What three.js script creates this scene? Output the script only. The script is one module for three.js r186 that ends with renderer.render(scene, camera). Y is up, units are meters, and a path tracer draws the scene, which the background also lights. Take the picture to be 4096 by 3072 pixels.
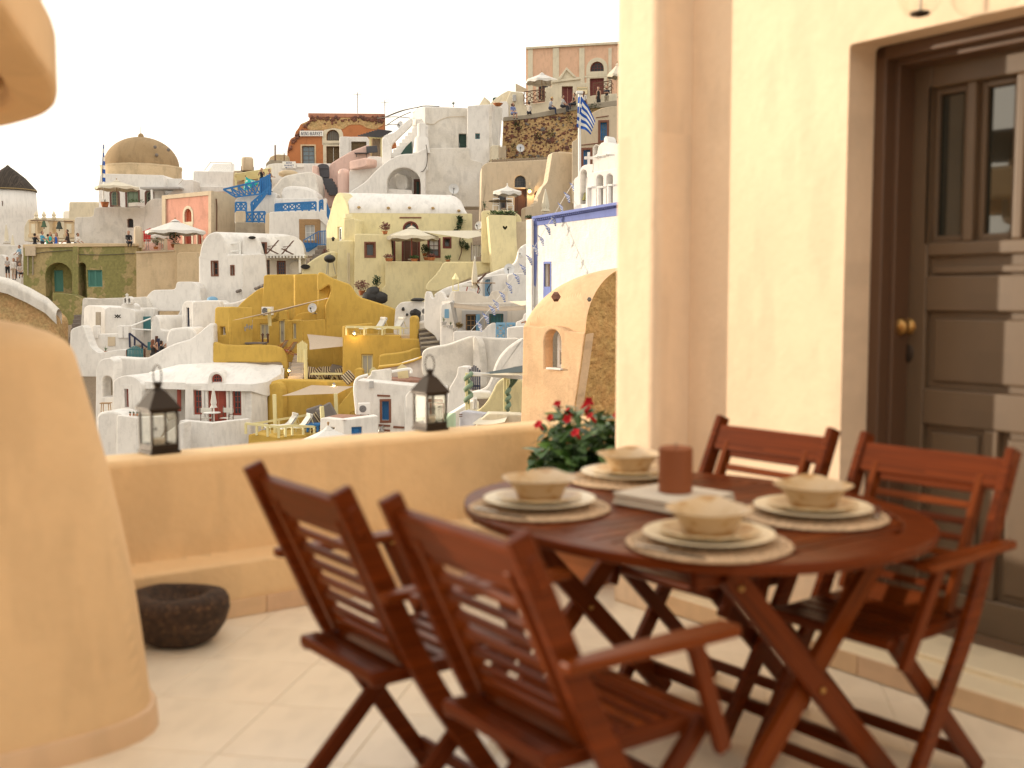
import * as THREE from 'three';
import { RoundedBoxGeometry } from 'three/addons/geometries/RoundedBoxGeometry.js';
import { mergeGeometries, mergeVertices, toCreasedNormals } from 'three/addons/utils/BufferGeometryUtils.js';
import { MarchingCubes } from 'three/addons/objects/MarchingCubes.js';

// ---------------------------------------------------------------- camera, sky, sun, exposure
const scene = new THREE.Scene();
const FOC = 4386, EYE = 1.329, PITCH = 0.079;                 // lens of the photograph in its own pixels, eye height, tilt
const camera = new THREE.PerspectiveCamera(2 * Math.atan(1536 / FOC) * 180 / Math.PI, 4 / 3, 0.1, 6000);
camera.position.set(0, EYE, 0);
camera.rotation.set(-PITCH, 0, 0);
camera.focus = 70;
camera.userData.fStop = 2.3;
const renderer = new THREE.WebGLRenderer({ antialias: true });
renderer.toneMapping = THREE.LinearToneMapping;
renderer.toneMappingExposure = 1.15;
renderer.shadowMap.enabled = true;
const SUN_AZ = -73, SUN_EL = 5;                             // degrees: left of the view, low over the caldera
const rad = d => d * Math.PI / 180;
const sunDir = new THREE.Vector3(Math.sin(rad(SUN_AZ)) * Math.cos(rad(SUN_EL)), Math.sin(rad(SUN_EL)), -Math.cos(rad(SUN_AZ)) * Math.cos(rad(SUN_EL)));
const sun = new THREE.DirectionalLight(new THREE.Color().setRGB(1.0, 0.84, 0.64), 3.6);
sun.position.copy(sunDir).multiplyScalar(200);
sun.castShadow = true;
sun.shadow.radius = 1.6;
sun.shadow.mapSize.set(4096, 4096);
Object.assign(sun.shadow.camera, { left: -90, right: 90, top: 90, bottom: -60, near: 1, far: 500 });
scene.add(sun, sun.target);
{ // evening sky: pale cream all round, warmer and brighter towards the low sun, a little bluer overhead
  const w = 256, h = 128, d = new Float32Array(w * h * 4);
  for (let j = 0; j < h; j++) for (let i = 0; i < w; i++) {
    const el = (j + 0.5) / h * Math.PI - Math.PI / 2, az = (i + 0.5) / w * 2 * Math.PI - Math.PI;
    const dir = new THREE.Vector3(Math.cos(el) * Math.cos(az), Math.sin(el), Math.cos(el) * Math.sin(az));
    const up = Math.max(0, Math.sin(el)), c = Math.max(0, dir.dot(sunDir));
    const hz = Math.pow(1 - up, 3);
    const glow = Math.pow(c, 6) * 0.55 + Math.pow(c, 1.5) * 0.16;
    const k = (j * w + i) * 4;
    d[k] = 1.22 + 0.10 * hz + glow * 1.2; d[k + 1] = 1.16 + 0.06 * hz + glow * 0.9; d[k + 2] = 1.06 - 0.02 * hz + glow * 0.5; d[k + 3] = 1;
  }
  const sky = new THREE.DataTexture(d, w, h, THREE.RGBAFormat, THREE.FloatType);
  sky.mapping = THREE.EquirectangularReflectionMapping; sky.magFilter = sky.minFilter = THREE.LinearFilter; sky.needsUpdate = true;
  scene.background = sky; scene.environment = sky;
}

// ---------------------------------------------------------------- helpers: random, noise, textures, materials
let seed_ = 20240;
const rnd = () => { seed_ = (seed_ + 0x6D2B79F5) | 0; let t = Math.imul(seed_ ^ (seed_ >>> 15), 1 | seed_); t = (t + Math.imul(t ^ (t >>> 7), 61 | t)) ^ t; return ((t ^ (t >>> 14)) >>> 0) / 4294967296; };
const rr = (a, b) => a + (b - a) * rnd();
const hash = (x, y, s) => { let n = Math.imul(x, 374761393) + Math.imul(y, 668265263) + Math.imul(s, 1442695041); n = Math.imul(n ^ (n >>> 13), 1274126177); return ((n ^ (n >>> 16)) >>> 0) / 4294967296; };
const sm = t => t * t * (3 - 2 * t);
function vnoise(x, y, p, s) {                                 // value noise that repeats after p cells
  const xi = Math.floor(x), yi = Math.floor(y), fx = sm(x - xi), fy = sm(y - yi), m = v => ((v % p) + p) % p;
  const a = hash(m(xi), m(yi), s), b = hash(m(xi + 1), m(yi), s), c = hash(m(xi), m(yi + 1), s), e = hash(m(xi + 1), m(yi + 1), s);
  return (a + (b - a) * fx) * (1 - fy) + (c + (e - c) * fx) * fy;
}
function fbm(u, v, p, s, o = 4) { let t = 0, a = 0.5, q = p; for (let i = 0; i < o; i++) { t += a * vnoise(u * q, v * q, q, s + i); a *= 0.5; q *= 2; } return t / (1 - Math.pow(0.5, o)); }
const clamp = (x, a = 0, b = 1) => Math.min(b, Math.max(a, x));
const ss = (a, b, x) => sm(clamp((x - a) / (b - a)));
function tex(w, h, fn, metres, srgb = true) {                 // fn(u, v) -> [r, g, b] 0..1, display values; metres: width of one repeat
  const d = new Uint8Array(w * h * 4);
  for (let j = 0; j < h; j++) for (let i = 0; i < w; i++) {
    const c = fn((i + 0.5) / w, (j + 0.5) / h), k = (j * w + i) * 4;
    for (let n = 0; n < 3; n++) d[k + n] = Math.round(clamp(c[n]) * 255);
    d[k + 3] = 255;
  }
  const t = new THREE.DataTexture(d, w, h);
  t.wrapS = t.wrapT = THREE.RepeatWrapping; t.magFilter = THREE.LinearFilter; t.minFilter = THREE.LinearFilter;
  if (srgb) t.colorSpace = THREE.SRGBColorSpace;
  const m = Array.isArray(metres) ? metres : [metres, metres];
  t.repeat.set(1 / m[0], 1 / m[1]); t.needsUpdate = true;
  return t;
}
const gray = (v) => [v, v, v];
const T = {
  plaster: tex(512, 512, (u, v) => gray(0.94 + 0.06 * fbm(u, v, 6, 3, 5) - 0.045 * ss(0.56, 0.78, fbm(u, v, 5, 40, 5)) * fbm(u, v, 40, 9, 2) - 0.035 * ss(0.52, 0.7, fbm(u, v * 0.25, 24, 48, 4)) - 0.02 * (fbm(u, v, 110, 50, 2) - 0.5)), 3.1),
  plasterBump: tex(512, 512, (u, v) => gray(0.55 * fbm(u, v, 10, 21, 4) + 0.45 * fbm(u, v, 70, 33, 3)), 2.3, false),
  worn: tex(512, 512, (u, v) => { const a = fbm(u, v, 4, 60, 6), st = fbm(u, v * 0.25, 16, 70, 4), k = 0.89 + 0.11 * a - 0.07 * ss(0.5, 0.8, st) - 0.05 * ss(0.56, 0.74, fbm(u, v, 9, 66, 5)) - 0.05 * (fbm(u, v, 90, 67, 2) - 0.5); return [k, k * (0.98 + 0.02 * a), k * (0.94 + 0.06 * a)]; }, 5.3),
  peel: tex(1024, 1024, (u, v) => { // two coats of paint: olive over a paler sandy coat that shows where the top one has weathered away
    const a = fbm(u, v, 5, 80, 6), f = fbm(u, v, 30, 85, 4), k = ss(0.52, 0.58, a * 0.75 + f * 0.25), n = 0.86 + 0.2 * (fbm(u, v, 60, 90, 3) - 0.5);
    const o = [0.62, 0.60, 0.40], s = [0.76, 0.68, 0.52];
    return o.map((c, i) => (c * (1 - k) + s[i] * k) * n * 1.05);
  }, 7),
  stoneBump: tex(512, 512, (u, v) => gray(fbm(u, v, 14, 51, 6)), 1.6, false),
  rubble: tex(512, 512, (u, v) => { const a = fbm(u, v, 24, 121, 4), b = fbm(u, v, 7, 122, 4); return [0.74 + 0.22 * (a - 0.5) + 0.1 * (b - 0.5), 0.63 + 0.22 * (a - 0.5), 0.47 + 0.2 * (a - 0.5)]; }, 2.5),
  basalt: tex(512, 512, (u, v) => { const a = fbm(u, v, 20, 131, 5), k = ss(0.70, 0.78, fbm(u, v, 34, 135, 3)); const b = 0.24 + 0.22 * (a - 0.5); return [b * 1.3 + 0.18 * k, b * 1.0 + 0.14 * k, b * 0.78 + 0.08 * k]; }, 0.35),
  wood: tex(512, 256, (u, v) => { const g = fbm(u, v, 4, 140, 3), l = vnoise(u * 3 + g * 1.5, v * 64, 64, 141) * 0.6 + vnoise(u * 6, v * 160, 320, 142) * 0.4; const k = 0.58 + 0.5 * l - 0.25 * ss(0.55, 0.85, g); return [k, k * 0.93, k * 0.86]; }, [0.9, 0.22]),
  marble: tex(512, 512, (u, v) => { const a = fbm(u, v, 4, 150, 6), b = fbm(u, v * 0.4, 10, 155, 5); const k = 0.95 + 0.05 * a - 0.025 * ss(0.45, 0.7, b); return [k, k * 0.99, k * 0.975]; }, 0.9),
  straw: tex(256, 256, (u, v) => { const k = 0.62 + 0.38 * vnoise(u * 40, v * 12, 40, 160) - 0.12 * vnoise(u * 120, v * 60, 120, 161); return [k, k * 0.96, k * 0.9]; }, [0.12, 0.12]),
  thatch: tex(256, 256, (u, v) => gray(0.55 + 0.45 * vnoise(u * 90, v * 6, 90, 165)), [3, 3]),
  ceramic: tex(256, 256, (u, v) => { const a = fbm(u, v, 5, 170, 5), k = ss(0.52, 0.66, a); return [0.93 - 0.10 * k, 0.88 - 0.17 * k, 0.78 - 0.26 * k]; }, 0.18),
  clay: tex(256, 256, (u, v) => { const a = fbm(u, v, 7, 175, 5); return gray(0.78 + 0.4 * (a - 0.4)); }, 0.5),
  cloth: tex(256, 256, (u, v) => gray(0.93 + 0.07 * Math.sin(u * 402) * Math.sin(v * 402) - 0.05 * fbm(u, v, 8, 177, 3)), 0.4),
};
const lin = c => Array.isArray(c) ? new THREE.Color().setRGB(...c) : new THREE.Color(c);
const mat = (c, o = {}) => new THREE.MeshStandardMaterial({ color: lin(c), roughness: 0.8, side: THREE.DoubleSide, ...o });
const plaster = (c, o = {}) => mat(c, { roughness: 0.92, map: T.plaster, bumpMap: T.plasterBump, bumpScale: 0.012, ...o });
const M = {
  white: plaster([0.82, 0.79, 0.75]), white2: plaster([0.80, 0.77, 0.73], { map: T.worn }), cream: plaster([0.74, 0.66, 0.50]),
  sand: plaster([0.62, 0.51, 0.37]), sandWorn: plaster([0.72, 0.57, 0.38], { map: T.worn }), paleYellow: plaster([0.78, 0.69, 0.41]), ochre: plaster([0.62, 0.405, 0.085]),
  green: plaster([0.92, 0.92, 0.80], { map: T.peel }), pink: plaster([0.72, 0.36, 0.28], { map: T.worn }), palePink: plaster([0.74, 0.52, 0.45]), peach: plaster([0.78, 0.50, 0.34]),
  brick: plaster([0.56, 0.22, 0.09], { map: T.worn }), domeTan: plaster([0.38, 0.265, 0.145], { map: T.worn }), orangeDome: plaster([0.80, 0.54, 0.33], { map: T.worn, bumpScale: 0.014 }),
  rubble: mat([1.0, 0.93, 0.82], { map: T.rubble, bumpMap: T.stoneBump, bumpScale: 0.06, roughness: 0.95 }), darkStone: mat([0.14, 0.065, 0.05], { bumpMap: T.stoneBump, bumpScale: 0.03, roughness: 0.95 }),
  redStone: mat([0.20, 0.085, 0.055], { bumpMap: T.stoneBump, bumpScale: 0.03, roughness: 0.95 }), greyStone: mat([0.20, 0.17, 0.15], { bumpMap: T.stoneBump, bumpScale: 0.05, roughness: 0.95 }),
  blackStone: mat([0.03, 0.028, 0.027], { bumpMap: T.stoneBump, bumpScale: 0.05 }), earth: mat([0.26, 0.20, 0.14], { bumpMap: T.stoneBump, bumpScale: 0.1, roughness: 1 }),
  blue: mat([0.02, 0.16, 0.42], { roughness: 0.55 }), skyBlue: mat([0.16, 0.33, 0.50], { roughness: 0.6 }), periwinkle: plaster([0.20, 0.25, 0.56]), navy: mat([0.015, 0.02, 0.06], { roughness: 0.6 }),
  teal: mat([0.05, 0.19, 0.21], { roughness: 0.65 }), tealGreen: mat([0.09, 0.26, 0.22], { roughness: 0.7 }), oldGreen: mat([0.17, 0.22, 0.15], { roughness: 0.75 }), darkGreen: mat([0.02, 0.06, 0.045], { roughness: 0.6 }),
  red: mat([0.34, 0.06, 0.035], { roughness: 0.55 }), brightRed: mat([0.55, 0.03, 0.03], { roughness: 0.6 }), maroon: mat([0.16, 0.025, 0.02], { roughness: 0.55 }), brown: mat([0.11, 0.045, 0.025], { roughness: 0.6 }), oldWood: mat([0.20, 0.165, 0.10], { map: T.wood, roughness: 0.9 }),
  tan: mat([0.50, 0.36, 0.20], { map: T.wood, roughness: 0.7 }), coral: mat([0.55, 0.14, 0.07], { roughness: 0.6 }), whitePaint: mat([0.80, 0.79, 0.76], { roughness: 0.5 }), creamPaint: mat([0.76, 0.68, 0.36], { roughness: 0.55 }),
  glass: mat([0.035, 0.04, 0.045], { roughness: 0.08 }), dark: mat([0.02, 0.018, 0.016], { roughness: 0.9 }), grey: mat([0.42, 0.41, 0.40], { roughness: 0.6 }), darkGrey: mat([0.065, 0.065, 0.075], { roughness: 0.6 }),
  metal: mat([0.30, 0.29, 0.28], { roughness: 0.45, metalness: 0.7 }), wire: mat([0.10, 0.085, 0.07], { roughness: 0.8 }), rust: mat([0.15, 0.075, 0.045], { roughness: 0.9 }), black: mat([0.018, 0.017, 0.017], { roughness: 0.45 }),
  canvas: mat([0.80, 0.73, 0.58], { roughness: 0.95, map: T.cloth }), canvasWhite: mat([0.84, 0.81, 0.76], { roughness: 0.95, map: T.cloth }), sail: mat([0.62, 0.50, 0.38], { roughness: 0.95, map: T.cloth }),
  terracotta: mat([0.66, 0.24, 0.09], { map: T.clay, roughness: 0.85 }), leaf: mat([0.065, 0.12, 0.035], { roughness: 0.7 }), leafDark: mat([0.04, 0.075, 0.025], { roughness: 0.7 }), redLeaf: mat([0.20, 0.075, 0.06], { roughness: 0.8 }), dryLeaf: mat([0.30, 0.22, 0.10], { roughness: 0.9 }),
  aloe: mat([0.16, 0.20, 0.12], { roughness: 0.7 }), thatch: mat([0.085, 0.065, 0.05], { map: T.thatch, roughness: 1 }), cushion: mat([0.80, 0.77, 0.70], { roughness: 0.95, map: T.cloth }), greyCloth: mat([0.25, 0.22, 0.20], { roughness: 0.95, map: T.cloth }), orangeCloth: mat([0.70, 0.20, 0.05], { roughness: 0.95 }),
  tileRed: mat([0.46, 0.24, 0.17], { roughness: 0.85, map: T.clay }), concrete: plaster([0.40, 0.35, 0.28], { map: T.worn }), lampGlow: mat([0.9, 0.7, 0.4], { emissive: lin([1, 0.62, 0.25]), emissiveIntensity: 3 }),
};

// ---------------------------------------------------------------- helpers: naming, things and parts
const used = new Map();
function numbered(n) { const k = used.get(n) || 0; used.set(n, k + 1); return k ? n + '_' + String(k).padStart(3, '0') : n; }
const tag = (o, label, category, group) => { Object.assign(o.userData, { label, category }); if (group) o.userData.group = group; return o; };
function shade(o) { o.traverse(c => { if (c.isMesh) { c.castShadow = c.receiveShadow = true; } }); return o; }
function thing(name, label, category, pos = [0, 0, 0], rotY = 0, group) {
  const g = new THREE.Group(); g.name = numbered(name); g.position.set(...(pos.isVector3 ? pos.toArray() : pos)); g.rotation.y = rotY; scene.add(g);
  return label ? tag(g, label, category, group) : g;
}
function part(parent, name, geo, m, label) {
  const o = new THREE.Mesh(Array.isArray(geo) ? merge(geo) : geo, m); o.name = name; o.castShadow = o.receiveShadow = true; parent.add(o);
  if (label) o.userData.label = label;
  return o;
}
const merge = list => list.length === 1 ? list[0] : mergeGeometries(list.map(g => { const q = g.index ? g.toNonIndexed() : g; for (const k of Object.keys(q.attributes)) if (!['position', 'normal', 'uv'].includes(k)) q.deleteAttribute(k); return q; }));
function structure(name, geo, m) { const o = new THREE.Mesh(geo, m); o.name = numbered(name); o.userData.kind = 'structure'; o.castShadow = o.receiveShadow = true; scene.add(o); return o; }
function copyOf(o, label, name) { const c = o.clone(); c.name = numbered(name || o.userData.base || o.name.replace(/_\d{3}$/, '')); c.userData = { ...o.userData }; if (label) c.userData.label = label; scene.add(c); return c; }

// ---------------------------------------------------------------- helpers: geometry (uv in metres)
function muv(g) {                                             // box-mapped uv in metres
  const q = g.index ? g.toNonIndexed() : g, p = q.attributes.position, n = q.attributes.normal, uv = new Float32Array(p.count * 2);
  for (let i = 0; i < p.count; i++) {
    const k = i - i % 3, a = Math.abs(n.getX(k)), b = Math.abs(n.getY(k)), c = Math.abs(n.getZ(k));
    if (a >= b && a >= c) { uv[2 * i] = p.getZ(i); uv[2 * i + 1] = p.getY(i); } else if (b >= c) { uv[2 * i] = p.getX(i); uv[2 * i + 1] = p.getZ(i); } else { uv[2 * i] = p.getX(i); uv[2 * i + 1] = p.getY(i); }
  }
  q.setAttribute('uv', new THREE.BufferAttribute(uv, 2)); return q;
}
const V = (x, y, z) => new THREE.Vector3(x, y, z);
const box = (w, h, d, x = 0, y = 0, z = 0) => muv(new THREE.BoxGeometry(w, h, d)).translate(x, y, z);
const rbox = (w, h, d, x = 0, y = 0, z = 0, r = 0.01, s = 2) => muv(new RoundedBoxGeometry(w, h, d, s, Math.min(r, w * 0.49, h * 0.49, d * 0.49))).translate(x, y, z);
function orient(g, a, b, up = V(0, 1, 0)) {                   // lays a geometry that runs along x (centred) from a to b
  const x = b.clone().sub(a).normalize(); let z = x.clone().cross(up); if (z.length() < 1e-4) z = x.clone().cross(V(0, 0, 1)); z.normalize(); const y = z.clone().cross(x);
  return g.applyMatrix4(new THREE.Matrix4().makeBasis(x, y, z).setPosition(a.clone().add(b).multiplyScalar(0.5)));
}
const bar = (a, b, h, t, r = 0.004, up) => orient(r ? rbox(a.distanceTo(b), h, t, 0, 0, 0, r, 1) : box(a.distanceTo(b), h, t), a, b, up);
const rod = (a, b, r, seg = 6, r2 = r) => orient(new THREE.CylinderGeometry(r2, r, a.distanceTo(b), seg).rotateZ(-Math.PI / 2), a, b);
const tube = (pts, r, seg = 6, n = pts.length * 4) => new THREE.TubeGeometry(new THREE.CatmullRomCurve3(pts), n, r, seg);
const lathe = (pts, seg = 24) => new THREE.LatheGeometry(pts.map(p => new THREE.Vector2(Math.max(p[0], 1e-4), p[1])), seg);
const ball = (r, x = 0, y = 0, z = 0, w = 12, h = 8) => new THREE.SphereGeometry(r, w, h).translate(x, y, z);
function sheet(rows, smooth = true) {                         // surface through rows of points
  const n = rows.length, m = rows[0].length, pos = [], idx = [], uv = [];
  rows.forEach((r, i) => r.forEach((p, j) => { pos.push(p.x, p.y, p.z); uv.push(i, j); }));
  for (let i = 0; i < n - 1; i++) for (let j = 0; j < m - 1; j++) { const a = i * m + j, b = a + 1, c = a + m, d = c + 1; idx.push(a, c, b, b, c, d); }
  const g = new THREE.BufferGeometry(); g.setAttribute('position', new THREE.Float32BufferAttribute(pos, 3)); g.setAttribute('uv', new THREE.Float32BufferAttribute(uv, 2)); g.setIndex(idx); g.computeVertexNormals();
  const nor = g.attributes.normal.clone(), idx2 = g.index.array.slice(), q = muv(g);
  if (smooth) { const o = new Float32Array(idx2.length * 3); idx2.forEach((k, i) => { o[3 * i] = nor.getX(k); o[3 * i + 1] = nor.getY(k); o[3 * i + 2] = nor.getZ(k); }); q.setAttribute('normal', new THREE.BufferAttribute(o, 3)); }
  return q;
}
function rounded(pts, r) {                                    // closed shape through points [x, y, radius?], corners rounded
  const s = new THREE.Shape(), n = pts.length, P = pts.map(p => new THREE.Vector2(p[0], p[1]));
  for (let i = 0; i < n; i++) {
    const a = P[(i + n - 1) % n], b = P[i], c = P[(i + 1) % n], R = pts[i][2] ?? r;
    const k = Math.min(R, a.distanceTo(b) * 0.45, b.distanceTo(c) * 0.45);
    const p = b.clone().add(a.clone().sub(b).setLength(k)), q = b.clone().add(c.clone().sub(b).setLength(k));
    if (i === 0) s.moveTo(p.x, p.y); else s.lineTo(p.x, p.y);
    if (k > 1e-4) s.quadraticCurveTo(b.x, b.y, q.x, q.y);
  }
  s.closePath(); return s;
}
const loop = s => { const r = s.getPoints(4).filter((p, i, a) => i === 0 || p.distanceTo(a[i - 1]) > 1e-4); if (r[0].distanceTo(r[r.length - 1]) < 1e-4) r.pop(); return r; };
function extrude(shape, depth, bevel = 0, segs = 2, curve = 5) {   // front face at z = 0, body towards -z
  const g = new THREE.ExtrudeGeometry(shape, { depth: Math.max(depth - 2 * bevel, 0.001), bevelEnabled: bevel > 0, bevelThickness: bevel, bevelSize: bevel, bevelOffset: -bevel, bevelSegments: segs, curveSegments: curve });
  return g.translate(0, 0, -depth + bevel);
}

// ================================================================ THE TERRACE
// terrace frame: local x runs along the house wall to the right, z away from the wall, origin on the floor at the door
const TH = rad(-54.5), TO = V(1.544, 0, -3.882);
const tw = (x, y, z) => V(x, y, z).applyAxisAngle(V(0, 1, 0), TH).add(TO);
const onTerrace = (name, label, cat, x, y, z, turn = 0, group) => thing(name, label, cat, tw(x, y, z), TH + turn, group);
const MT = {
  house: plaster([0.85, 0.65, 0.462], { bumpScale: 0.005, roughness: 0.88 }),
  wall: plaster([0.82, 0.575, 0.315], { bumpScale: 0.006, roughness: 0.88 }), stepStone: plaster([0.84, 0.70, 0.48], { bumpScale: 0.006 }), column: plaster([0.81, 0.565, 0.31], { bumpScale: 0.006 }),
  doorPaint: mat([0.135, 0.088, 0.052], { roughness: 0.42, map: T.plaster }), frame: mat([0.115, 0.06, 0.033], { roughness: 0.45, map: T.plaster }),
  pane: new THREE.MeshPhysicalMaterial({ color: lin([0.02, 0.022, 0.016]), roughness: 0.03, ior: 2.0, side: THREE.DoubleSide }), brass: mat([0.42, 0.24, 0.08], { metalness: 0.9, roughness: 0.35 }), iron: mat([0.05, 0.035, 0.025], { metalness: 0.6, roughness: 0.5 }),
  skirt: [0, 1].map(i => mat([0.74 - 0.03 * i, 0.52 - 0.03 * i, 0.32], { map: T.marble, roughness: 0.5 })), grout: mat([0.86, 0.77, 0.62], { roughness: 0.9 }),
  tile: [[0.87, 0.785, 0.64], [0.865, 0.775, 0.63], [0.875, 0.795, 0.655]].map(c => mat(c, { map: T.marble, roughness: 0.25 })),
  wood: [[0.17, 0.039, 0.0078], [0.14, 0.031, 0.0066], [0.215, 0.053, 0.0092]].map(c => new THREE.MeshPhysicalMaterial({ color: lin(c), map: T.wood, roughness: 0.34, specularIntensity: 0.22, side: THREE.DoubleSide })),
  clearGlass: new THREE.MeshPhysicalMaterial({ color: lin([0.96, 0.96, 0.94]), transmission: 1, thickness: 0, roughness: 0.03, ior: 1.45 }),
  bronze: mat([0.03, 0.02, 0.013], { metalness: 0.55, roughness: 0.48 }), wax: new THREE.MeshPhysicalMaterial({ color: lin([0.25, 0.085, 0.036]), roughness: 0.6, specularIntensity: 0.3 }), linen: mat([0.74, 0.66, 0.54], { roughness: 0.95, map: T.cloth }),
  plate: mat([0.80, 0.70, 0.50], { roughness: 0.28 }), plate2: mat([0.86, 0.79, 0.66], { roughness: 0.3, map: T.ceramic }), bowl: mat([0.62, 0.52, 0.40], { roughness: 0.35, map: T.ceramic }), straw: mat([0.95, 0.74, 0.54], { map: T.straw, bumpMap: T.straw, bumpScale: 0.003, roughness: 0.95 }),
  steel: mat([0.5, 0.46, 0.4], { metalness: 1, roughness: 0.25 }), basalt: mat([0.55, 0.5, 0.45], { map: T.basalt, bumpMap: T.stoneBump, bumpScale: 0.02, roughness: 0.9 }),
  leaf: [[0.06, 0.15, 0.022], [0.10, 0.22, 0.03], [0.045, 0.115, 0.02]].map(c => new THREE.MeshPhysicalMaterial({ color: lin(c), roughness: 0.5, side: THREE.DoubleSide, transmission: 0.25, thickness: 0 })), petal: mat([0.34, 0.004, 0.01], { roughness: 1 }), stem: mat([0.10, 0.13, 0.035]),
};
{ // floor: grout bed with square tiles laid diagonally to the walls
  const f = structure('terrace_floor', box(6.4, 0.1, 5.6), MT.grout); f.position.copy(tw(0.6, -0.0545, 2.6)); f.rotation.y = TH;
  const S = 0.3985, tg = rbox(S - 0.0025, 0.012, S - 0.0025, 0, 0, 0, 0.0025, 1);
  const base = V(-1.175, 0, -3.607), ax = V(Math.sin(rad(10.3)), 0, -Math.cos(rad(10.3))), ay = V(-Math.cos(rad(10.3)), 0, -Math.sin(rad(10.3)));
  const inv = new THREE.Matrix4().makeRotationY(-TH);
  for (let i = -9; i < 9; i++) for (let j = -12; j < 6; j++) {
    const c = base.clone().addScaledVector(ax, (i + 0.4) * S).addScaledVector(ay, (j + 0.5) * S);
    const l = c.clone().sub(TO).applyAxisAngle(V(0, 1, 0), -TH);
    if (l.x < -2.3 || l.x > 2.3 || l.z < -0.1 || l.z > 3.6 || (l.x > -1.2 && l.z < 0.1)) continue;
    const t = part(f, 'tile', tg, MT.tile[(hash(i + 50, j + 50, 5) * 3) | 0]);
    t.position.copy(c.sub(f.position).applyMatrix4(inv)); t.position.y = 0.0545 - 0.006 + 0.0; t.rotation.y = -rad(10.3) - TH;
  }
}
{ // house at the right: wall with the deep door opening, corner pilaster, step, door, lamp
  const g = onTerrace('terrace_house', 'cream plastered terrace house with corner pilaster and deep-set brown door', 'house', 0, 0, 0);
  const sh = rounded([[-1.2, 0], [-1.2, 4], [5, 4], [5, 0]], 0.001);
  sh.holes.push(new THREE.Path(loop(rounded([[-0.302, 0.04], [-0.302, 2.24, 0.03], [0.78, 2.24, 0.03], [0.78, 0.04]], 0.004))));
  part(g, 'wall', extrude(sh, 3.4, 0.012).translate(0, 0, 0.21), MT.house);
  part(g, 'pilaster', rbox(0.272, 4.05, 3.6, -1.349 + 0.136, 2.0, 0.4025 - 1.8, 0.045, 4), MT.house);
  part(g, 'wing', rbox(4.6, 3.5, 0.4, 1.7, 1.75, 4.62, 0.04), MT.house);  // unseen wall added behind the camera to shade the chair backs
  const st = part(g, 'step', rbox(6.1, 0.082, 0.36, 1.97, 0.041, 0.155, 0.012), MT.stepStone);
  for (let i = 0; i < 13; i++) part(st, 'tile', rbox(0.327, 0.072, 0.012, -1.083 + 0.165 + i * 0.33, 0.04, 0.336, 0.002, 1), MT.skirt[i % 2]);
  part(g, 'threshold', rbox(1.08, 0.05, 0.24, 0.24, 0.078, 0.08, 0.008), MT.stepStone);
  // frame
  const fr = [rbox(0.05, 2.15, 0.09, -0.279, 1.165, 0.0, 0.008), rbox(0.05, 2.15, 0.09, 0.757, 1.165, 0.0, 0.008), rbox(1.08, 0.05, 0.09, 0.24, 2.215, 0.0, 0.008), rbox(0.04, 2.1, 0.15, -0.256, 1.15, -0.085, 0.006), rbox(1.02, 0.04, 0.15, 0.24, 2.19, -0.085, 0.006)];
  part(g, 'door_frame', fr, MT.frame);
  const lights = [0, 1, 2, 3].map(i => [-0.131 + i * 0.187, 1.53, 0.018 + i * 0.187, 2.09]), panels = [[-0.12, 0.992, 0.60, 1.277], [-0.12, 0.25, 0.125, 0.857], [0.183, 0.25, 0.36, 0.857], [0.42, 0.25, 0.60, 0.857]];
  const rail = (x0, y0, x1, y1) => rbox(x1 - x0, y1 - y0, 0.045, (x0 + x1) / 2, (y0 + y1) / 2, -0.0525, 0.008, 2);
  const door = part(g, 'door', [rail(-0.247, 0.115, -0.12, 2.19), rail(0.60, 0.115, 0.727, 2.19), rail(-0.121, 2.09, 0.601, 2.19), rail(-0.121, 1.479, 0.601, 1.53), rail(-0.121, 1.277, 0.601, 1.408), rail(-0.121, 0.857, 0.601, 0.992), rail(-0.121, 0.115, 0.601, 0.25), rail(-0.121, 1.529, -0.131 + 0.003, 2.091), rail(0.018, 1.529, 0.056, 2.091), rail(0.205, 1.529, 0.243, 2.091), rail(0.392, 1.529, 0.43, 2.091), rail(0.579, 1.529, 0.601, 2.091), rail(0.125, 0.249, 0.183, 0.858), rail(0.36, 0.249, 0.42, 0.858)], MT.doorPaint); door.position.set(-0.045, 0, -0.075);
  for (const [a, b, c, d] of lights) { const w = 0.024, x = (a + c) / 2, y = (b + d) / 2; part(door, 'sash', [rbox(w, d - b, 0.022, a + w / 2, y, -0.072, 0.005), rbox(w, d - b, 0.022, c - w / 2, y, -0.072, 0.005), rbox(c - a - 2 * w + 0.004, w, 0.021, x, b + w / 2, -0.072, 0.005), rbox(c - a - 2 * w + 0.004, w, 0.021, x, d - w / 2, -0.072, 0.005)], MT.doorPaint); part(door, 'pane', box(c - a, d - b, 0.004, x, y, -0.086), MT.pane); }
  for (const [a, b, c, d] of panels) part(door, 'panel', [rbox(c - a, d - b, 0.012, (a + c) / 2, (b + d) / 2, -0.064, 0.002, 1), rbox(c - a - 0.05, d - b - 0.05, 0.02, (a + c) / 2, (b + d) / 2, -0.055, 0.0095, 2)], MT.doorPaint);
  part(door, 'letter_slot', [rbox(0.74, 0.08, 0.01, 0.24, 1.443, -0.06, 0.002), rbox(0.70, 0.028, 0.018, 0.25, 1.428, -0.046, 0.006)], MT.doorPaint);
  part(door, 'knob', [lathe([[0.0, 0.07], [0.026, 0.066], [0.034, 0.05], [0.03, 0.036], [0.014, 0.028], [0.012, 0.006], [0.03, 0.004], [0.032, 0]], 20).rotateX(Math.PI / 2).translate(-0.19, 1.219, -0.028)], MT.brass);
  part(door, 'lock_plate', lathe([[0.001, 0.008], [0.024, 0.006], [0.028, 0]], 20).rotateX(Math.PI / 2).scale(1, 1.25, 1).translate(-0.19, 1.118, -0.028), MT.iron);
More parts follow.
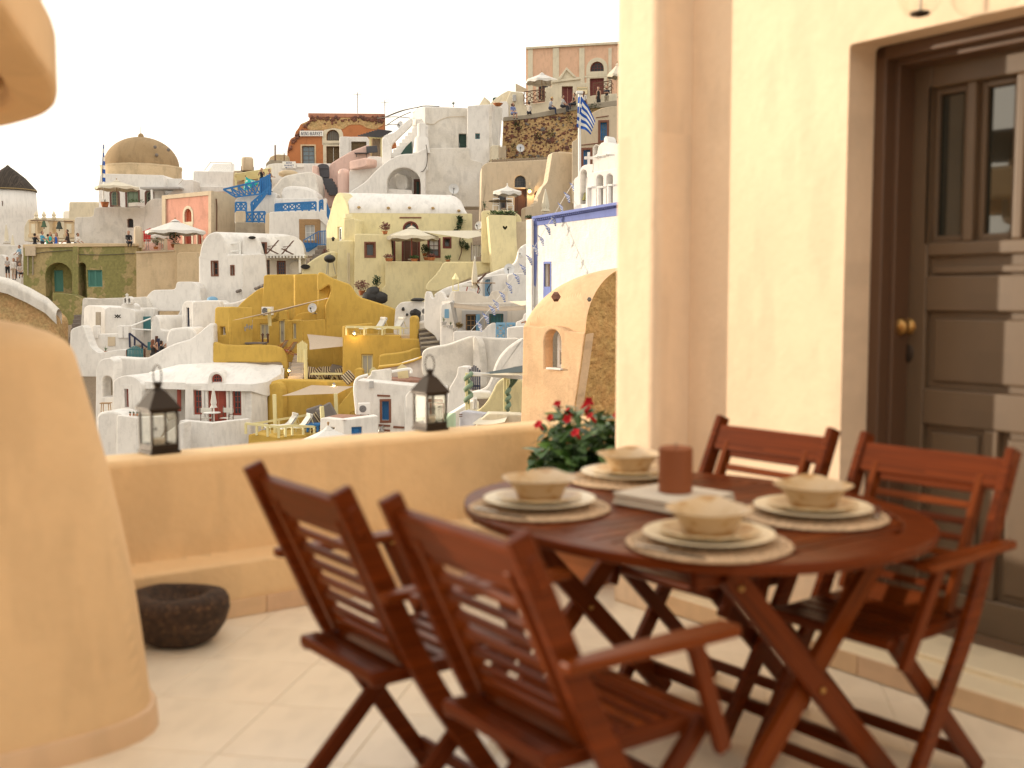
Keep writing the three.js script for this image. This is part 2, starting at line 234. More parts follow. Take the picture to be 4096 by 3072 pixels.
  const lampThing = onTerrace('wall_lamp', 'clear glass globe lamp on the house wall above the door', 'wall lamp', 0.075, 2.305, 0.33);
  part(lampThing, 'globe', new THREE.SphereGeometry(0.074, 28, 20), MT.clearGlass); part(lampThing, 'base_cap', lathe([[0, -0.074], [0.03, -0.066], [0.032, -0.058], [0, -0.056]], 16), MT.iron);
  part(lampThing, 'bracket', [tube([V(0, 0.06, 0), V(0, 0.15, 0), V(0, 0.17, -0.06), V(0, 0.12, -0.119)], 0.009, 8), lathe([[0, 0.01], [0.045, 0.008], [0.05, 0]], 16).rotateX(Math.PI / 2).translate(0, 0.12, -0.12), lathe([[0.035, 0.055], [0.03, 0.075], [0.01, 0.085], [0, 0.086]], 16)], MT.iron); part(lampThing, 'filament', rod(V(0, -0.05, 0), V(0.005, 0.06, 0), 0.006, 6), MT.linen);
}
{ // parapet with low ledge and tiled skirting
  const g = onTerrace('parapet', 'low peach plastered terrace parapet with ledge and pale top', 'wall', -2.28, 0, 1.6);
  const rows = []; for (let i = 0; i <= 40; i++) { const z = -1.9 + 4.2 * i / 40, w = t => (vnoise(i * 0.45, t * 3.1, 64, 200 + t) - 0.5) * 0.009; rows.push([V(-0.115, -3, z), V(-0.115 + w(1), 0.64, z), V(-0.107 + w(1), 0.666 + w(2), z), V(-0.085, 0.678 + w(2), z), V(0.08, 0.678 + w(3), z), V(0.105 + w(4), 0.668 + w(3), z), V(0.115 + w(4), 0.645, z), V(0.115 + w(5), 0.26, z), V(0.12, 0.245 + w(5), z), V(0.15, 0.24 + w(6), z), V(0.215 + w(6), 0.232, z), V(0.228 + w(7), 0.215, z), V(0.23, 0, z), V(0.23, -0.2, z)]); }
  part(g, 'wall', sheet(rows), MT.wall);
  for (let i = 0; i < 11; i++) part(g, 'skirting_tile', rbox(0.012, 0.072, 0.327, 0.236, 0.037, -1.7 + i * 0.33, 0.002, 1), MT.skirt[i % 2]);
}
{ // chimney mass at the left: flared body, skirting band, stack and hooded cap
  const g = onTerrace('chimney', 'peach plastered flared chimney mass at the left edge of the terrace', 'chimney', -1.37, 0, 3.135);
  const ring = (y, hx, hz, e = 4.2, ox = -0.10 * Math.min(1, y / 1.15)) => { const r = []; for (let i = 0; i <= 64; i++) { const a = i / 64 * 2 * Math.PI, c = Math.cos(a), s = Math.sin(a), k = Math.pow(Math.pow(Math.abs(c), e) + Math.pow(Math.abs(s), e), -1 / e); r.push(V(ox + hx * k * c, y, hz * k * s)); } return r; };
  const rows = []; for (let i = 0; i <= 24; i++) { const t = i / 24, y = t * 1.15; rows.push(ring(y, 0.435 - 0.125 * t + 0.03 * Math.sin(t * 3.1), 0.67 - 0.165 * t + 0.03 * Math.sin(t * 3.1))); }
  for (const [y, k, e] of [[1.175, 0.985, 4], [1.195, 0.955, 3.8], [1.22, 0.88, 3.4], [1.245, 0.75, 3], [1.265, 0.55, 2.6], [1.275, 0.3, 2.2], [1.28, 0.01, 2]]) rows.push(ring(y, 0.31 * k, 0.505 * k, e));
  part(g, 'body', sheet(rows), MT.column);
  part(g, 'skirting', sheet([ring(0, 0.447, 0.685), ring(0.066, 0.445, 0.682), ring(0.074, 0.434, 0.671), ring(0.076, 0.40, 0.64)]), MT.skirt[0]);
  const inv = p => p.sub(g.position).applyAxisAngle(V(0, 1, 0), -TH), k = 3.45, q = (px, py) => [(px - 2048) / FOC * k, EYE + (1189 - py) / FOC * k];
  part(g, 'stack', rbox(0.34, 0.85, 0.34, 0, 1.68, 0, 0.06, 3).translate(...inv(V(-2.15, 0, -3.3)).toArray().map((v, i) => i === 1 ? 0 : v)), MT.column);
  const M4 = new THREE.Matrix4().makeRotationY(-TH).multiply(new THREE.Matrix4().makeTranslation(-g.position.x, 0, -g.position.z)), out = [[-1.06, 2.3], [-1.15, 2.62], [-1.34, 3.3], [-1.53, 3.74], [-1.90, 4.1], [-2.6, 4.25], [-3.1, 3.8], [-3.1, 2.6], [-2.6, 2.1], [-1.5, 2.0]], inn = out.map(([x, z]) => [-2.15 + (x + 2.15) * 0.82, 3.2 + (z - 3.2) * 0.82]);
  const hs = rounded(out.map(([x, z]) => [x, z]), 0.2); hs.holes.push(new THREE.Path(loop(rounded(inn, 0.15))));
  part(g, 'hood', muv(extrude(hs, 0.2, 0.03, 3, 6).rotateX(-Math.PI / 2)).translate(0, 2.14, 0).applyMatrix4(M4), MT.column);
  part(g, 'coping', muv(extrude(rounded(out.map(([x, z]) => [-2.15 + (x + 2.15) * 1.02, 3.2 + (z - 3.2) * 1.02]), 0.2), 0.022, 0.004, 1, 6).rotateX(-Math.PI / 2)).translate(0, 2.36, 0).applyMatrix4(M4), MT.frame);
  for (const [x, z] of [[-1.55, 3.1], [-2.0, 3.85], [-2.8, 3.4], [-2.2, 2.45]]) part(g, 'hood_pier', rbox(0.16, 0.215, 0.16, x, 2.24, -z, 0.03).applyMatrix4(M4), MT.column);
  part(g, 'flue', rbox(0.5, 0.3, 0.5, -2.2, 1.98, -3.3, 0.06).applyMatrix4(M4), MT.column); part(g, 'hood_arm', rbox(1.6, 0.1, 0.16, -2.35, 1.995, -3.35, 0.03).applyMatrix4(M4), MT.column);
}
{ // hollowed basalt mortar on the floor
  const pr = [[0.0, 0.0], [0.12, 0.002], [0.165, 0.03], [0.205, 0.09], [0.222, 0.15], [0.218, 0.195], [0.20, 0.222], [0.165, 0.232], [0.135, 0.226], [0.12, 0.2], [0.1, 0.18], [0.06, 0.165], [0, 0.16]];
  const g = lathe(pr, 48), p = g.attributes.position; for (let i = 0; i < p.count; i++) { const x = p.getX(i), y = p.getY(i), z = p.getZ(i), a = Math.atan2(z, x), k = 1 + 0.06 * (vnoise(Math.cos(a) * 2.5 + 8, y * 9 + Math.sin(a) * 2.5 + 8, 64, 210) - 0.5) * 2 + 0.02 * (vnoise(a * 9 + 40, y * 60, 512, 211) - 0.5); p.setXYZ(i, x * k, y * (1 + 0.03 * Math.sin(a * 2 + 1)), z * k * 0.93); } g.computeVertexNormals();
  const o = new THREE.Mesh(muvSmooth(g), MT.basalt); o.name = numbered('stone_mortar'); o.position.set(-1.285, 0.001, -4.15); o.scale.set(0.87, 0.86, 0.87); scene.add(shade(tag(o, 'dark hollowed basalt stone bowl on the floor beside the chimney', 'stone bowl')));
}
function muvSmooth(g) { const n = g.attributes.normal.clone(), idx = g.index ? [...g.index.array] : null, q = muv(g); if (idx) { const o = new Float32Array(idx.length * 3); idx.forEach((k, i) => { o[3 * i] = n.getX(k); o[3 * i + 1] = n.getY(k); o[3 * i + 2] = n.getZ(k); }); q.setAttribute('normal', new THREE.BufferAttribute(o, 3)); } return q; }

function lantern(label, x, z, turn, fill) {
  const g = onTerrace('lantern', label, 'lantern', x, 0.678, z, turn, 'lanterns on the parapet'), w = 0.062;
  part(g, 'base', [rbox(0.148, 0.014, 0.148, 0, 0.007, 0, 0.003), rbox(0.136, 0.014, 0.136, 0, 0.021, 0, 0.003)], MT.bronze);
  for (const sx of [-1, 1]) for (const sz of [-1, 1]) part(g, 'post', box(0.011, 0.155, 0.011, sx * w, 0.105, sz * w), MT.bronze);
  for (const [sx, sz] of [[0, 1], [0, -1], [1, 0], [-1, 0]]) {
    const a = sx ? [0.008, 0.012, 0.115] : [0.115, 0.012, 0.008];
    part(g, 'glazing_bar', box(...a, sx * w, 0.034, sz * w), MT.bronze); part(g, 'glazing_bar', box(...a, sx * w, 0.178, sz * w), MT.bronze);
    part(g, 'pane', sx ? box(0.0015, 0.14, 0.113, sx * w, 0.106, 0) : box(0.113, 0.14, 0.0015, 0, 0.106, sz * w), MT.clearGlass);
  }
  const roof = new THREE.CylinderGeometry(0.036, 0.108, 0.07, 4, 1).rotateY(Math.PI / 4).translate(0, 0.228, 0);
  part(g, 'roof', [toCreasedNormals(roof, 0.3), rbox(0.156, 0.012, 0.156, 0, 0.188, 0, 0.003), lathe([[0.03, 0.262], [0.026, 0.27], [0.018, 0.272], [0.017, 0.285], [0.024, 0.288], [0.022, 0.295], [0.008, 0.3], [0, 0.301]], 12)], MT.bronze);
  part(g, 'ring_handle', new THREE.TorusGeometry(0.044, 0.0035, 8, 32).translate(0, 0.325, 0), MT.bronze);
  part(g, 'latch', [rod(V(w + 0.004, 0.11, w - 0.012), V(w + 0.016, 0.11, w - 0.012), 0.0035), ball(0.006, w + 0.018, 0.11, w - 0.012)], MT.bronze);
  part(g, 'candle', lathe([[0, 0.028], [0.028, 0.028], [0.03, 0.05 + fill], [0.012, 0.045 + fill], [0, 0.044 + fill]], 20), MT.linen);
  g.scale.set(0.9, 1, 0.9); return g;
}
lantern('dark metal lantern on the parapet nearer the chimney', -2.315, 2.065, rad(7), 0.012);
lantern('dark metal lantern on the parapet nearer the flowers', -2.345, 0.72, rad(3), 0.02);

{ // terracotta planter with red flowers
  const g = onTerrace('flower_planter', 'terracotta planter of red flowering shrub against the house corner', 'planter', -1.68, 0, 0.27, rad(12));
  const s = 0.165; part(g, 'pot', [new THREE.CylinderGeometry(s * 1.36, s * 1.12, 0.27, 4, 4).rotateY(Math.PI / 4).translate(0, 0.137, 0), rbox(0.36, 0.05, 0.36, 0, 0.275, 0, 0.012)].map(muv), M.terracotta); part(g, 'soil', box(0.3, 0.01, 0.3, 0, 0.301, 0), M.earth);
  const lg = leafGeo(0.044, 0.028), C = V(0, 0.56, 0);
  const tips = [];
  { const fo = part(g, 'inner_foliage', merge(Array.from({ length: 900 }, () => { const a = rr(0, 6.28), c2 = rr(-0.9, 0.95), k2 = Math.sqrt(1 - c2 * c2), r = Math.pow(rnd(), 0.45) * 0.25; return leafGeo(0.034 * rr(0.8, 1.3), 0.02).rotateX(rr(-0.8, 0.9)).rotateY(rr(0, 6.28)).translate(Math.cos(a) * k2 * r, 0.56 + c2 * r * 1.15, Math.sin(a) * k2 * r); })), MT.leaf[2]); fo.userData.kind = 'stuff'; }
  for (let i = 0; i < 34; i++) { const a = rr(0, 6.28), el = Math.asin(rr(-0.45, 1)), r = rr(0.7, 1); const t = V(Math.cos(a) * Math.cos(el) * 0.27 * r, 0.5 + Math.sin(el) * 0.36 * r, Math.sin(a) * Math.cos(el) * 0.27 * r); tips.push(t); part(g, 'stem', tube([V(rr(-.04, .04), 0.29, rr(-.04, .04)), V(t.x * 0.4, 0.3 + (t.y - 0.3) * 0.55, t.z * 0.4), t], 0.003, 5, 8), MT.stem); }
  let n = 0; while (n < 290) { const t = tips[(rnd() * tips.length) | 0], k = Math.pow(rnd(), 0.6), b = V(t.x * (0.25 + 0.75 * k), 0.32 + (t.y - 0.32) * (0.15 + 0.85 * k), t.z * (0.25 + 0.75 * k)); b.x += rr(-.035, .035); b.z += rr(-.035, .035); b.y += rr(-.03, .03); const o = part(g, 'leaf', lg, MT.leaf[(rnd() * 3) | 0]); o.position.copy(b); const out = b.clone().sub(V(0, 0.4, 0)).normalize(); o.rotation.set(rr(-0.5, 0.9), Math.atan2(out.x, out.z) + rr(-1.1, 1.1), rr(-0.6, 0.6), 'YXZ'); const sc = rr(0.8, 1.45); o.scale.set(sc, sc, sc); n++; }
  const fg = (() => { const L = []; for (let i = 0; i < 5; i++) { const p = leafGeo(0.012, 0.0115).rotateX(-0.35).rotateY(i * 1.2566); L.push(p); } L.push(lathe([[0.001, -0.035], [0.006, -0.03], [0.008, -0.005], [0.004, 0]], 8)); return merge(L); })();
  const fl = [[-0.02, 0.53, 0.27], [-0.20, 0.46, 0.20], [0.16, 0.44, 0.25], [-0.03, 0.80, 0.10], [0.06, 0.82, 0.08], [0.0, 0.84, -0.02], [-0.1, 0.77, 0.14], [0.12, 0.79, 0.12], [0.16, 0.86, -0.05], [-0.12, 0.74, 0.20], [0.1, 0.72, 0.2], [0.22, 0.8, 0.05], [0.05, 0.78, 0.2], [-0.16, 0.82, 0.02], [-0.05, 0.62, 0.27]];
  for (const p of fl) { const o = part(g, 'flower', fg, MT.petal); o.position.set(...p); o.rotation.set(rr(0.4, 1.3), rr(-0.6, 0.6), 0, 'YXZ'); const s2 = rr(0.9, 1.3); o.scale.setScalar(s2); }
}
function leafGeo(l, w) { const r = [], m = 5; for (let i = 0; i <= m; i++) { const t = i / m, ww = w * Math.sin(Math.PI * Math.pow(t, 0.75)) * 0.98 + 0.001; r.push([V(-ww, l * 0.10 * Math.sin(t * 2.4) + ww * 0.22, t * l * 1.9), V(0, l * 0.14 * Math.sin(t * 2.2), t * l * 1.9), V(ww, l * 0.10 * Math.sin(t * 2.4) + ww * 0.22, t * l * 1.9)]); } return sheet(r); }

// ---------------------------------------------------------------- folding chairs
function buildChair() {
  const g = new THREE.Group(), W = MT.wood, w = 0.232;                // local x: forward, z: to the right, y: up
  const A = [[0.236, 0], [0.236 - 0.052, 0], [-0.108, 0.446], [-0.322, 0.885], [-0.314, 0.915], [-0.278, 0.917], [-0.044, 0.446]];
  const post = () => muv(extrude(rounded([[0.25, 0, 0.001], [0.196, 0, 0.001], [-0.102, 0.430, 0.12], [-0.315, 0.90, 0.004], [-0.268, 0.918, 0.004], [-0.047, 0.452, 0.12]], 0.004), 0.026, 0.004, 1));
  for (const s of [-1, 1]) part(g, 'back_post', post().translate(0, 0, s * w + 0.013), W[0]);
  for (const s of [-1, 1]) part(g, 'leg', bar(V(-0.226, 0.006, s * 0.196), V(0.215, 0.452, s * 0.196), 0.046, 0.024, 0.004), W[1]);
  const bx = y => -0.074 - (y - 0.446) * 0.4607, up = V(-0.419, 0.908, 0);  // along the back
  const P = (y, z, o = 0) => V(bx(y) - 0.002, y, z);
  part(g, 'top_rail', (() => { const s = rounded([[-0.25, 0.835], [-0.25, 0.925, 0.03], [0.25, 0.925, 0.03], [0.25, 0.835]], 0.006); const q = muv(extrude(s, 0.028, 0.006, 2)); q.translate(0, -0.446, 0.014).rotateX(0).applyMatrix4(new THREE.Matrix4().makeBasis(V(0, 0, 1), V(-0.4185, 0.9082, 0), V(-0.9082, -0.4185, 0)).setPosition(-0.074, 0.446, 0)); return q.scale(1, 1, 1); })(), W[0]);
  for (const s of [-1, 1]) part(g, 'back_stile', bar(P(0.47, s * 0.165), P(0.83, s * 0.165), 0.022, 0.036, 0.004, V(0, 0, 1)).translate(0, 0, 0), W[2]);
  for (let i = 0; i < 7; i++) { const y = 0.53 + i * 0.0437; part(g, 'back_slat', bar(P(y, -0.15), P(y, 0.15), 0.022, 0.014, 0.004, up), W[i % 3]); }
  part(g, 'lower_rail', bar(P(0.478, -0.165), P(0.478, 0.165), 0.062, 0.02, 0.005, up), W[2]);
  // seat
  const sy = 0.452;
  for (const s of [-1, 1]) part(g, 'seat_rail', rbox(0.40, 0.034, 0.03, 0.012, sy - 0.01, s * 0.185 * 0.93, 0.008), W[1]);
  part(g, 'seat_front', rbox(0.055, 0.03, 0.40, 0.212, sy - 0.004, 0, 0.012), W[0]); part(g, 'seat_back', rbox(0.055, 0.03, 0.372, -0.165, sy - 0.004, 0, 0.008), W[0]);
  for (let i = 0; i < 7; i++) part(g, 'seat_slat', rbox(0.03, 0.018, 0.335, -0.118 + i * 0.0475, sy, 0, 0.004, 1), W[(i + 1) % 3]);
  // arms
  for (const s of [-1, 1]) {
    part(g, 'armrest', (() => { const sh = rounded([[-0.215, -0.02], [-0.215, 0.02], [0.10, 0.033], [0.22, 0.03, 0.02], [0.22, -0.03, 0.02], [0.10, -0.033]], 0.012); return muv(extrude(sh, 0.022, 0.005, 2).rotateX(-Math.PI / 2)).translate(0, 0.674, s * 0.272); })(), W[2]);
    part(g, 'arm_support', bar(V(0.115, 0.66, s * 0.262), V(0.232, 0.392, s * 0.236), 0.036, 0.022, 0.004, V(1, 0.4, 0)), W[0]);
    part(g, 'hinge', [rod(V(0.125, 0.652, s * 0.262 - 0.014), V(0.125, 0.652, s * 0.262 + 0.014), 0.009, 8)], MT.brass);
  }
  part(g, 'stretcher', bar(V(0.203, 0.065, -w), V(0.203, 0.065, w), 0.036, 0.018, 0.004), W[1]); part(g, 'stretcher', bar(V(-0.17, 0.062, -0.196), V(-0.17, 0.062, 0.196), 0.036, 0.018, 0.004), W[1]);
  return g;
}
{
  const src = buildChair();
  const list = [[-0.283, 2.732, 53.2, 'reddish wooden folding armchair nearer the parapet, its back to the camera'], [0.112, 2.269, 54.7, 'reddish wooden folding armchair closest to the camera, its back turned'], [0.656, 3.487, -127.6, 'wooden folding armchair behind the candle, its back to the cream wall'], [1.017, 3.012, -128.2, 'sunlit orange wooden folding armchair in front of the door']];
  list.forEach(([X, Z, az, label]) => { const c = src.clone(); c.name = numbered('folding_chair'); c.position.set(X, 0, -Z); c.rotation.y = rad(90 - az); tag(c, label, 'chair', 'folding chairs around the table'); scene.add(c); });
}
{ // oval slatted table on crossed legs
  const g = onTerrace('dining_table', 'oval slatted reddish wooden table on crossed legs', 'table', 0.065, 0, 1.34), a = 0.675, b = 0.57, e = 2.25, W = MT.wood;
  const el = (A, B, n = 72) => { const r = []; for (let i = 0; i < n; i++) { const t = i / n * 2 * Math.PI, c = Math.cos(t), s = Math.sin(t), k = Math.pow(Math.pow(Math.abs(c), e) + Math.pow(Math.abs(s), e), -1 / e); r.push(new THREE.Vector2(A * k * c, B * k * s)); } return r; };
  const rim = new THREE.Shape(el(a, b)); rim.holes.push(new THREE.Path(el(a - 0.085, b - 0.085)));
  part(g, 'rim', muv(extrude(rim, 0.028, 0.006, 2).rotateX(-Math.PI / 2)).translate(0, 0.74, 0), W[0]);
  const A = a - 0.087, B = b - 0.087, n = 22;
  for (let i = 0; i < n; i++) { const x = -A + (i + 0.5) * 2 * A / n, h = B * Math.pow(1 - Math.pow(Math.abs(x) / A, e), 1 / e); if (h > 0.03) part(g, 'table_slat', rbox(2 * A / n - 0.006, 0.02, 2 * h + 0.01, x, 0.7285, 0, 0.003, 1).clone(), W[(i * 2) % 3]); }
  for (const s of [-1, 1]) part(g, 'apron', rbox(0.025, 0.05, 0.84, s * 0.45, 0.692, 0, 0.004), W[1]);
  for (const s of [-1, 1]) part(g, 'apron', rbox(0.88, 0.045, 0.022, 0, 0.692, s * 0.33, 0.004), W[1]);
  for (const s of [-1, 1]) for (const k of [-1, 1]) part(g, 'leg', bar(V(s * 0.45 + k * 0.018, 0.012, -k * 0.34), V(s * 0.45 + k * 0.018, 0.70, k * 0.33), 0.062, 0.03, 0.005, V(0, 0.7, 0.7)), W[k > 0 ? 0 : 2]);
  for (const k of [-1, 1]) part(g, 'stretcher', bar(V(-0.45, 0.1, k * 0.29), V(0.45, 0.1, k * 0.29), 0.04, 0.022, 0.004), W[1]);
  for (const s of [-1, 1]) for (const k of [-1, 1]) part(g, 'bolt', ball(0.009, s * 0.45 + 0.034, k > 0 ? 0.355 : 0.66, k > 0 ? 0 : 0.30, 8, 6), MT.brass);
}
{ // place settings: woven mat, large plate, small plate, lipped bowl, cutlery
  const grow = (g, s) => g.scale.setScalar(s); const set = [[-0.15, 1.695, 'nearest the parapet'], [-0.36, 1.175, 'behind the candle'], [0.44, 1.635, 'at the near edge of the table'], [0.365, 1.165, 'next to the sunlit chair']];
  set.forEach(([x, z, where], i) => {
    const sc = 1, y0 = 0.7405;
    const mt = onTerrace('placemat', 'round woven straw placemat ' + where, 'placemat', x, y0, z, i * 0.7, 'place settings');
    const coils = []; for (let k = 1; k < 13; k++) coils.push(new THREE.TorusGeometry(k * 0.0158, 0.0085, 5, 40).rotateX(Math.PI / 2).scale(1, 0.55, 1).translate(0, 0.005, 0));
    part(mt, 'coil', coils.map(muv), MT.straw);
    const p1 = onTerrace('dinner_plate', 'large cream dinner plate ' + where, 'plate', x, y0 + 0.0105, z, 0, 'place settings'); part(p1, 'dish', lathe([[0, 0.004], [0.085, 0.004], [0.1, 0.008], [0.142, 0.019], [0.145, 0.021], [0.142, 0.0225], [0.1, 0.013], [0.086, 0.009], [0, 0.009]], 56), MT.plate);
    const p2 = onTerrace('side_plate', 'small mottled plate with wavy rim ' + where, 'plate', x, y0 + 0.0205, z, 0, 'place settings'); { const q = lathe([[0, 0.004], [0.062, 0.004], [0.08, 0.010], [0.106, 0.017], [0.109, 0.019], [0.106, 0.021], [0.08, 0.015], [0.062, 0.009], [0, 0.009]], 64), p = q.attributes.position; for (let k = 0; k < p.count; k++) { const X = p.getX(k), Z = p.getZ(k), a = Math.atan2(Z, X), r = Math.hypot(X, Z), m = ss(0.06, 0.1, r) * 0.035 * Math.sin(a * 9 + i); p.setXYZ(k, X * (1 + m), p.getY(k), Z * (1 + m)); } q.computeVertexNormals(); part(p2, 'dish', muvSmooth(q), MT.plate2); }
    const b = onTerrace('lipped_bowl', 'tan mottled bowl with pouring lip ' + where, 'bowl', x, y0 + 0.03, z, 0, 'place settings');
    const q = lathe([[0, 0.0], [0.045, 0.0], [0.05, 0.004], [0.056, 0.03], [0.068, 0.056], [0.082, 0.07], [0.085, 0.072], [0.082, 0.0735], [0.064, 0.056], [0.052, 0.03], [0.046, 0.01], [0, 0.008]], 64), p = q.attributes.position;
    const la = -TH + Math.PI + rad(-8);                                   // the lip points to the left of the picture
    for (let k = 0; k < p.count; k++) { const X = p.getX(k), Y = p.getY(k), Z = p.getZ(k), a = Math.atan2(Z, X); let dd = a - la; dd = Math.atan2(Math.sin(dd), Math.cos(dd)); const m = Math.exp(-dd * dd * 7) * ss(0.03, 0.075, Y); p.setXYZ(k, X * (1 + 0.42 * m), Y + 0.004 * m + 0.0012 * Math.sin(a * 3 + i) * ss(0.03, 0.07, Y), Z * (1 + 0.42 * m)); }
    q.computeVertexNormals(); part(b, 'basin', muvSmooth(q), MT.bowl); b.scale.set(1.24, 0.82, 1.24); grow(p1, 1.08); grow(p2, 1.08);
    const k = onTerrace('table_knife', 'steel knife lying on the placemat ' + where, 'knife', x + (z > 1.4 ? 0.03 : 0.1), y0 + 0.0125, z + (z > 1.4 ? 0.165 : -0.14), (z > 1.4 ? 0.25 : 2.2), 'place settings'); part(k, 'blade', rbox(0.1, 0.002, 0.016, 0.05, 0.001, 0, 0.001, 1), MT.steel); part(k, 'handle', rbox(0.085, 0.007, 0.013, -0.04, 0.003, 0, 0.003), MT.steel);
  });
  const nap = onTerrace('napkin_stack', 'folded thick white linen cloth under the candle', 'napkin', 0.02, 0.7405, 1.345, rad(8)); part(nap, 'cloth', [rbox(0.25, 0.012, 0.25, 0, 0.006, 0, 0.005), rbox(0.246, 0.013, 0.246, 0.002, 0.018, -0.001, 0.006), rbox(0.247, 0.012, 0.244, -0.001, 0.03, 0.001, 0.006)], MT.linen);
  const c = onTerrace('pillar_candle', 'thick brown pillar candle at the centre of the table', 'candle', 0.02, 0.7765, 1.34); part(c, 'wax', lathe([[0, 0], [0.043, 0], [0.046, 0.004], [0.046, 0.118], [0.043, 0.124], [0.03, 0.122], [0.012, 0.119], [0, 0.119]], 32), MT.wax); grow(c, 1.04); part(c, 'wick', rod(V(0, 0.118, 0), V(0.002, 0.135, 0), 0.0014, 5), M.black);
}

// ================================================================ BUILDING KIT FOR THE VILLAGE
// W: the point at forward distance d that the photograph shows at (px, py), used to set each house at its own distance and real size
const cP = Math.cos(PITCH), sP = Math.sin(PITCH);
const dirOf = (px, py) => { const x = (px - 2048) / FOC, yc = -(py - 1536) / FOC; return V(x, yc * cP - sP, -(cP + yc * sP)); };
const W = (px, py, d) => { const r = dirOf(px, py); return r.multiplyScalar(d / -r.z).add(V(0, EYE, 0)); };
const zoomed = (x0, y0, s) => (...a) => { const r = []; for (let i = 0; i < a.length; i += 2) r.push([x0 + a[i] * s, y0 + a[i + 1] * s]); return r; };
const A = zoomed(0, 400, .42194), B = zoomed(600, 400, .42194), C = zoomed(1100, 300, .42194), D = zoomed(1700, 150, .39177), E = zoomed(1700, 700, .39177), G = zoomed(800, 900, .42194), I = zoomed(300, 1100, .45203), J = zoomed(1000, 1250, .42194), K = zoomed(1600, 1150, .45203), Q = zoomed(0, 0, 1);
class Plane {                                                 // a facade: yaw in degrees, positive when it faces to the left
  constructor([px, py], d, yaw = 0) {
    this.O = W(px, py, d); this.yaw = yaw; const t = rad(yaw); this.n = V(-Math.sin(t), 0, Math.cos(t)); this.x = V(Math.cos(t), 0, Math.sin(t));
    this.M = new THREE.Matrix4().makeBasis(this.x, V(0, 1, 0), this.n).setPosition(this.O);
  }
  q([px, py], n = 0) { const r = dirOf(px, py), o = this.O.clone().addScaledVector(this.n, n).sub(V(0, EYE, 0)); const t = o.dot(this.n) / r.dot(this.n), p = r.multiplyScalar(t).add(V(0, EYE, 0)).sub(this.O); return [p.dot(this.x), p.y]; }
  w(pt, n = 0) { const [x, y] = this.q(pt, n); return this.O.clone().addScaledVector(this.x, x).addScaledVector(this.n, n).add(V(0, y, 0)); }
  rect(a, b, n = 0) { const xm = (a[0] + b[0]) / 2, ym = (a[1] + b[1]) / 2; const x0 = this.q([a[0], ym], n)[0], x1 = this.q([b[0], ym], n)[0], y1 = this.q([xm, a[1]], n)[1], y0 = this.q([xm, b[1]], n)[1]; return [x0, y0, x1, y1]; }
  depthTo(corner, px) { const c = this.w(corner), k = (px - 2048) / FOC, zc = -c.z * cP - (c.y - EYE) * sP, dz = this.n.z * cP; return (k * zc - c.x) / (-this.n.x - k * dz); }   // how far back the side of a block runs until it shows at px
}
function house(name, label, cat, at, d, group) { const p = W(at[0], at[1], d); return { g: thing(name, label, cat, p, 0, group), p }; }
function put(H, name, geo, P, m, parent) { if (P) geo.applyMatrix4(P.M); geo.translate(-H.p.x, -H.p.y, -H.p.z); return part(parent || H.g, name, geo, m); }
const dedupe = pts => { const r = pts.filter((p, i) => i === 0 || p.distanceTo(pts[i - 1]) > 1e-4); if (r.length > 2 && r[0].distanceTo(r[r.length - 1]) < 1e-4) r.pop(); return r; };
function slab(H, name, P, pts, depth, m, o = {}) {
  const n = o.n || 0, k = -P.O.z / FOC, L = pts.map(p => [...P.q(p, n), ...(p.length > 2 ? [p[2] * k] : [])]);
  const s = rounded(L, o.r ?? 0.18); for (const h of o.holes || []) s.holes.push(new THREE.Path(h.map(p => new THREE.Vector2(...p))));
  const bev = (o.bev ?? 0.07) * 0.6; let g;
  const pp = dedupe(s.getPoints(o.cs || 4)), s2 = new THREE.Shape(pp); s2.holes = s.holes;
  g = extrude(s2, depth, Math.min(bev, depth * 0.4), 2, 4).translate(0, 0, n);
  return put(H, name, g, P, m, o.parent);
}
const arcTop = (x0, x1, yb, yt, n = 10) => { const r = []; for (let i = 0; i <= n; i++) { const a = Math.PI * (1 - i / n); r.push([(x0 + x1) / 2 + Math.cos(a) * (x1 - x0) / 2, yb + Math.sin(a) * (yt - yb)]); } return r; };
function opening(x0, y0, x1, y1, arch) { if (!arch) return [[x0, y0], [x1, y0], [x1, y1], [x0, y1]]; const sp = y1 - Math.min((x1 - x0) * 0.5, (y1 - y0) * (arch === true ? 0.95 : arch)); return [[x0, y0], [x1, y0], ...arcTop(x0, x1, sp, y1).reverse().slice(0)]; }
const toShape = pts => new THREE.Shape(dedupe(pts.map(p => new THREE.Vector2(...p))));
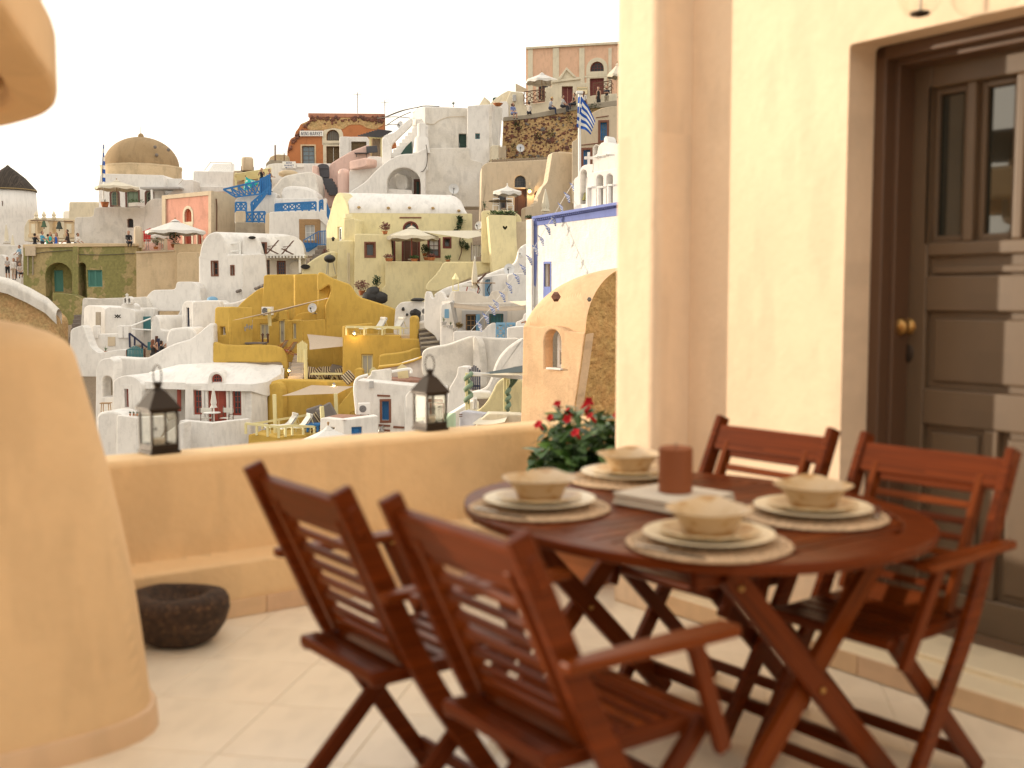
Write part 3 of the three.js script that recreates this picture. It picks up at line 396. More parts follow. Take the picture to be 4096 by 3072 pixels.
// window or door set into a wall; returns the hole to cut
function win(H, P, [a, b], o = {}) {
  const n = o.n || 0, [x0, y0, x1, y1] = P.rect(a, b, n), w = x1 - x0, h = y1 - y0, rec = o.rec ?? 0.22, fw = Math.min(o.fw ?? 0.07, w * 0.22), fm = o.m || M.brown;
  const hole = opening(x0, y0, x1, y1, o.arch), z = n - rec;
  const inner = opening(x0 + fw, y0 + fw, x1 - fw, y1 - fw, o.arch), fs = toShape(hole); fs.holes.push(new THREE.Path(dedupe(inner.map(p => new THREE.Vector2(...p)))));
  const fr = [extrude(fs, 0.07, 0).translate(0, 0, z)];
  const nx = o.nx ?? 2, ny = o.ny ?? 2, bw = o.bw ?? 0.035;
  if (!o.solid && !o.louvre) { for (let i = 1; i < nx; i++) fr.push(box(bw, h - fw, 0.05, x0 + fw + (w - 2 * fw) * i / nx, (y0 + y1) / 2 - (o.arch ? 0.0 : 0), z - 0.03)); for (let j = 1; j < ny; j++) fr.push(box(w - fw, bw, 0.05, (x0 + x1) / 2, y0 + fw + (h - 2 * fw) * j / ny, z - 0.03)); }
  const f = put(H, o.name || 'window', merge(fr.map(g => { const q = g.index ? g.toNonIndexed() : g; return q; })), P, fm, o.parent);
  if (o.solid) { const k = o.leaves ?? 1; for (let i = 0; i < k; i++) { const lw = (w - 2 * fw) / k; const L = []; const cx = x0 + fw + lw * (i + 0.5); if (o.arch) { L.push(extrude(toShape(opening(cx - lw / 2 + 0.01, y0 + fw, cx + lw / 2 - 0.01, y1 - fw, k === 1 ? o.arch : 0)), 0.04, 0).translate(0, 0, z - 0.04)); } else { L.push(rbox(lw - 0.015, h - 2 * fw, 0.04, cx, (y0 + y1) / 2, z - 0.05, 0.006, 1)); const pn = o.panels ?? 3; for (let j = 0; j < pn; j++) L.push(rbox(lw * 0.66, (h - 2 * fw) / pn * 0.72, 0.03, cx, y0 + fw + (h - 2 * fw) * (j + 0.5) / pn, z - 0.028, 0.012, 1)); } put(H, 'leaf', merge(L.map(g => g.index ? g.toNonIndexed() : g)), P, o.solid, f); } }
  else if (o.louvre) { for (let i = 0; i < 2; i++) { const lw = (w - 2 * fw) / 2, cx = x0 + fw + lw * (i + 0.5), L = [rbox(0.05, h - 2 * fw, 0.04, cx - lw / 2 + 0.03, (y0 + y1) / 2, z - 0.03, 0.005, 1), rbox(0.05, h - 2 * fw, 0.04, cx + lw / 2 - 0.03, (y0 + y1) / 2, z - 0.03, 0.005, 1)]; const k = Math.round(h / 0.09); for (let j = 0; j < k; j++) L.push(box(lw - 0.08, 0.012, 0.05).rotateX(0.7).translate(cx, y0 + fw + (h - 2 * fw) * (j + 0.5) / k, z - 0.035)); L.push(box(lw, h - 2 * fw, 0.01, cx, (y0 + y1) / 2, z - 0.065)); put(H, 'shutter', merge(L), P, o.louvre, f); } }
  else { const pm = o.pane || M.glass; if (o.arch) put(H, 'pane', extrude(toShape(inner), 0.01, 0).translate(0, 0, z - 0.045), P, pm, f); else for (let i = 0; i < nx; i++) for (let j = 0; j < ny; j++) put(H, 'pane', box((w - 2 * fw) / nx - bw * 0.3, (h - 2 * fw) / ny - bw * 0.3, 0.01, x0 + fw + (w - 2 * fw) * (i + 0.5) / nx, y0 + fw + (h - 2 * fw) * (j + 0.5) / ny, z - 0.05), P, pm, f); }
  if (o.curtain) put(H, 'curtain', box(w - 2 * fw, h * 0.5, 0.004, (x0 + x1) / 2, y1 - fw - h * 0.25, z - 0.042), P, o.curtain, f);
  if (o.sur) { const sw = o.sw ?? 0.16; let ss2; if (o.door) ss2 = toShape([[x0 - sw, y0], [x0, y0], [x0, y1], [x1, y1], [x1, y0], [x1 + sw, y0], [x1 + sw, y1 + sw], [x0 - sw, y1 + sw]]); else { ss2 = toShape(opening(x0 - sw, y0 - sw, x1 + sw, y1 + sw, o.arch)); ss2.holes.push(new THREE.Path(dedupe(hole.map(p => new THREE.Vector2(...p))))); } put(H, 'surround', extrude(ss2, 0.12, 0.01, 1).translate(0, 0, n + 0.035), P, o.sur, f); }
  if (o.sill) put(H, 'sill', rbox(w + 0.16, 0.06, 0.18, (x0 + x1) / 2, y0 - 0.02, n + 0.02, 0.01, 1), P, o.sill, f);
  if (o.handle) put(H, 'handle', rbox(0.03, 0.16, 0.05, x1 - fw - 0.1, y0 + Math.min(1.0, h * 0.45), z + 0.01, 0.008, 1), P, M.metal, f);
  return hole;
}
const hole = (P, [a, b], arch, n = 0) => opening(...P.rect(a, b, n), arch);
// a plain block: front outline in the picture, side running back until it shows at sidePx
function block(H, name, at, d, yaw, pts, m, o = {}) { const P = new Plane(at, d, yaw); const depth = o.side !== undefined ? Math.abs(P.depthTo(at, o.side)) : (o.depth ?? 4); slab(H, name, P, pts, depth, m, o); return P; }
// barrel vault between two end profiles given as picture points at their distances
function vaultSheet(H, name, prof0, d0, prof1, d1, m, n = 10) { const a = prof0.map(p => W(p[0], p[1], d0)), b = prof1.map(p => W(p[0], p[1], d1)); const ca = new THREE.CatmullRomCurve3(a), cb = new THREE.CatmullRomCurve3(b), pa = ca.getPoints(20), pb = cb.getPoints(20), rows = []; for (let i = 0; i <= n; i++) rows.push(pa.map((p, j) => p.clone().lerp(pb[j], i / n))); return put(H, name, sheet(rows), null, m); }
const wire = (H, name, pts, r, m) => put(H, name, tube(pts, r, 5, pts.length * 5), null, m);

// ---------------------------------------------------------------- repeated village furniture
function umbrella(label, [ax, ay], d, halfPx, rimY, footY, o = {}) {
  const k = d / FOC, R = halfPx * k, foot = W(ax, footY, d), top = W(ax, ay, d), rim = W(ax, rimY, d), g = thing('parasol', label, 'parasol', foot, o.turn || 0.3, 'open parasols');
  const yt = top.y - foot.y, yr = rim.y - foot.y, m = o.m || M.canvas, N = 8, can = [], val = [];
  const P = (i, r, y) => V(Math.cos(i / N * 6.2832) * r, y, Math.sin(i / N * 6.2832) * r);
  const rows = []; for (let s = 0; s <= 6; s++) { const t = s / 6, row = []; for (let i = 0; i <= N * 4; i++) { const f = (i % 4) / 4, sag = Math.sin(f * Math.PI); const r = R * t * (1 - 0.075 * sag); row.push(P(i / 4, r, yt + (yr - yt) * Math.pow(t, 0.92) - 0.05 * sag * t)); } rows.push(row); }
  part(g, 'canopy', sheet(rows), m);
  const vr = []; for (let s = 0; s <= 1; s++) { const row = []; for (let i = 0; i <= N * 4; i++) { const f = (i % 4) / 4, sag = Math.sin(f * Math.PI); row.push(P(i / 4, R * (1 - 0.075 * sag) * (1 + 0.01 * s), yr - 0.05 * sag - s * (0.20 + 0.05 * Math.sin(i * 1.57)))); } vr.push(row); } part(g, 'valance', sheet(vr), m);
  const cr = []; for (let s = 0; s <= 2; s++) { const row = []; for (let i = 0; i <= N; i++) row.push(P(i, R * 0.17 * s / 2 + 0.01, yt + 0.09 - 0.09 * s)); cr.push(row); } part(g, 'vent', sheet(cr), m);
  part(g, 'pole', rod(V(0, 0, 0), V(0, yt + 0.12, 0), 0.03, 8), o.pole || M.tan); for (let i = 0; i < N; i++) part(g, 'rib', rod(P(i, 0.04, yt - 0.12), P(i, R * 0.97, yr - 0.04), 0.014, 4), o.pole || M.tan);
  part(g, 'finial', ball(0.05, 0, yt + 0.16, 0, 8, 6), o.pole || M.tan); part(g, 'foot', rbox(0.5, 0.08, 0.5, 0, 0.04, 0, 0.02), M.concrete);
  return g;
}
function closedUmbrella(label, [ax, ay], d, halfPx, hemY, footY, m = M.canvas) {
  const k = d / FOC, R = halfPx * k, foot = W(ax, footY, d), yt = W(ax, ay, d).y - foot.y, yh = W(ax, hemY, d).y - foot.y, g = thing('folded_parasol', label, 'parasol', foot, 0, 'folded parasols');
  const rows = []; for (let s = 0; s <= 8; s++) { const t = s / 8, row = []; for (let i = 0; i <= 32; i++) { const a = i / 32 * 6.2832, r = R * (0.12 + 0.88 * Math.pow(t, 0.8)) * (t > 0.75 && t < 0.9 ? 0.72 : 1) * (1 + 0.16 * Math.cos(a * 8)); row.push(V(Math.cos(a) * r, yt + (yh - yt) * t, Math.sin(a) * r)); } rows.push(row); }
  part(g, 'cover', sheet(rows), m); part(g, 'tie', new THREE.TorusGeometry(R * 0.7, 0.02, 5, 16).rotateX(Math.PI / 2).translate(0, yt + (yh - yt) * 0.8, 0), m); part(g, 'pole', rod(V(0, 0, 0), V(0, yt + 0.08, 0), 0.03, 8), M.whitePaint); part(g, 'foot', rbox(0.45, 0.08, 0.45, 0, 0.04, 0, 0.02), M.concrete);
  return g;
}
function leaves(n, rx, ry, rz, size, flat = 0.5) { const L = []; for (let i = 0; i < n; i++) { const a = rr(0, 6.2832), c = rr(-1, 1), r = Math.pow(rnd(), 0.4), s = size * rr(0.6, 1.3); const q = new THREE.BufferGeometry(); q.setAttribute('position', new THREE.Float32BufferAttribute([0, 0, 0, -s * 0.35, s * 0.1, s * 0.5, 0, 0.05 * s, s, 0, 0, 0, 0, 0.05 * s, s, s * 0.35, s * 0.1, s * 0.5], 3)); q.setAttribute('uv', new THREE.Float32BufferAttribute(new Array(12).fill(0), 2)); q.computeVertexNormals(); q.rotateX(rr(-1.2, 0.6)).rotateY(rr(0, 6.28)); const k = Math.sqrt(1 - c * c); q.translate(Math.cos(a) * k * r * rx, c * r * ry, Math.sin(a) * k * r * rz); L.push(q); } return mergeGeometries(L); }
function blades(n, len, spread, w) { const L = []; for (let i = 0; i < n; i++) { const a = i * 2.4 + rr(-0.2, 0.2), t = rr(0.15, 1) * spread, l = len * rr(0.7, 1.1); const rows = []; for (let s = 0; s <= 3; s++) { const u = s / 3, bend = t * u * (0.6 + 0.6 * u), hw = w * (1 - u * 0.93); rows.push([V(-hw, 0, 0), V(hw, 0, 0)].map(p => p.add(V(0, l * u * Math.cos(bend), l * u * Math.sin(bend))))); } L.push(sheet(rows, false).rotateY(a)); } return merge(L); }
function potPlant(label, [px, py], d, potW, potH, plantH, o = {}) {   // sizes in picture pixels of the photograph
  const k = d / FOC, w = potW * k / 2, h = potH * k, H = plantH * k, g = thing(o.name || 'potted_plant', label, 'potted plant', W(px, py, d), rr(0, 3), o.group || 'pots on the terraces');
  part(g, 'pot', o.square ? rbox(w * 2, h, w * 1.4, 0, h / 2, 0, 0.02) : lathe([[0, 0], [w * 0.66, 0], [w * 0.72, h * 0.1], [w * 0.93, h * 0.8], [w, h * 0.84], [w, h], [w * 0.88, h], [w * 0.85, h * 0.9], [0, h * 0.88]], 16), o.pot || M.terracotta);
  const lm = o.leaf || M.leaf;
  if (o.kind === 'aloe') part(g, 'foliage', blades(o.n || 16, H, 1.2, H * 0.07).translate(0, h * 0.85, 0), lm);
  else if (o.kind === 'tall') part(g, 'foliage', [blades(10, H, 0.5, 0.02).translate(0, h * 0.85, 0), leaves(o.n || 120, w * 1.3, H * 0.5, w * 1.3, 0.13).translate(0, h + H * 0.5, 0)].map(q => q), lm);
  else part(g, 'foliage', leaves(o.n || 150, w * (o.wide || 1.25), H * 0.5, w * (o.wide || 1.25), o.leafSize || 0.12).translate(0, h + H * 0.42, 0), lm);
  return g;
}
function dish(label, [px, py], d, rPx, yaw, o = {}) {
  const R = rPx * d / FOC, c = W(px, py, d), g = thing('satellite_dish', label, 'satellite dish', c, rad(-yaw), 'satellite dishes');
  const t = o.tilt ?? 0.35, f = q => q.rotateX(-t); part(g, 'reflector', f(lathe(Array.from({ length: 9 }, (_, i) => [R * i / 8, 0.28 * R * (i / 8) ** 2]), 32).rotateX(Math.PI / 2).scale(0.93, 1, 1).translate(0, 0, 0)), M.grey2 || (M.grey2 = mat([0.62, 0.62, 0.62], { roughness: 0.5 })));
  part(g, 'feed_arm', f(merge([rod(V(-R * 0.1, -R * 0.85, R * 0.2), V(-R * 0.1, -R * 0.35, R * 0.95), 0.018, 6), rbox(0.07, 0.07, 0.14, -R * 0.1, -R * 0.3, R * 0.95, 0.01, 1)].map(q => q.index ? q.toNonIndexed() : q))), M.black);
  part(g, 'mount', [rod(V(0, 0, -0.06), V(0, -R * 0.5, -0.35), 0.03, 6), rod(V(0, -R * 0.5, -0.35), V(0.0, -R * 1.2, -0.4), 0.03, 6), rod(V(0, -R * 0.9, -0.38), V(R * 0.6, -R * 1.2, -0.4), 0.02, 6), rod(V(0, -R * 0.9, -0.38), V(-R * 0.6, -R * 1.2, -0.4), 0.02, 6)], M.metal);
  if (o.text) { const s = sign(g, o.text, R * 0.55, R * 0.3, { bg: '#c9c8c6', fg: o.fg || '#333', pad: 0.1 }); s.name = 'lettering'; s.position.set(0.0, R * 0.42 * Math.cos(t), 0.06 + R * 0.42 * Math.sin(t) * -0.2 + 0.05); s.rotation.x = -t; }
  return g;
}
function sign(parent, lines, w, h, o = {}) {
  const c = document.createElement('canvas'); c.width = 512; c.height = Math.max(64, Math.round(512 * h / w)); const x = c.getContext('2d'); x.fillStyle = o.bg || '#e9e6df'; x.fillRect(0, 0, c.width, c.height);
  if (o.border) { x.strokeStyle = o.border; x.lineWidth = 12; x.strokeRect(10, 10, c.width - 20, c.height - 20); }
  x.fillStyle = o.fg || '#1b1b3a'; x.textAlign = 'center'; x.textBaseline = 'middle'; const L = [].concat(lines), n = L.length + (o.arrow ? 0.6 : 0), fs = Math.min(c.height / n * (o.size || 0.78), 400);
  L.forEach((s, i) => { x.font = `bold ${o.small && i ? fs * 0.5 : fs}px ${o.font || 'sans-serif'}`; x.fillText(s, c.width / 2, c.height * (i + 0.5 + (o.pad ?? 0.05)) / n, c.width * 0.92); });
  if (o.arrow) { const y = c.height * (1 - 0.25 / n); x.fillRect(150, y - 6, 260, 12); x.beginPath(); x.moveTo(90, y); x.lineTo(165, y - 26); x.lineTo(165, y + 26); x.fill(); }
  const t = new THREE.CanvasTexture(c); t.colorSpace = THREE.SRGBColorSpace; const g = new THREE.PlaneGeometry(w, h);
  const o2 = new THREE.Mesh(g, new THREE.MeshStandardMaterial({ map: t, roughness: 0.7, side: THREE.DoubleSide })); o2.name = 'lettering'; parent.add(o2); return o2;
}
function signBoard(label, a, b, d, lines, o = {}) { const P = new Plane([(a[0] + b[0]) / 2, (a[1] + b[1]) / 2], d, o.yaw || 0), [x0, y0, x1, y1] = P.rect(a, b), g = thing('sign_board', label, 'sign', P.O, -rad(o.yaw || 0)); part(g, 'board', rbox(x1 - x0, y1 - y0, 0.06, (x0 + x1) / 2, (y0 + y1) / 2, 0, 0.008, 1), o.board || M.whitePaint); const s = sign(g, lines, (x1 - x0) * 0.985, (y1 - y0) * 0.97, o); s.position.set((x0 + x1) / 2, (y0 + y1) / 2, 0.034); return g; }
function acUnit(label, a, b, d, yaw = 0) { const P = new Plane([(a[0] + b[0]) / 2, b[1]], d, yaw), [x0, y0, x1, y1] = P.rect(a, b), w = x1 - x0, h = y1 - y0, g = thing('air_conditioner', label, 'air conditioner', P.O, -rad(yaw), 'air conditioner units'); part(g, 'casing', rbox(w, h * 0.92, 0.32, 0, h * 0.54, -0.16, 0.02), M.whitePaint); const r = Math.min(w * 0.3, h * 0.36), gr = []; for (let i = 1; i <= 4; i++) gr.push(new THREE.TorusGeometry(r * i / 4, 0.008, 4, 24).translate(-w * 0.14, h * 0.54, 0.012)); part(g, 'fan', new THREE.CylinderGeometry(r * 0.97, r * 0.97, 0.01, 24).rotateX(Math.PI / 2).translate(-w * 0.14, h * 0.54, 0.002), M.darkGrey); part(g, 'grille', gr, M.grey); for (const s of [-1, 1]) part(g, 'bracket', rbox(0.05, h * 0.09, 0.4, s * w * 0.33, h * 0.045, -0.16, 0.01, 1), M.metal); return g; }
function railing(label, rail, P, topPts, botPts, m, o = {}) {   // posts with crossed braces between a top and a bottom line of picture points
  const g = thing(o.name || 'railing', label, 'railing', P.w(botPts[0]), 0, o.group || 'painted railings'), O = g.position, w = p => P.w(p, o.n || 0).sub(O), n = o.cells || 4, r = o.r || 0.045;
  const lerp = (L, t) => { const s = t * (L.length - 1), i = Math.min(Math.floor(s), L.length - 2), f = s - i; return [L[i][0] + (L[i + 1][0] - L[i][0]) * f, L[i][1] + (L[i + 1][1] - L[i][1]) * f]; };
  for (let i = 0; i < topPts.length - 1; i++) part(g, 'top_rail', bar(w(topPts[i]), w(topPts[i + 1]), r * 1.5, r * 1.5, 0), m);
  if (!o.nobottom) for (let i = 0; i < botPts.length - 1; i++) part(g, 'bottom_rail', bar(w(botPts[i]), w(botPts[i + 1]), r * 1.2, r * 1.2, 0), m);
  for (let i = 0; i <= n; i++) { const a = w(lerp(topPts, i / n)), b = w(lerp(botPts, i / n)); b.y -= o.foot || 0; part(g, 'post', bar(b, a, r * 1.3, r * 1.3, 0), m); }
  if (o.cross) for (let i = 0; i < n; i++) { const a = w(lerp(topPts, i / n)), b = w(lerp(botPts, (i + 1) / n)), c = w(lerp(botPts, i / n)), e = w(lerp(topPts, (i + 1) / n)); part(g, 'brace', bar(a, b, r, r * 0.8, 0), m); part(g, 'brace', bar(c, e, r, r * 0.7, 0), m); }
  return g;
}
function sail(label, pts, d, m = M.sail, sag = 0.15) {          // pts: four corners [px, py, d]
  const c = pts.map(p => W(p[0], p[1], p[2] || d)), mid = c.reduce((s, p) => s.add(p), V(0, 0, 0)).multiplyScalar(1 / c.length), g = thing('shade_sail', label, 'shade sail', mid, 0, 'shade sails'); const q = c.map(p => p.clone().sub(mid)), rows = [];
  for (let i = 0; i <= 10; i++) { const row = []; for (let j = 0; j <= 10; j++) { const u = i / 10, v = j / 10; const p = q[0].clone().lerp(q[1], u).lerp(q[3].clone().lerp(q[2], u), v); const e = 1 - Math.pow(Math.max(Math.abs(u - 0.5), Math.abs(v - 0.5)) * 2, 2) * 0; p.y -= sag * Math.sin(u * Math.PI) * Math.sin(v * Math.PI); p.lerp(V(0, p.y, 0), 0.05 * (Math.sin(u * Math.PI) + Math.sin(v * Math.PI))); row.push(p); } rows.push(row); }
  part(g, 'cloth', sheet(rows), m); return g;
}
function lounger(label, [px, py], d, s, flip, yaw) {        // cream sun bed with a raised back; px, py its foot end on the floor
  const g = thing('sun_lounger', label, 'sun lounger', W(px, py, d), rad(yaw), 'sun loungers');
  const side = (x0, y0, x1, y1, t) => bar(V(x0, y0, t), V(x1, y1, t), 0.06, 0.05, 0.01);
  for (const t of [-0.3, 0.3]) { part(g, 'side_rail', tube([V(0, 0.28, t), V(0.4, 0.36, t), V(0.9, 0.30, t), V(1.35, 0.33, t), V(1.9, 0.36, t)], 0.028, 6, 20), M.creamPaint); for (const x of [0.15, 1.55]) part(g, 'leg', rod(V(x, 0, t), V(x, 0.33, t), 0.028, 6), M.creamPaint); }
  part(g, 'mattress', sheet([-0.3, -0.28, 0, 0.28, 0.3].map((t, i) => [[0, 0.30], [0.05, 0.37], [0.4, 0.42], [0.8, 0.38], [1.15, 0.40], [1.3, 0.50], [1.62, 0.92], [1.68, 0.99], [1.72, 0.95], [1.5, 0.62], [1.3, 0.38]].map(([x, y]) => V(x, y - (i === 0 || i === 4 ? 0.05 : 0), t)))), M.cushion);
  part(g, 'headrest', rbox(0.09, 0.26, 0.58, 1.60, 0.88, 0, 0.04).translate(0, 0, 0), M.cushion); part(g, 'back_prop', rod(V(1.62, 0.85, 0.2), V(1.8, 0.36, 0.2), 0.02, 5), M.creamPaint);
  g.scale.set(flip * s, s, s); return g;
}
function deckChair(label, [px, py], d, hPx, yaw, frame = M.brown, cloth = M.cushion) {
  const s = hPx * d / FOC / 1.0, g = thing('deck_chair', label, 'deck chair', W(px, py, d), rad(yaw), 'sling deck chairs');
  for (const t of [-0.27, 0.27]) { part(g, 'long_rail', bar(V(0.42, 0.03, t), V(-0.42, 1.0, t), 0.045, 0.03, 0.005), frame); part(g, 'short_rail', bar(V(-0.38, 0.03, t * 0.9), V(0.42, 0.42, t * 0.9), 0.045, 0.03, 0.005), frame); part(g, 'armrest', bar(V(-0.22, 0.62, t * 1.1), V(0.32, 0.56, t * 1.1), 0.025, 0.05, 0.005), frame); part(g, 'prop', bar(V(0.25, 0.56, t * 1.1), V(0.05, 0.2, t), 0.03, 0.025, 0.004), frame); }
  for (const [x, y] of [[-0.42, 0.99], [0.42, 0.42], [0.4, 0.05], [-0.37, 0.05]]) part(g, 'crossbar', rod(V(x, y, -0.28), V(x, y, 0.28), 0.018, 6), frame);
  part(g, 'sling', sheet([-0.24, 0, 0.24].map(t => [[-0.42, 1.0], [-0.28, 0.78], [-0.1, 0.5], [0.05, 0.36], [0.22, 0.34], [0.42, 0.43]].map(([x, y]) => V(x, y - 0.02, t)))), cloth);
  g.scale.setScalar(s); return g;
}
function flagTex(canton = true) { const c = document.createElement('canvas'); c.width = 270; c.height = 180; const x = c.getContext('2d'); for (let i = 0; i < 9; i++) { x.fillStyle = i % 2 ? '#f2efe8' : '#1c56b0'; x.fillRect(0, i * 20, 270, 20); } x.fillStyle = '#1c56b0'; x.fillRect(0, 0, 100, 100); x.fillStyle = '#f2efe8'; x.fillRect(40, 0, 20, 100); x.fillRect(0, 40, 100, 20); const t = new THREE.CanvasTexture(c); t.colorSpace = THREE.SRGBColorSpace; return t; }
M.flag = mat([0.9, 0.9, 0.9], { map: flagTex(), roughness: 0.9 });
function flagSheet(pts, n = 8, mdl = 6) { // rows of picture points already in 3-D
  const g = new THREE.BufferGeometry(), pos = [], uv = [], idx = []; for (let i = 0; i <= n; i++) for (let j = 0; j <= mdl; j++) { const u = i / n, v = j / mdl, p = pts(u, v); pos.push(p.x, p.y, p.z); uv.push(u, 1 - v); } for (let i = 0; i < n; i++) for (let j = 0; j < mdl; j++) { const a = i * (mdl + 1) + j; idx.push(a, a + mdl + 1, a + 1, a + 1, a + mdl + 1, a + mdl + 2); } g.setAttribute('position', new THREE.Float32BufferAttribute(pos, 3)); g.setAttribute('uv', new THREE.Float32BufferAttribute(uv, 2)); g.setIndex(idx); g.computeVertexNormals(); return g; }
function stairs(H, name, P, pts, m, n) { // pts: bottom-left, bottom-right, top-right, top-left of the flight in the picture; treads step back as they rise
  const [bl, br, tr, tl] = pts; for (let i = 0; i < n; i++) { const t0 = i / n, t1 = (i + 1) / n, L = (a, b, t) => [a[0] + (b[0] - a[0]) * t, a[1] + (b[1] - a[1]) * t]; const a = P.q(L(bl, tl, t0)), b = P.q(L(br, tr, t0)), c = P.q(L(br, tr, t1)), e = P.q(L(bl, tl, t1)); const x0 = Math.min(a[0], e[0]), x1 = Math.max(b[0], c[0]); put(H, name, rbox((a[0] + e[0]) / 2 * 0 + (b[0] + c[0]) / 2 - (a[0] + e[0]) / 2, e[1] - a[1] + 0.25, 1.2, ((a[0] + e[0] + b[0] + c[0]) / 4), (a[1] + e[1]) / 2 - 0.125, -i * 0.3 - 0.6, 0.02, 1), P, m); } }

// ================================================================ LAND, SEA
{
  const colX = [-1400, -600, 0, 350, 600, 900, 1200, 1500, 1800, 2100, 2448, 3000, 3800], top = [1170, 1150, 1120, 1080, 1000, 880, 740, 700, 620, 560, 480, 420, 380];
  const rows = [];
  colX.forEach((px, i) => { const r = []; const t = top[i], far = 114;
    for (const [f, d] of [[0, 60], [0.2, 66], [0.42, 74], [0.62, 84], [0.8, 96], [0.92, 106], [1, far]]) { const py = 1830 + (t - 1830) * f; const p = W(px, py, d + 4.5); p.y -= 1.6 - f * 0.3; r.push(p); }
    const e = r[r.length - 1]; r.push(V(e.x * 1.25, e.y - 0.5, -160), V(e.x * 1.6, e.y - 14, -260), V(e.x * 3, -120, -420));
    const b = r[0]; r.unshift(V(b.x * 0.8, b.y - 3.5, -46), V(b.x * 0.7, b.y - 6, -30), V(b.x * 0.8, -16, -10), V(b.x * 1, -17, 30), V(b.x * 1.4, -40, 90), V(b.x * 2, -120, 200));
    rows.push(r); });
  const g = sheet(rows); structure('hillside', g, M.earth);
  structure('sea', new THREE.CircleGeometry(5000, 64).rotateX(-Math.PI / 2).translate(0, -118, 0), mat([0.10, 0.13, 0.15], { roughness: 0.25 }));
  structure('terrace_base', box(6.6, 16, 5.8), M.sandWorn).position.copy(tw(0.6, -8.11, 2.6)); scene.children[scene.children.length - 1].rotation.y = TH;
  // ridge far to the left, out of the frame, seen mirrored in the door panes
  const R = []; for (let i = 0; i <= 30; i++) { const az = rad(-91 - i * 2.2), d = 420, h = Math.max(0, (5.5 + i * 0.5) * ss(0, 3, i)) * 6.2 * (0.92 + 0.16 * vnoise(i * 0.7, 1, 64, 400)); R.push([V(Math.sin(az) * (d - 120), -118, -Math.cos(az) * (d - 120)), V(Math.sin(az) * (d - 40), h * 0.55 - 4, -Math.cos(az) * (d - 40)), V(Math.sin(az) * d, h, -Math.cos(az) * d), V(Math.sin(az) * (d + 160), -118, -Math.cos(az) * (d + 160))]); }
  structure('far_ridge', sheet(R), M.earth);
}
for (const [x, y, z, w, h, l] of [[-34, 0.2, 3.2, 5, 3.4, 'plain white flat-roofed house left of the terrace, out of view'], [-42, 2.6, 5.5, 6, 3, 'plain white house higher up left of the terrace, out of view']]) {
  const g = thing('white_house', l, 'house', [x, y - h, z]); part(g, 'wall', rbox(7, h + 14, w, 0, (h - 14) / 2, 0, 0.1), M.white); part(g, 'parapet', rbox(7.2, 0.3, w + 0.2, 0, h, 0, 0.05), M.white);
}

// ================================================================ THE VILLAGE, far left and skyline first
{ // windmill
  const H = house('windmill', 'white round windmill tower under a dark conical thatched roof', 'windmill', [43, 1010], 118), k = 118 / FOC, R = 103 * k;
  const y = py => W(43, py, 118).y - H.p.y;
  part(H.g, 'tower', muvSmooth(lathe([[R * 1.12, y(1160)], [R * 1.06, y(1000)], [R * 1.01, y(850)], [R * 0.97, y(765)], [0.01, y(764)]], 40)), M.white);
  part(H.g, 'roof', muvSmooth(lathe([[R * 1.02, y(766)], [R * 0.99, y(757)], [R * 0.62, y(712)], [R * 0.25, y(680)], [R * 0.08, y(667)], [R * 0.03, y(661)], [0.001, y(660)]], 40)), M.thatch);
  part(H.g, 'eave', new THREE.TorusGeometry(R * 0.995, 0.07, 6, 40).rotateX(Math.PI / 2).translate(0, y(762), 0), M.dryLeaf);
  const P = new Plane([8, 820], 118 - R * 0.96, 16); win(H, P, A(-8, 958, 24, 1006), { m: M.brown, n: 0.05, rec: 0, nx: 1, ny: 1, pane: M.glass });
}
{ // church with the great tan dome
  const H = house('domed_church', 'stone church with a big weathered tan dome on the skyline', 'church', [568, 715], 108), k = 108 / FOC, R = 143 * k, y = py => W(568, py, 108).y - H.p.y;
  const pr = []; for (let i = 0; i <= 16; i++) { const a = i / 16 * Math.PI / 2; pr.push([R * Math.cos(a), y(668) + (y(549) - y(668)) * Math.sin(a)]); }
  part(H.g, 'dome', muvSmooth(lathe(pr, 48)), M.domeTan);
  part(H.g, 'drum', muvSmooth(lathe([[R * 1.09, y(760)], [R * 1.09, y(680)], [R * 1.1, y(676)], [R * 1.11, y(670)], [R * 0.98, y(667)]], 12)), M.sandWorn);
  part(H.g, 'lantern', lathe([[0.3, y(552)], [0.26, y(542)], [0.22, y(538)], [0.12, y(534)], [0, y(533)]], 16), M.domeTan); part(H.g, 'spike', rod(V(0, y(535), 0), V(0, y(505), 0), 0.03, 6, 0.012), M.rust);
  for (const [px, py] of A(1200, 452, 1470, 446, 1598, 472, 1485, 522)) put(H, 'peg', ball(0.17, ...W(px, py, 108 - R * 0.78).toArray(), 8, 6), null, M.greyStone);
}
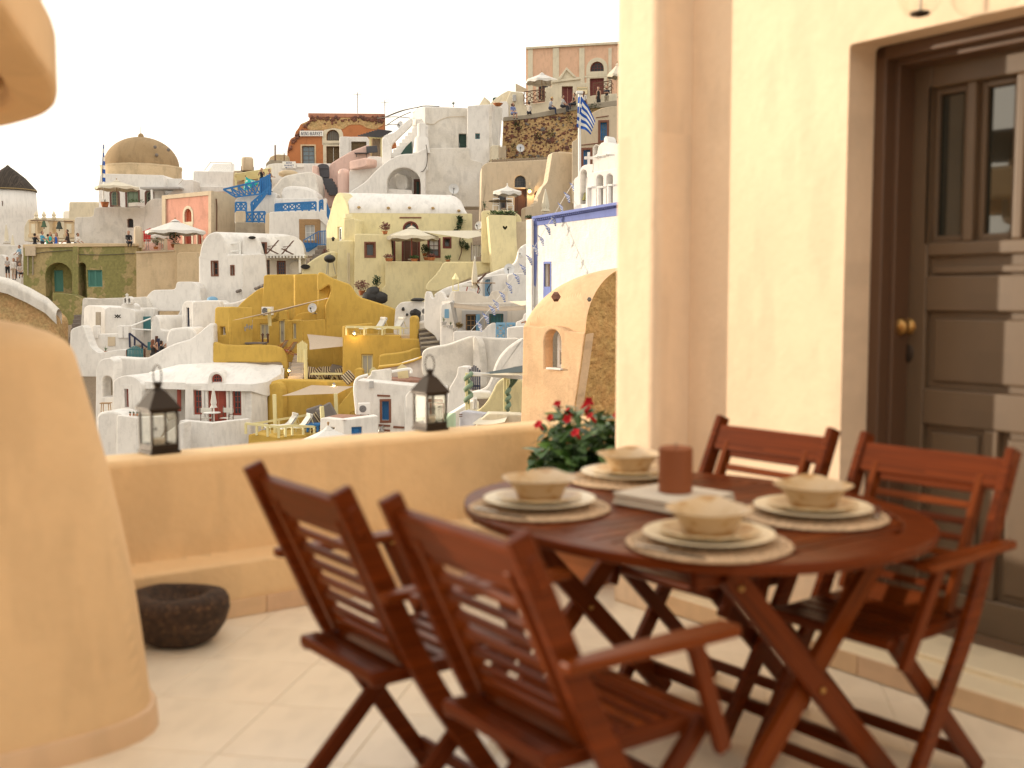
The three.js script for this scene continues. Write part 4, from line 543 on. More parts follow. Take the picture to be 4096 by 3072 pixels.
{ // white house under the dome, terrace wall below it
  const H = house('white_house', 'white house with green-framed openings below the tan dome', 'house', A(1200, 1016)[0], 97), P = new Plane(A(1200, 1016)[0], 97, 2);
  const o = { m: M.oldGreen, sur: M.darkStone, sw: 0.14, rec: 0.15 };
  const hs = [win(H, P, A(1055, 868, 1122, 998), { ...o, arch: 0.2, nx: 3, ny: 4, pane: mat([0.12, 0.16, 0.14], { roughness: 0.2 }) }), win(H, P, A(1203, 868, 1312, 1014), { ...o, name: 'door', nx: 2, ny: 1, solid: M.oldGreen, leaves: 2, panels: 2 }), win(H, P, A(1388, 868, 1448, 985), { ...o, arch: 0.2, nx: 2, ny: 3 })];
  slab(H, 'wall', P, A(935, 1060, 935, 800, 950, 700, 1000, 698, 1556, 712, 1556, 1060), 5, M.white, { holes: hs });
  const P2 = new Plane(A(1640, 940)[0], 97.5, 0); slab(H, 'wing', P2, A(1540, 745, 1735, 745, 1690, 800, 1690, 960, 1540, 960), 5, M.white);
  slab(H, 'stair_wall', new Plane(A(1760, 900)[0], 96, 0), A(1580, 900, 1640, 860, 1700, 800, 1740, 758, 1835, 752, 1835, 1000, 1580, 1000), 2, M.white);
  const P3 = new Plane(A(1500, 850)[0], 95, 0); put(H, 'pergola_roof', rbox(...(([a, b, c, e]) => [c - a, 0.16, 2.2, (a + c) / 2, e - 0.1, -1])(P3.rect(...A(1330, 822, 1708, 852))), 0.02, 1), P3, M.grey); put(H, 'pergola_post', rbox(...(([a, b, c, e]) => [c - a, e - b, 0.25, (a + c) / 2, (b + e) / 2, 0])(P3.rect(...A(1432, 850, 1450, 945))), 0.02, 1), P3, M.whitePaint);
  const H2 = house('terrace_wall', 'rough whitewashed terrace wall with one small dark window under the domed church', 'wall', A(1100, 1360)[0], 94), Pw = new Plane(A(1100, 1360)[0], 94, 0);
  slab(H2, 'wall', Pw, A(705, 1420, 705, 1112, 888, 1106, 888, 1022, 955, 1014, 1365, 1018, 1395, 968, 1440, 936, 1545, 934, 1545, 1420), 3, M.white2, { holes: [win(H2, Pw, A(1203, 1124, 1262, 1210), { arch: 0.2, m: M.brown, rec: 0.3, nx: 1, ny: 1, pane: M.glass })], r: 0.3 });
  umbrella('cream parasol on the terrace beneath the tan dome', A(1112, 765)[0], 92.5, 84, 748, 828, { turn: 0.2 });
  potPlant('big terracotta jar with a spiky aloe beside the cream parasol', A(995, 1015)[0], 93, 33, 20, 18, { kind: 'aloe', leaf: M.aloe });
  potPlant('long white planter box of greenery on the terrace below the tan dome', A(1295, 1012)[0], 93, 52, 15, 14, { square: true, pot: M.canvasWhite });
  const fp = thing('flag_pole', 'white pole with a furled blue and white striped flag left of the dome', 'flag', W(...A(980, 935)[0], 92.3)); const q = (x, y) => W(...A(x, y)[0], 92.3).sub(fp.position); part(fp, 'pole', rod(V(0, 0, 0), q(984, 418), 0.045, 6), M.whitePaint); part(fp, 'flag', flagSheet((u, v) => { const w = 4 + 20 * v; const p = q(987 - 5 + (u - 0.3) * w - v * 4, 425 + v * 350); p.z += 0.18 * Math.sin(u * 9 + v * 3); return p; }), M.flag);
}
{ // block with lattice, right of the dome
  const H = house('white_house', 'plain white rooftop block with a lattice screen on top', 'house', B(600, 870)[0], 99), P = new Plane(B(600, 870)[0], 99, 0);
  slab(H, 'wall', P, B(408, 950, 410, 672, 792, 680, 812, 850, 812, 950), 4, M.white, {}); slab(H, 'ledge', P, B(408, 830, 415, 818, 780, 822, 812, 845, 812, 870, 408, 870), 1.2, M.white, { n: 0.5 });
  const S = new THREE.Shape(B(515, 668, 575, 590, 775, 596, 775, 672).map(p => new THREE.Vector2(...P.q(p)))); const L = []; const [x0, y0] = P.q(B(515, 672)[0]), [x1, y1] = P.q(B(775, 590)[0]); for (let i = 0; i < 26; i++) { const x = x0 + (x1 - x0) * i / 26; const yt = y0 + (y1 - y0) * clamp((x - x0) / (0.23 * (x1 - x0)), 0.05, 1); L.push(box(0.045, yt - y0, 0.03, x, (y0 + yt) / 2, -1)); } for (let j = 0; j < 9; j++) { const t = j / 9, xs = x0 + 0.23 * (x1 - x0) * t; L.push(box(x1 - xs, 0.045, 0.03, (x1 + xs) / 2, y0 + (y1 - y0) * t, -1.04)); } put(H, 'lattice', merge(L), P, M.whitePaint);
  for (const [a, b] of [[B(515, 670)[0], B(575, 590)[0]], [B(575, 590)[0], B(775, 596)[0]], [B(775, 596)[0], B(775, 672)[0]]]) put(H, 'lattice_frame', bar(P.w(a, -1), P.w(b, -1), 0.1, 0.08, 0), null, M.whitePaint);
}
{ // beige and white blocks, bell arcade
  const H = house('beige_house', 'plain beige block behind the bell arcade', 'house', A(790, 1105)[0], 103); slab(H, 'wall', new Plane(A(790, 1105)[0], 103, 6), A(652, 1180, 655, 966, 930, 966, 932, 1180), 5, M.cream);
  const H2 = house('white_house', 'tiny white block left of the beige block on the skyline', 'house', A(625, 1120)[0], 106); slab(H2, 'wall', new Plane(A(625, 1120)[0], 106, 0), A(598, 1200, 598, 1055, 660, 1050, 660, 1200), 4, M.white);
  const Hb = house('chapel_wall', 'cream chapel wall with small finials behind the bells', 'wall', A(470, 1275)[0], 103.5), Pb = new Plane(A(470, 1275)[0], 103.5, 0); slab(Hb, 'wall', Pb, A(228, 1340, 230, 1200, 265, 1130, 420, 1118, 560, 1118, 700, 1122, 705, 1340), 2, M.cream);
  for (const [px, py] of A(345, 1118, 512, 1118, 418, 1118)) put(Hb, 'finial', lathe([[0.22, 0], [0.2, 0.1], [0.12, 0.2], [0.2, 0.3], [0.16, 0.42], [0.03, 0.7], [0, 0.72]], 12).translate(...Pb.w([px, py + 3]).toArray()), null, M.cream);
  const Ha = house('bell_arcade', 'weathered stone pillars carrying two hanging bronze bells', 'belfry', A(480, 1290)[0], 98), Pa = new Plane(A(480, 1290)[0], 98, 0);
  for (const [x0, x1] of [[268, 362], [602, 706]]) { slab(Ha, 'pillar', Pa, A(x0 + 6, 1300, x0 + 6, 1152, x1 - 6, 1152, x1 - 6, 1300), 1.2, M.sandWorn, { r: 0.05, bev: 0.04 }); slab(Ha, 'capital', Pa, A(x0, 1158, x0, 1135, x1, 1135, x1, 1158), 1.4, M.sandWorn, { r: 0.04, n: 0.06, bev: 0.04 }); slab(Ha, 'niche', Pa, A(x0 + 28, 1265, x0 + 28, 1175, x1 - 28, 1175, x1 - 28, 1265), 0.1, M.cream, { r: 0.04, n: 0.05, bev: 0.02 }); slab(Ha, 'base', Pa, A(x0 - 4, 1300, x0 - 4, 1272, x1 + 4, 1272, x1 + 4, 1300), 1.4, M.sandWorn, { r: 0.04, n: 0.06, bev: 0.04 }); }
  slab(Ha, 'column', Pa, A(466, 1300, 468, 1180, 445, 1142, 514, 1142, 496, 1180, 498, 1300), 0.9, M.sandWorn, { r: 0.05 }); put(Ha, 'rod', bar(Pa.w(A(290, 1140)[0], 0.1), Pa.w(A(690, 1152)[0], 0.1), 0.06, 0.06, 0), null, M.rust); slab(Ha, 'ledge', Pa, A(268, 1310, 268, 1268, 706, 1268, 706, 1310), 1.3, M.cream, { r: 0.04 });
  A(415, 1140, 560, 1146).forEach(([px, py], i) => { const s = (i ? 78 : 66) * .42194 * 98 / FOC, b = W(px, py, 97.9), g = thing('bell', i ? 'right dark bronze bell hanging in the stone arcade' : 'left green bronze bell hanging in the stone arcade', 'bell', b, 0, 'bells'); part(g, 'shell', lathe([[0.0, -s * 0.1], [s * 0.16, -s * 0.12], [s * 0.22, -s * 0.3], [s * 0.26, -s * 0.6], [s * 0.36, -s * 0.86], [s * 0.42, -s * 0.95], [s * 0.38, -s * 0.96], [s * 0.25, -s * 0.6]], 20), i ? mat([0.05, 0.06, 0.05], { metalness: 0.5, roughness: 0.6 }) : mat([0.07, 0.12, 0.07], { metalness: 0.4, roughness: 0.6 })); part(g, 'hanger', rod(V(0, 0, 0), V(0, -s * 0.14, 0), 0.05, 6), M.rust); part(g, 'clapper', [rod(V(0, -s * 0.5, 0), V(0, -s * 1.1, 0), 0.025, 5), ball(0.06, 0, -s * 1.12, 0, 8, 6)], M.rust); });
}
{ // white terrace wall and steps below the windmill
  const H = house('terrace_wall', 'white terrace wall with little arches below the windmill', 'wall', A(100, 1600)[0], 93), P = new Plane(A(100, 1600)[0], 93, 4);
  slab(H, 'wall', P, A(-400, 1800, -400, 1378, 218, 1378, 218, 1800), 4, M.white2, { holes: [] }); for (const [a, b, c, e] of [[-60, 1460, 75, 1800], [70, 1435, 200, 1800]]) slab(H, 'arch', P, [...A(a, e), ...A(a, c > 0 ? b + 60 : b), ...A(a + 25, b + 20), ...A((a + (c === 1800 ? 75 : c)) / 2, b)].slice(0, 1).concat(A(a, e, a, b + 70, a + 30, b + 20, a + 70, b, a + 110, b + 30, a + 130, b + 80, a + 130, e)), 1, M.white, { n: 0.8, r: 0.5 });
  closedUmbrella('folded cream parasol in front of the windmill door', A(64, 1178)[0], 97, 9, 965, 975); closedUmbrella('folded cream parasol on the white terrace left of the green house', A(124, 1278)[0], 95, 9, 1004, 1012);
  const Hs = house('stair_wall', 'curved stair parapet with a white top and bare stone face at the left edge', 'wall', [120, 1260], 70), Ps = new Plane([120, 1260], 70, 0);
  slab(Hs, 'face', Ps, Q(-300, 1420, -300, 1135, 0, 1160, 90, 1185, 200, 1245, 236, 1275, 236, 1420), 1.5, M.rubble, { r: 0.5 }); const cr = Q(-300, 1098, -60, 1105, 40, 1128, 120, 1165, 190, 1205, 236, 1250).map(p => Ps.w(p, 0.1)); put(Hs, 'coping', sheet(cr.map((p, i) => { const r = []; for (let a = 0; a <= 10; a++) { const t = a / 10 * Math.PI; r.push(V(p.x, p.y, p.z).add(V(0, 0.42 * Math.sin(t) - 0.2, 0.45 * Math.cos(t)))); } r.push(V(p.x, p.y - 0.75, p.z - 0.4)); r.unshift(V(p.x, p.y - 0.75, p.z + 0.4)); return r; })), null, M.white2);
  const st = house('stone_steps', 'grey stone steps descending beside the green house', 'steps', [262, 1300], 75); stairs(st, 'step', new Plane([262, 1300], 75, 0), Q(262, 1420, 350, 1420, 318, 1262, 238, 1262), M.greyStone, 9);
}
{ // olive green house with arched porch
  const H = house('green_house', 'weathered olive green house with an arched porch and teal shutters', 'house', [320, 1240], 82), P = new Plane([320, 1240], 82, 1);
  const hs = [hole(P, Q(182, 1050, 289, 1230), 0.5), win(H, P, Q(350, 1080, 409, 1147), { louvre: M.tealGreen, m: M.tealGreen, rec: 0.12 }), hole(P, Q(314, 1050, 346, 1230), 0.4)];
  slab(H, 'wall', P, A(220, 2050, 220, 1378, 700, 1364, 1292, 1366, 1300, 2050), 1.2, M.green, { holes: hs, r: 0.06, bev: 0.03 });
  const P2 = new Plane([320, 1240], 83.2, 1); slab(H, 'porch_wall', P2, [...Q(160, 1260, 160, 1018, 540, 1018, 540, 1260)], 3, M.green, { holes: [win(H, P2, Q(216, 1081, 252, 1166), { name: 'door', m: M.tealGreen, solid: M.tealGreen, panels: 2, rec: 0.1 })] });
  slab(H, 'roof_band', P, A(214, 1400, 214, 1370, 700, 1357, 1296, 1360, 1296, 1385), 1.6, M.sandWorn, { n: 0.12, r: 0.04, bev: 0.04 }); slab(H, 'lower_wall', new Plane([270, 1290], 80.6, -4), Q(208, 1300, 210, 1170, 290, 1178, 332, 1196, 336, 1300), 1.5, M.green, { r: 0.1 }); slab(H, 'pier', P, Q(288, 1230, 290, 985, 312, 985, 314, 1230), 0.2, M.green, { n: 0.18, r: 0.03 });
  for (const x of [265, 312]) { put(H, 'drain_pipe', rod(P.w(A(x, 1660)[0], 0.12), P.w(A(x, 1420)[0], 0.12), 0.05, 6), null, M.concrete); put(H, 'meter_box', rbox(0.4, 0.75, 0.2, ...P.w(A(x, 1430)[0], 0.15).toArray(), 0.02, 1), null, M.sand); }
  wire(H, 'cable', A(280, 1465, 440, 1440, 600, 1430, 685, 1425, 700, 1450, 900, 1468, 1280, 1455).map(p => P.w(p, 0.08)), 0.025, M.wire);
  const H2 = house('retaining_wall', 'stained beige retaining wall under the pink house terrace', 'wall', [680, 1240], 80), Pr = new Plane([680, 1240], 80, 3);
  slab(H2, 'wall', Pr, A(1292, 2050, 1290, 1440, 1648, 1424, 1648, 1366, 1700, 1362, 1935, 1366, 1935, 2050), 4, M.sandWorn, { r: 0.12 }); slab(H2, 'side', new Plane([760, 1240], 79.4, -12), A(1675, 2050, 1675, 1445, 1940, 1440, 1940, 2050), 1.5, M.sandWorn, { r: 0.3 }); slab(H2, 'coping', Pr, A(1286, 1452, 1286, 1436, 1650, 1420, 1650, 1436), 1, M.sand, { n: 0.1, r: 0.03, bev: 0.03 });
}
{ // pink house with cream edging
  const at = B(580, 1250)[0], H = house('pink_house', 'pink walled house with cream borders and coral arched window', 'house', at, 85), P = new Plane(at, 85, 38), dep = Math.abs(P.depthTo(at, B(808, 0)[0][0]));
  const o = { m: M.coral, rec: 0.2 }, hs = [win(H, P, B(328, 1030, 395, 1155), { ...o, arch: 0.5, nx: 2, ny: 2, pane: M.coral, sur: M.cream, sw: 0.22 }), win(H, P, B(325, 1205, 395, 1420), { ...o, name: 'door', solid: M.red, leaves: 2, sur: M.cream, sw: 0.2, door: 1 }), win(H, P, B(452, 1258, 492, 1420), { ...o, name: 'door', solid: M.red, sur: M.cream, sw: 0.12, door: 1 })];
  slab(H, 'wall', P, B(115, 1440, 113, 910, 580, 862, 580, 1440), dep, M.pink, { holes: hs, r: 0.03, bev: 0.02 });
  slab(H, 'border', P, B(111, 943, 111, 906, 580, 859, 580, 900), 0.25, M.sand, { n: 0.1, r: 0.02, bev: 0.02 }); slab(H, 'border', P, B(111, 1440, 111, 940, 146, 937, 146, 1440), 0.25, M.sand, { n: 0.1, r: 0.02, bev: 0.02 }); slab(H, 'border', P, B(552, 1440, 552, 898, 580, 895, 580, 1440), 0.25, M.sand, { n: 0.1, r: 0.02, bev: 0.02 });
  const Ps = new Plane(at, 84.9, 38 - 90); slab(H, 'side_wall', Ps, B(578, 1440, 578, 861, 808, 890, 812, 1440), 0.3, M.sand, { r: 0.03, bev: 0.03, n: 0.05 });
  wire(H, 'drain_pipe', B(628, 935, 633, 1000, 632, 1240).map(p => Ps.w(p, 0.15)), 0.05, M.rust);
  umbrella('big white parasol in front of the pink house', A(1665, 1140)[0], 80.5, 117, 924, 976, { m: M.canvasWhite, turn: 0.1 }); umbrella('smaller white parasol behind the big one at the pink house', A(1492, 1248)[0], 86, 47, 942, 990, { m: M.canvasWhite });
  const Hg = house('gate_steps', 'pale pink steps with a red wooden gate beside the pink house', 'steps', A(1390, 1420)[0], 84), Pg = new Plane(A(1390, 1420)[0], 84, 5); stairs(Hg, 'step', Pg, A(1300, 1425, 1430, 1425, 1430, 1345, 1330, 1345), M.palePink, 5); slab(Hg, 'pier', Pg, A(1282, 1430, 1282, 1245, 1335, 1243, 1335, 1430), 0.8, M.cream, { n: 0.5 }); for (let i = 0; i < 5; i++) slab(Hg, 'gate_slat', Pg, A(1344 + i * 17, 1342, 1344 + i * 17, 1250 - i * 8, 1357 + i * 17, 1244 - i * 8, 1357 + i * 17, 1342), 0.06, M.brightRed, { r: 0.01, bev: 0 }); slab(Hg, 'gate_rail', Pg, A(1344, 1300, 1344, 1288, 1428, 1280, 1428, 1292), 0.06, M.brightRed, { n: -0.07, r: 0.01, bev: 0 });
  put(Hg, 'bollard', lathe([[0.32, 0], [0.3, 1.2], [0.25, 1.5], [0.1, 1.6], [0, 1.61]], 16).translate(...W(...A(1312, 1400)[0], 82.6).toArray()), null, M.sand);
  slab(Hg, 'porch_wall', new Plane(A(1550, 1420)[0], 88.5, 0), A(1440, 1430, 1440, 1300, 1720, 1300, 1720, 1430), 0.3, M.sand, { r: 0.05 });
  potPlant('dark bush under the big white parasol by the pink house', A(1655, 1400)[0], 82, 30, 14, 52, { leaf: M.leafDark, n: 260, wide: 1.6, leafSize: 0.16 }); potPlant('dark bush behind the small white parasol', A(1478, 1415)[0], 83, 20, 10, 44, { leaf: M.leafDark, n: 160, wide: 1.2 });
  const tb = thing('cafe_table', 'small slim table on the terrace by the pink house', 'table', W(...A(1470, 1420)[0], 81)); part(tb, 'top', rbox(1.3, 0.04, 0.7, 0, 0.72, 0, 0.01), M.grey); for (const [x, z] of [[-0.55, 0.2], [0.55, 0.2], [-0.55, -0.2], [0.55, -0.2]]) part(tb, 'leg', rod(V(x, 0, z), V(x, 0.71, z), 0.02, 5), M.metal);
}
{ // stair house with blue railings
  const H = house('white_house', 'white house with blue railings and a window framed in wood', 'house', B(1350, 1400)[0], 80), P = new Plane(B(1350, 1400)[0], 80, -2);
  const hs = [win(H, P, B(1470, 1185, 1562, 1330), { m: M.whitePaint, nx: 2, ny: 2, rec: 0.12, sur: M.tan, sw: 0.42, pane: mat([0.45, 0.45, 0.44], { roughness: 0.3 }) })];
  slab(H, 'wall', P, B(1128, 1480, 1130, 1066, 1180, 1058, 1600, 1050, 1672, 1110, 1690, 1200, 1700, 1480), 4, M.white, { holes: hs }); slab(H, 'edge_wall', P, B(1092, 1480, 1092, 1082, 1132, 1062, 1132, 1480), 3, M.sand, { n: -0.2 });
  slab(H, 'terrace_back', new Plane(B(1400, 1050)[0], 83.5, 0), B(1180, 1080, 1180, 930, 1600, 930, 1605, 1080), 1, M.white, {});
  for (const r of [[1190, 985, 1252, 1050], [1425, 975, 1530, 1040]]) { const p = new Plane(B(1300, 1050)[0], 83, 0); slab(H, 'low_door', p, B(r[0], r[3], r[0], r[1], r[2], r[1], r[2], r[3]), 0.2, M.blue, { r: 0.03, bev: 0.01 }); }
  const Pr = new Plane(B(1400, 1050)[0], 80.2, -2); railing('blue cross-braced railing along the white terrace under the pink stairs', null, Pr, B(1188, 988, 1572, 968), B(1188, 1050, 1572, 1030), M.blue, { cells: 6, cross: true, r: 0.09, foot: 0.3 });
  railing('blue iron fence rising beside the wood-framed window', null, new Plane(B(1550, 1400)[0], 79.4, -4), B(1455, 1330, 1600, 1245, 1668, 1240), B(1475, 1405, 1600, 1370, 1668, 1370), M.blue, { cells: 9, r: 0.04, foot: 0.1 }); slab(H, 'blue_base', new Plane(B(1530, 1410)[0], 79.5, -4), B(1460, 1440, 1462, 1350, 1585, 1355, 1600, 1375, 1500, 1440), 0.2, M.blue, { r: 0.03, bev: 0.01 });
  railing('short blue railing at the corner above the white stair', null, Pr, B(1608, 960, 1640, 950), B(1608, 1028, 1640, 1018), M.blue, { cells: 1, cross: true, r: 0.09, foot: 0.3 }); railing('blue stair rail falling steeply right of the white house', null, Pr, B(1660, 952, 1705, 1070), B(1660, 1040, 1700, 1130), M.blue, { cells: 3, r: 0.09, foot: 0.3 });
  slab(H, 'pillar', P, B(1645, 1120, 1645, 935, 1672, 932, 1672, 1120), 0.5, M.white, { n: 0.1 }); slab(H, 'stair', P, B(1600, 1130, 1610, 1040, 1645, 1040, 1690, 1150, 1700, 1230, 1660, 1180), 1.5, M.white, { n: 0.3 });
  const Hc = house('concrete_wall', 'bare concrete and beige wall under the blue stair rails', 'wall', B(950, 1250)[0], 82), Pc = new Plane(B(950, 1250)[0], 82, 0); slab(Hc, 'wall', Pc, B(800, 1480, 808, 1155, 1100, 1165, 1100, 1480), 3, M.concrete, {}); slab(Hc, 'block', Pc, B(806, 1170, 806, 1052, 905, 1050, 910, 1160), 2, M.sand, { n: -0.3 });
  const Pl = new Plane(B(950, 1150)[0], 82.4, 0);
  slab(H, 'landing_wall', new Plane(B(950, 1150)[0], 84.6, 0), B(800, 1175, 805, 940, 920, 900, 1080, 870, 1200, 880, 1200, 1180), 1.5, M.white, {});
  railing('blue railing of the lower stair landing', null, Pl, B(915, 1065, 1090, 1060), B(915, 1152, 1090, 1150), M.blue, { cells: 3, cross: true, r: 0.085, foot: 0.2 }); railing('blue railing of the upper stair landing', null, Pl, B(812, 972, 912, 972), B(812, 1045, 912, 1045), M.blue, { cells: 2, cross: true, r: 0.085, foot: 0.2 }); railing('blue railing beside the stair flight', null, Pl, B(958, 980, 1135, 826), B(965, 1060, 1080, 920), M.blue, { cells: 4, cross: true, r: 0.085 }); railing('long blue railing of the ramp below the patterned parasol', null, new Plane(B(870, 900)[0], 84, 0), B(695, 848, 1045, 768), B(810, 920, 1045, 890), M.blue, { cells: 5, cross: true, r: 0.085 });
  put(H, 'rail_post', bar(Pl.w(B(968, 980)[0], 0.1), Pl.w(B(968, 1155)[0], 0.1), 0.12, 0.12, 0), null, M.blue);
  const Hg = house('blue_gate', 'tall blue plank gate at the head of the stairs', 'gate', B(1095, 890)[0], 84.2), Pg = new Plane(B(1095, 890)[0], 84.2, 0); for (let i = 0; i < 6; i++) slab(Hg, 'plank', Pg, B(1040 + i * 17, 890 + i * 2, 1040 + i * 17, 745 - 8 * i, 1055 + i * 17, 740 - 8 * i, 1055 + i * 17, 892 + i * 2), 0.08, M.blue, { r: 0.02, bev: 0.01 }); slab(Hg, 'side_panel', Pg, B(1105, 895, 1105, 700, 1150, 790, 1148, 900), 0.1, M.blue, { n: -0.12, r: 0.02, bev: 0.01 });
  // white masses behind
  const Hm = house('white_house', 'sculpted white house with a small vault left of the pink stairs', 'house', B(1400, 960)[0], 86), Pm = new Plane(B(1400, 960)[0], 87, 3); slab(Hm, 'mass', Pm, B(1090, 1080, 1120, 880, 1195, 800, 1255, 722, 1400, 692, 1556, 672, 1600, 820, 1600, 1080), 3, M.white2, { r: 0.5, bev: 0.2 });
  slab(Hm, 'vault_front', new Plane(B(1400, 960)[0], 84.6, 0), B(1262, 980, 1240, 880, 1262, 830, 1330, 812, 1480, 822, 1550, 850, 1590, 905, 1600, 980), 3, M.white, { r: 0.5, bev: 0.35 });
  const Hu = house('terrace_wall', 'white wall under the terracotta ruin carrying the lower shop sign', 'wall', B(1400, 760)[0], 92), Pu = new Plane(B(1400, 760)[0], 92, 0); slab(Hu, 'wall', Pu, B(1060, 900, 1085, 640, 1130, 606, 1200, 600, 1745, 602, 1745, 900), 2, M.white, { r: 0.3 });
  put(Hm, 'boulder', ball(0.5, 0, 0, 0, 12, 8).scale(1.6, 0.6, 1).translate(...W(...B(1310, 700)[0], 88).toArray()), null, M.sandWorn);
  // pergola with patterned parasol
  const Hp = house('pergola', 'slatted cream pergola above the blue stairs', 'pergola', B(960, 840)[0], 88.5); const Pp = new Plane(B(960, 840)[0], 88.5, -8); for (let i = 0; i < 7; i++) put(Hp, 'slat', bar(Pp.w(B(800, 705 + i * 9)[0], -i * 0.5), Pp.w(B(1150, 648 + i * 14)[0], -i * 0.5), 0.07, 0.3, 0), null, M.creamPaint); for (const x of [815, 905, 1035]) put(Hp, 'post', bar(Pp.w(B(x, 900)[0], -1), Pp.w(B(x, 690)[0], -1), 0.14, 0.14, 0), null, M.creamPaint); slab(Hp, 'back_wall', new Plane(B(960, 860)[0], 91.5, 0), B(790, 960, 790, 780, 870, 760, 900, 740, 1060, 740, 1060, 960), 0.8, M.sand, {});
  const dots = (() => { const c = document.createElement('canvas'); c.width = c.height = 128; const x = c.getContext('2d'); x.fillStyle = '#1aa39d'; x.fillRect(0, 0, 128, 128); x.fillStyle = '#d8ded2'; for (const [a, b] of [[30, 30], [90, 60], [40, 95], [104, 112]]) { x.beginPath(); x.ellipse(a, b, 18, 12, 0.3, 0, 7); x.fill(); } const t = new THREE.CanvasTexture(c); t.colorSpace = THREE.SRGBColorSpace; t.wrapS = t.wrapT = THREE.RepeatWrapping; t.repeat.set(1.2, 1.2); return t; })();
  const up = umbrella('turquoise patterned parasol leaning under the pergola', B(985, 722)[0], 86, 30, 735, 765, { m: mat([1, 1, 1], { map: dots, roughness: 0.9 }) }); up.rotation.z = 0.5;
  const Ht = house('roof_tank', 'grey water tank and boxes on the roof above the pergola', 'water tank', B(920, 672)[0], 95), Pt = new Plane(B(920, 672)[0], 95, 0); put(Ht, 'tank', lathe([[0, 0], [0.5, 0], [0.5, 0.95], [0.42, 1.1], [0, 1.12]], 20).translate(...W(...B(925, 668)[0], 95).toArray()), null, M.sand); slab(Ht, 'box', Pt, B(860, 672, 860, 626, 898, 626, 898, 672), 0.8, M.darkGrey, { r: 0.03 }); slab(Ht, 'box', Pt, B(945, 665, 945, 626, 966, 626, 966, 665), 0.8, M.darkGrey, { r: 0.03 }); slab(Ht, 'roof', Pt, B(780, 900, 790, 668, 1000, 668, 1000, 900), 3, M.sand, { n: -0.6 });
  const Hr = house('ruined_wall', 'low grey ruined wall with wire fence left of the terracotta ruin', 'wall', B(1200, 620)[0], 97), Pq = new Plane(B(1200, 620)[0], 97, 0); slab(Hr, 'wall', Pq, B(1085, 700, 1100, 600, 1135, 565, 1280, 575, 1330, 575, 1330, 700), 1.5, M.concrete, { r: 0.1 }); slab(Hr, 'upper', Pq, B(1120, 600, 1135, 540, 1200, 515, 1300, 520, 1310, 600), 1, M.sandWorn, { n: -0.8 }); put(Hr, 'post', bar(Pq.w(B(1187, 575)[0]), Pq.w(B(1187, 428)[0]), 0.1, 0.1, 0), null, M.rust); put(Hr, 'post', bar(Pq.w(B(1272, 575)[0]), Pq.w(B(1272, 505)[0]), 0.06, 0.06, 0), null, M.rust);
  { const L = []; for (let i = 0; i < 14; i++) L.push(bar(Pq.w(B(1125 + i * 13, 520)[0]), Pq.w(B(1125 + i * 13, 375)[0]), 0.012, 0.012, 0)); for (let j = 0; j < 12; j++) L.push(bar(Pq.w(B(1125, 380 + j * 13)[0]), Pq.w(B(1300, 380 + j * 13)[0]), 0.012, 0.012, 0)); put(Hr, 'wire_mesh', merge(L), null, M.grey); }
}
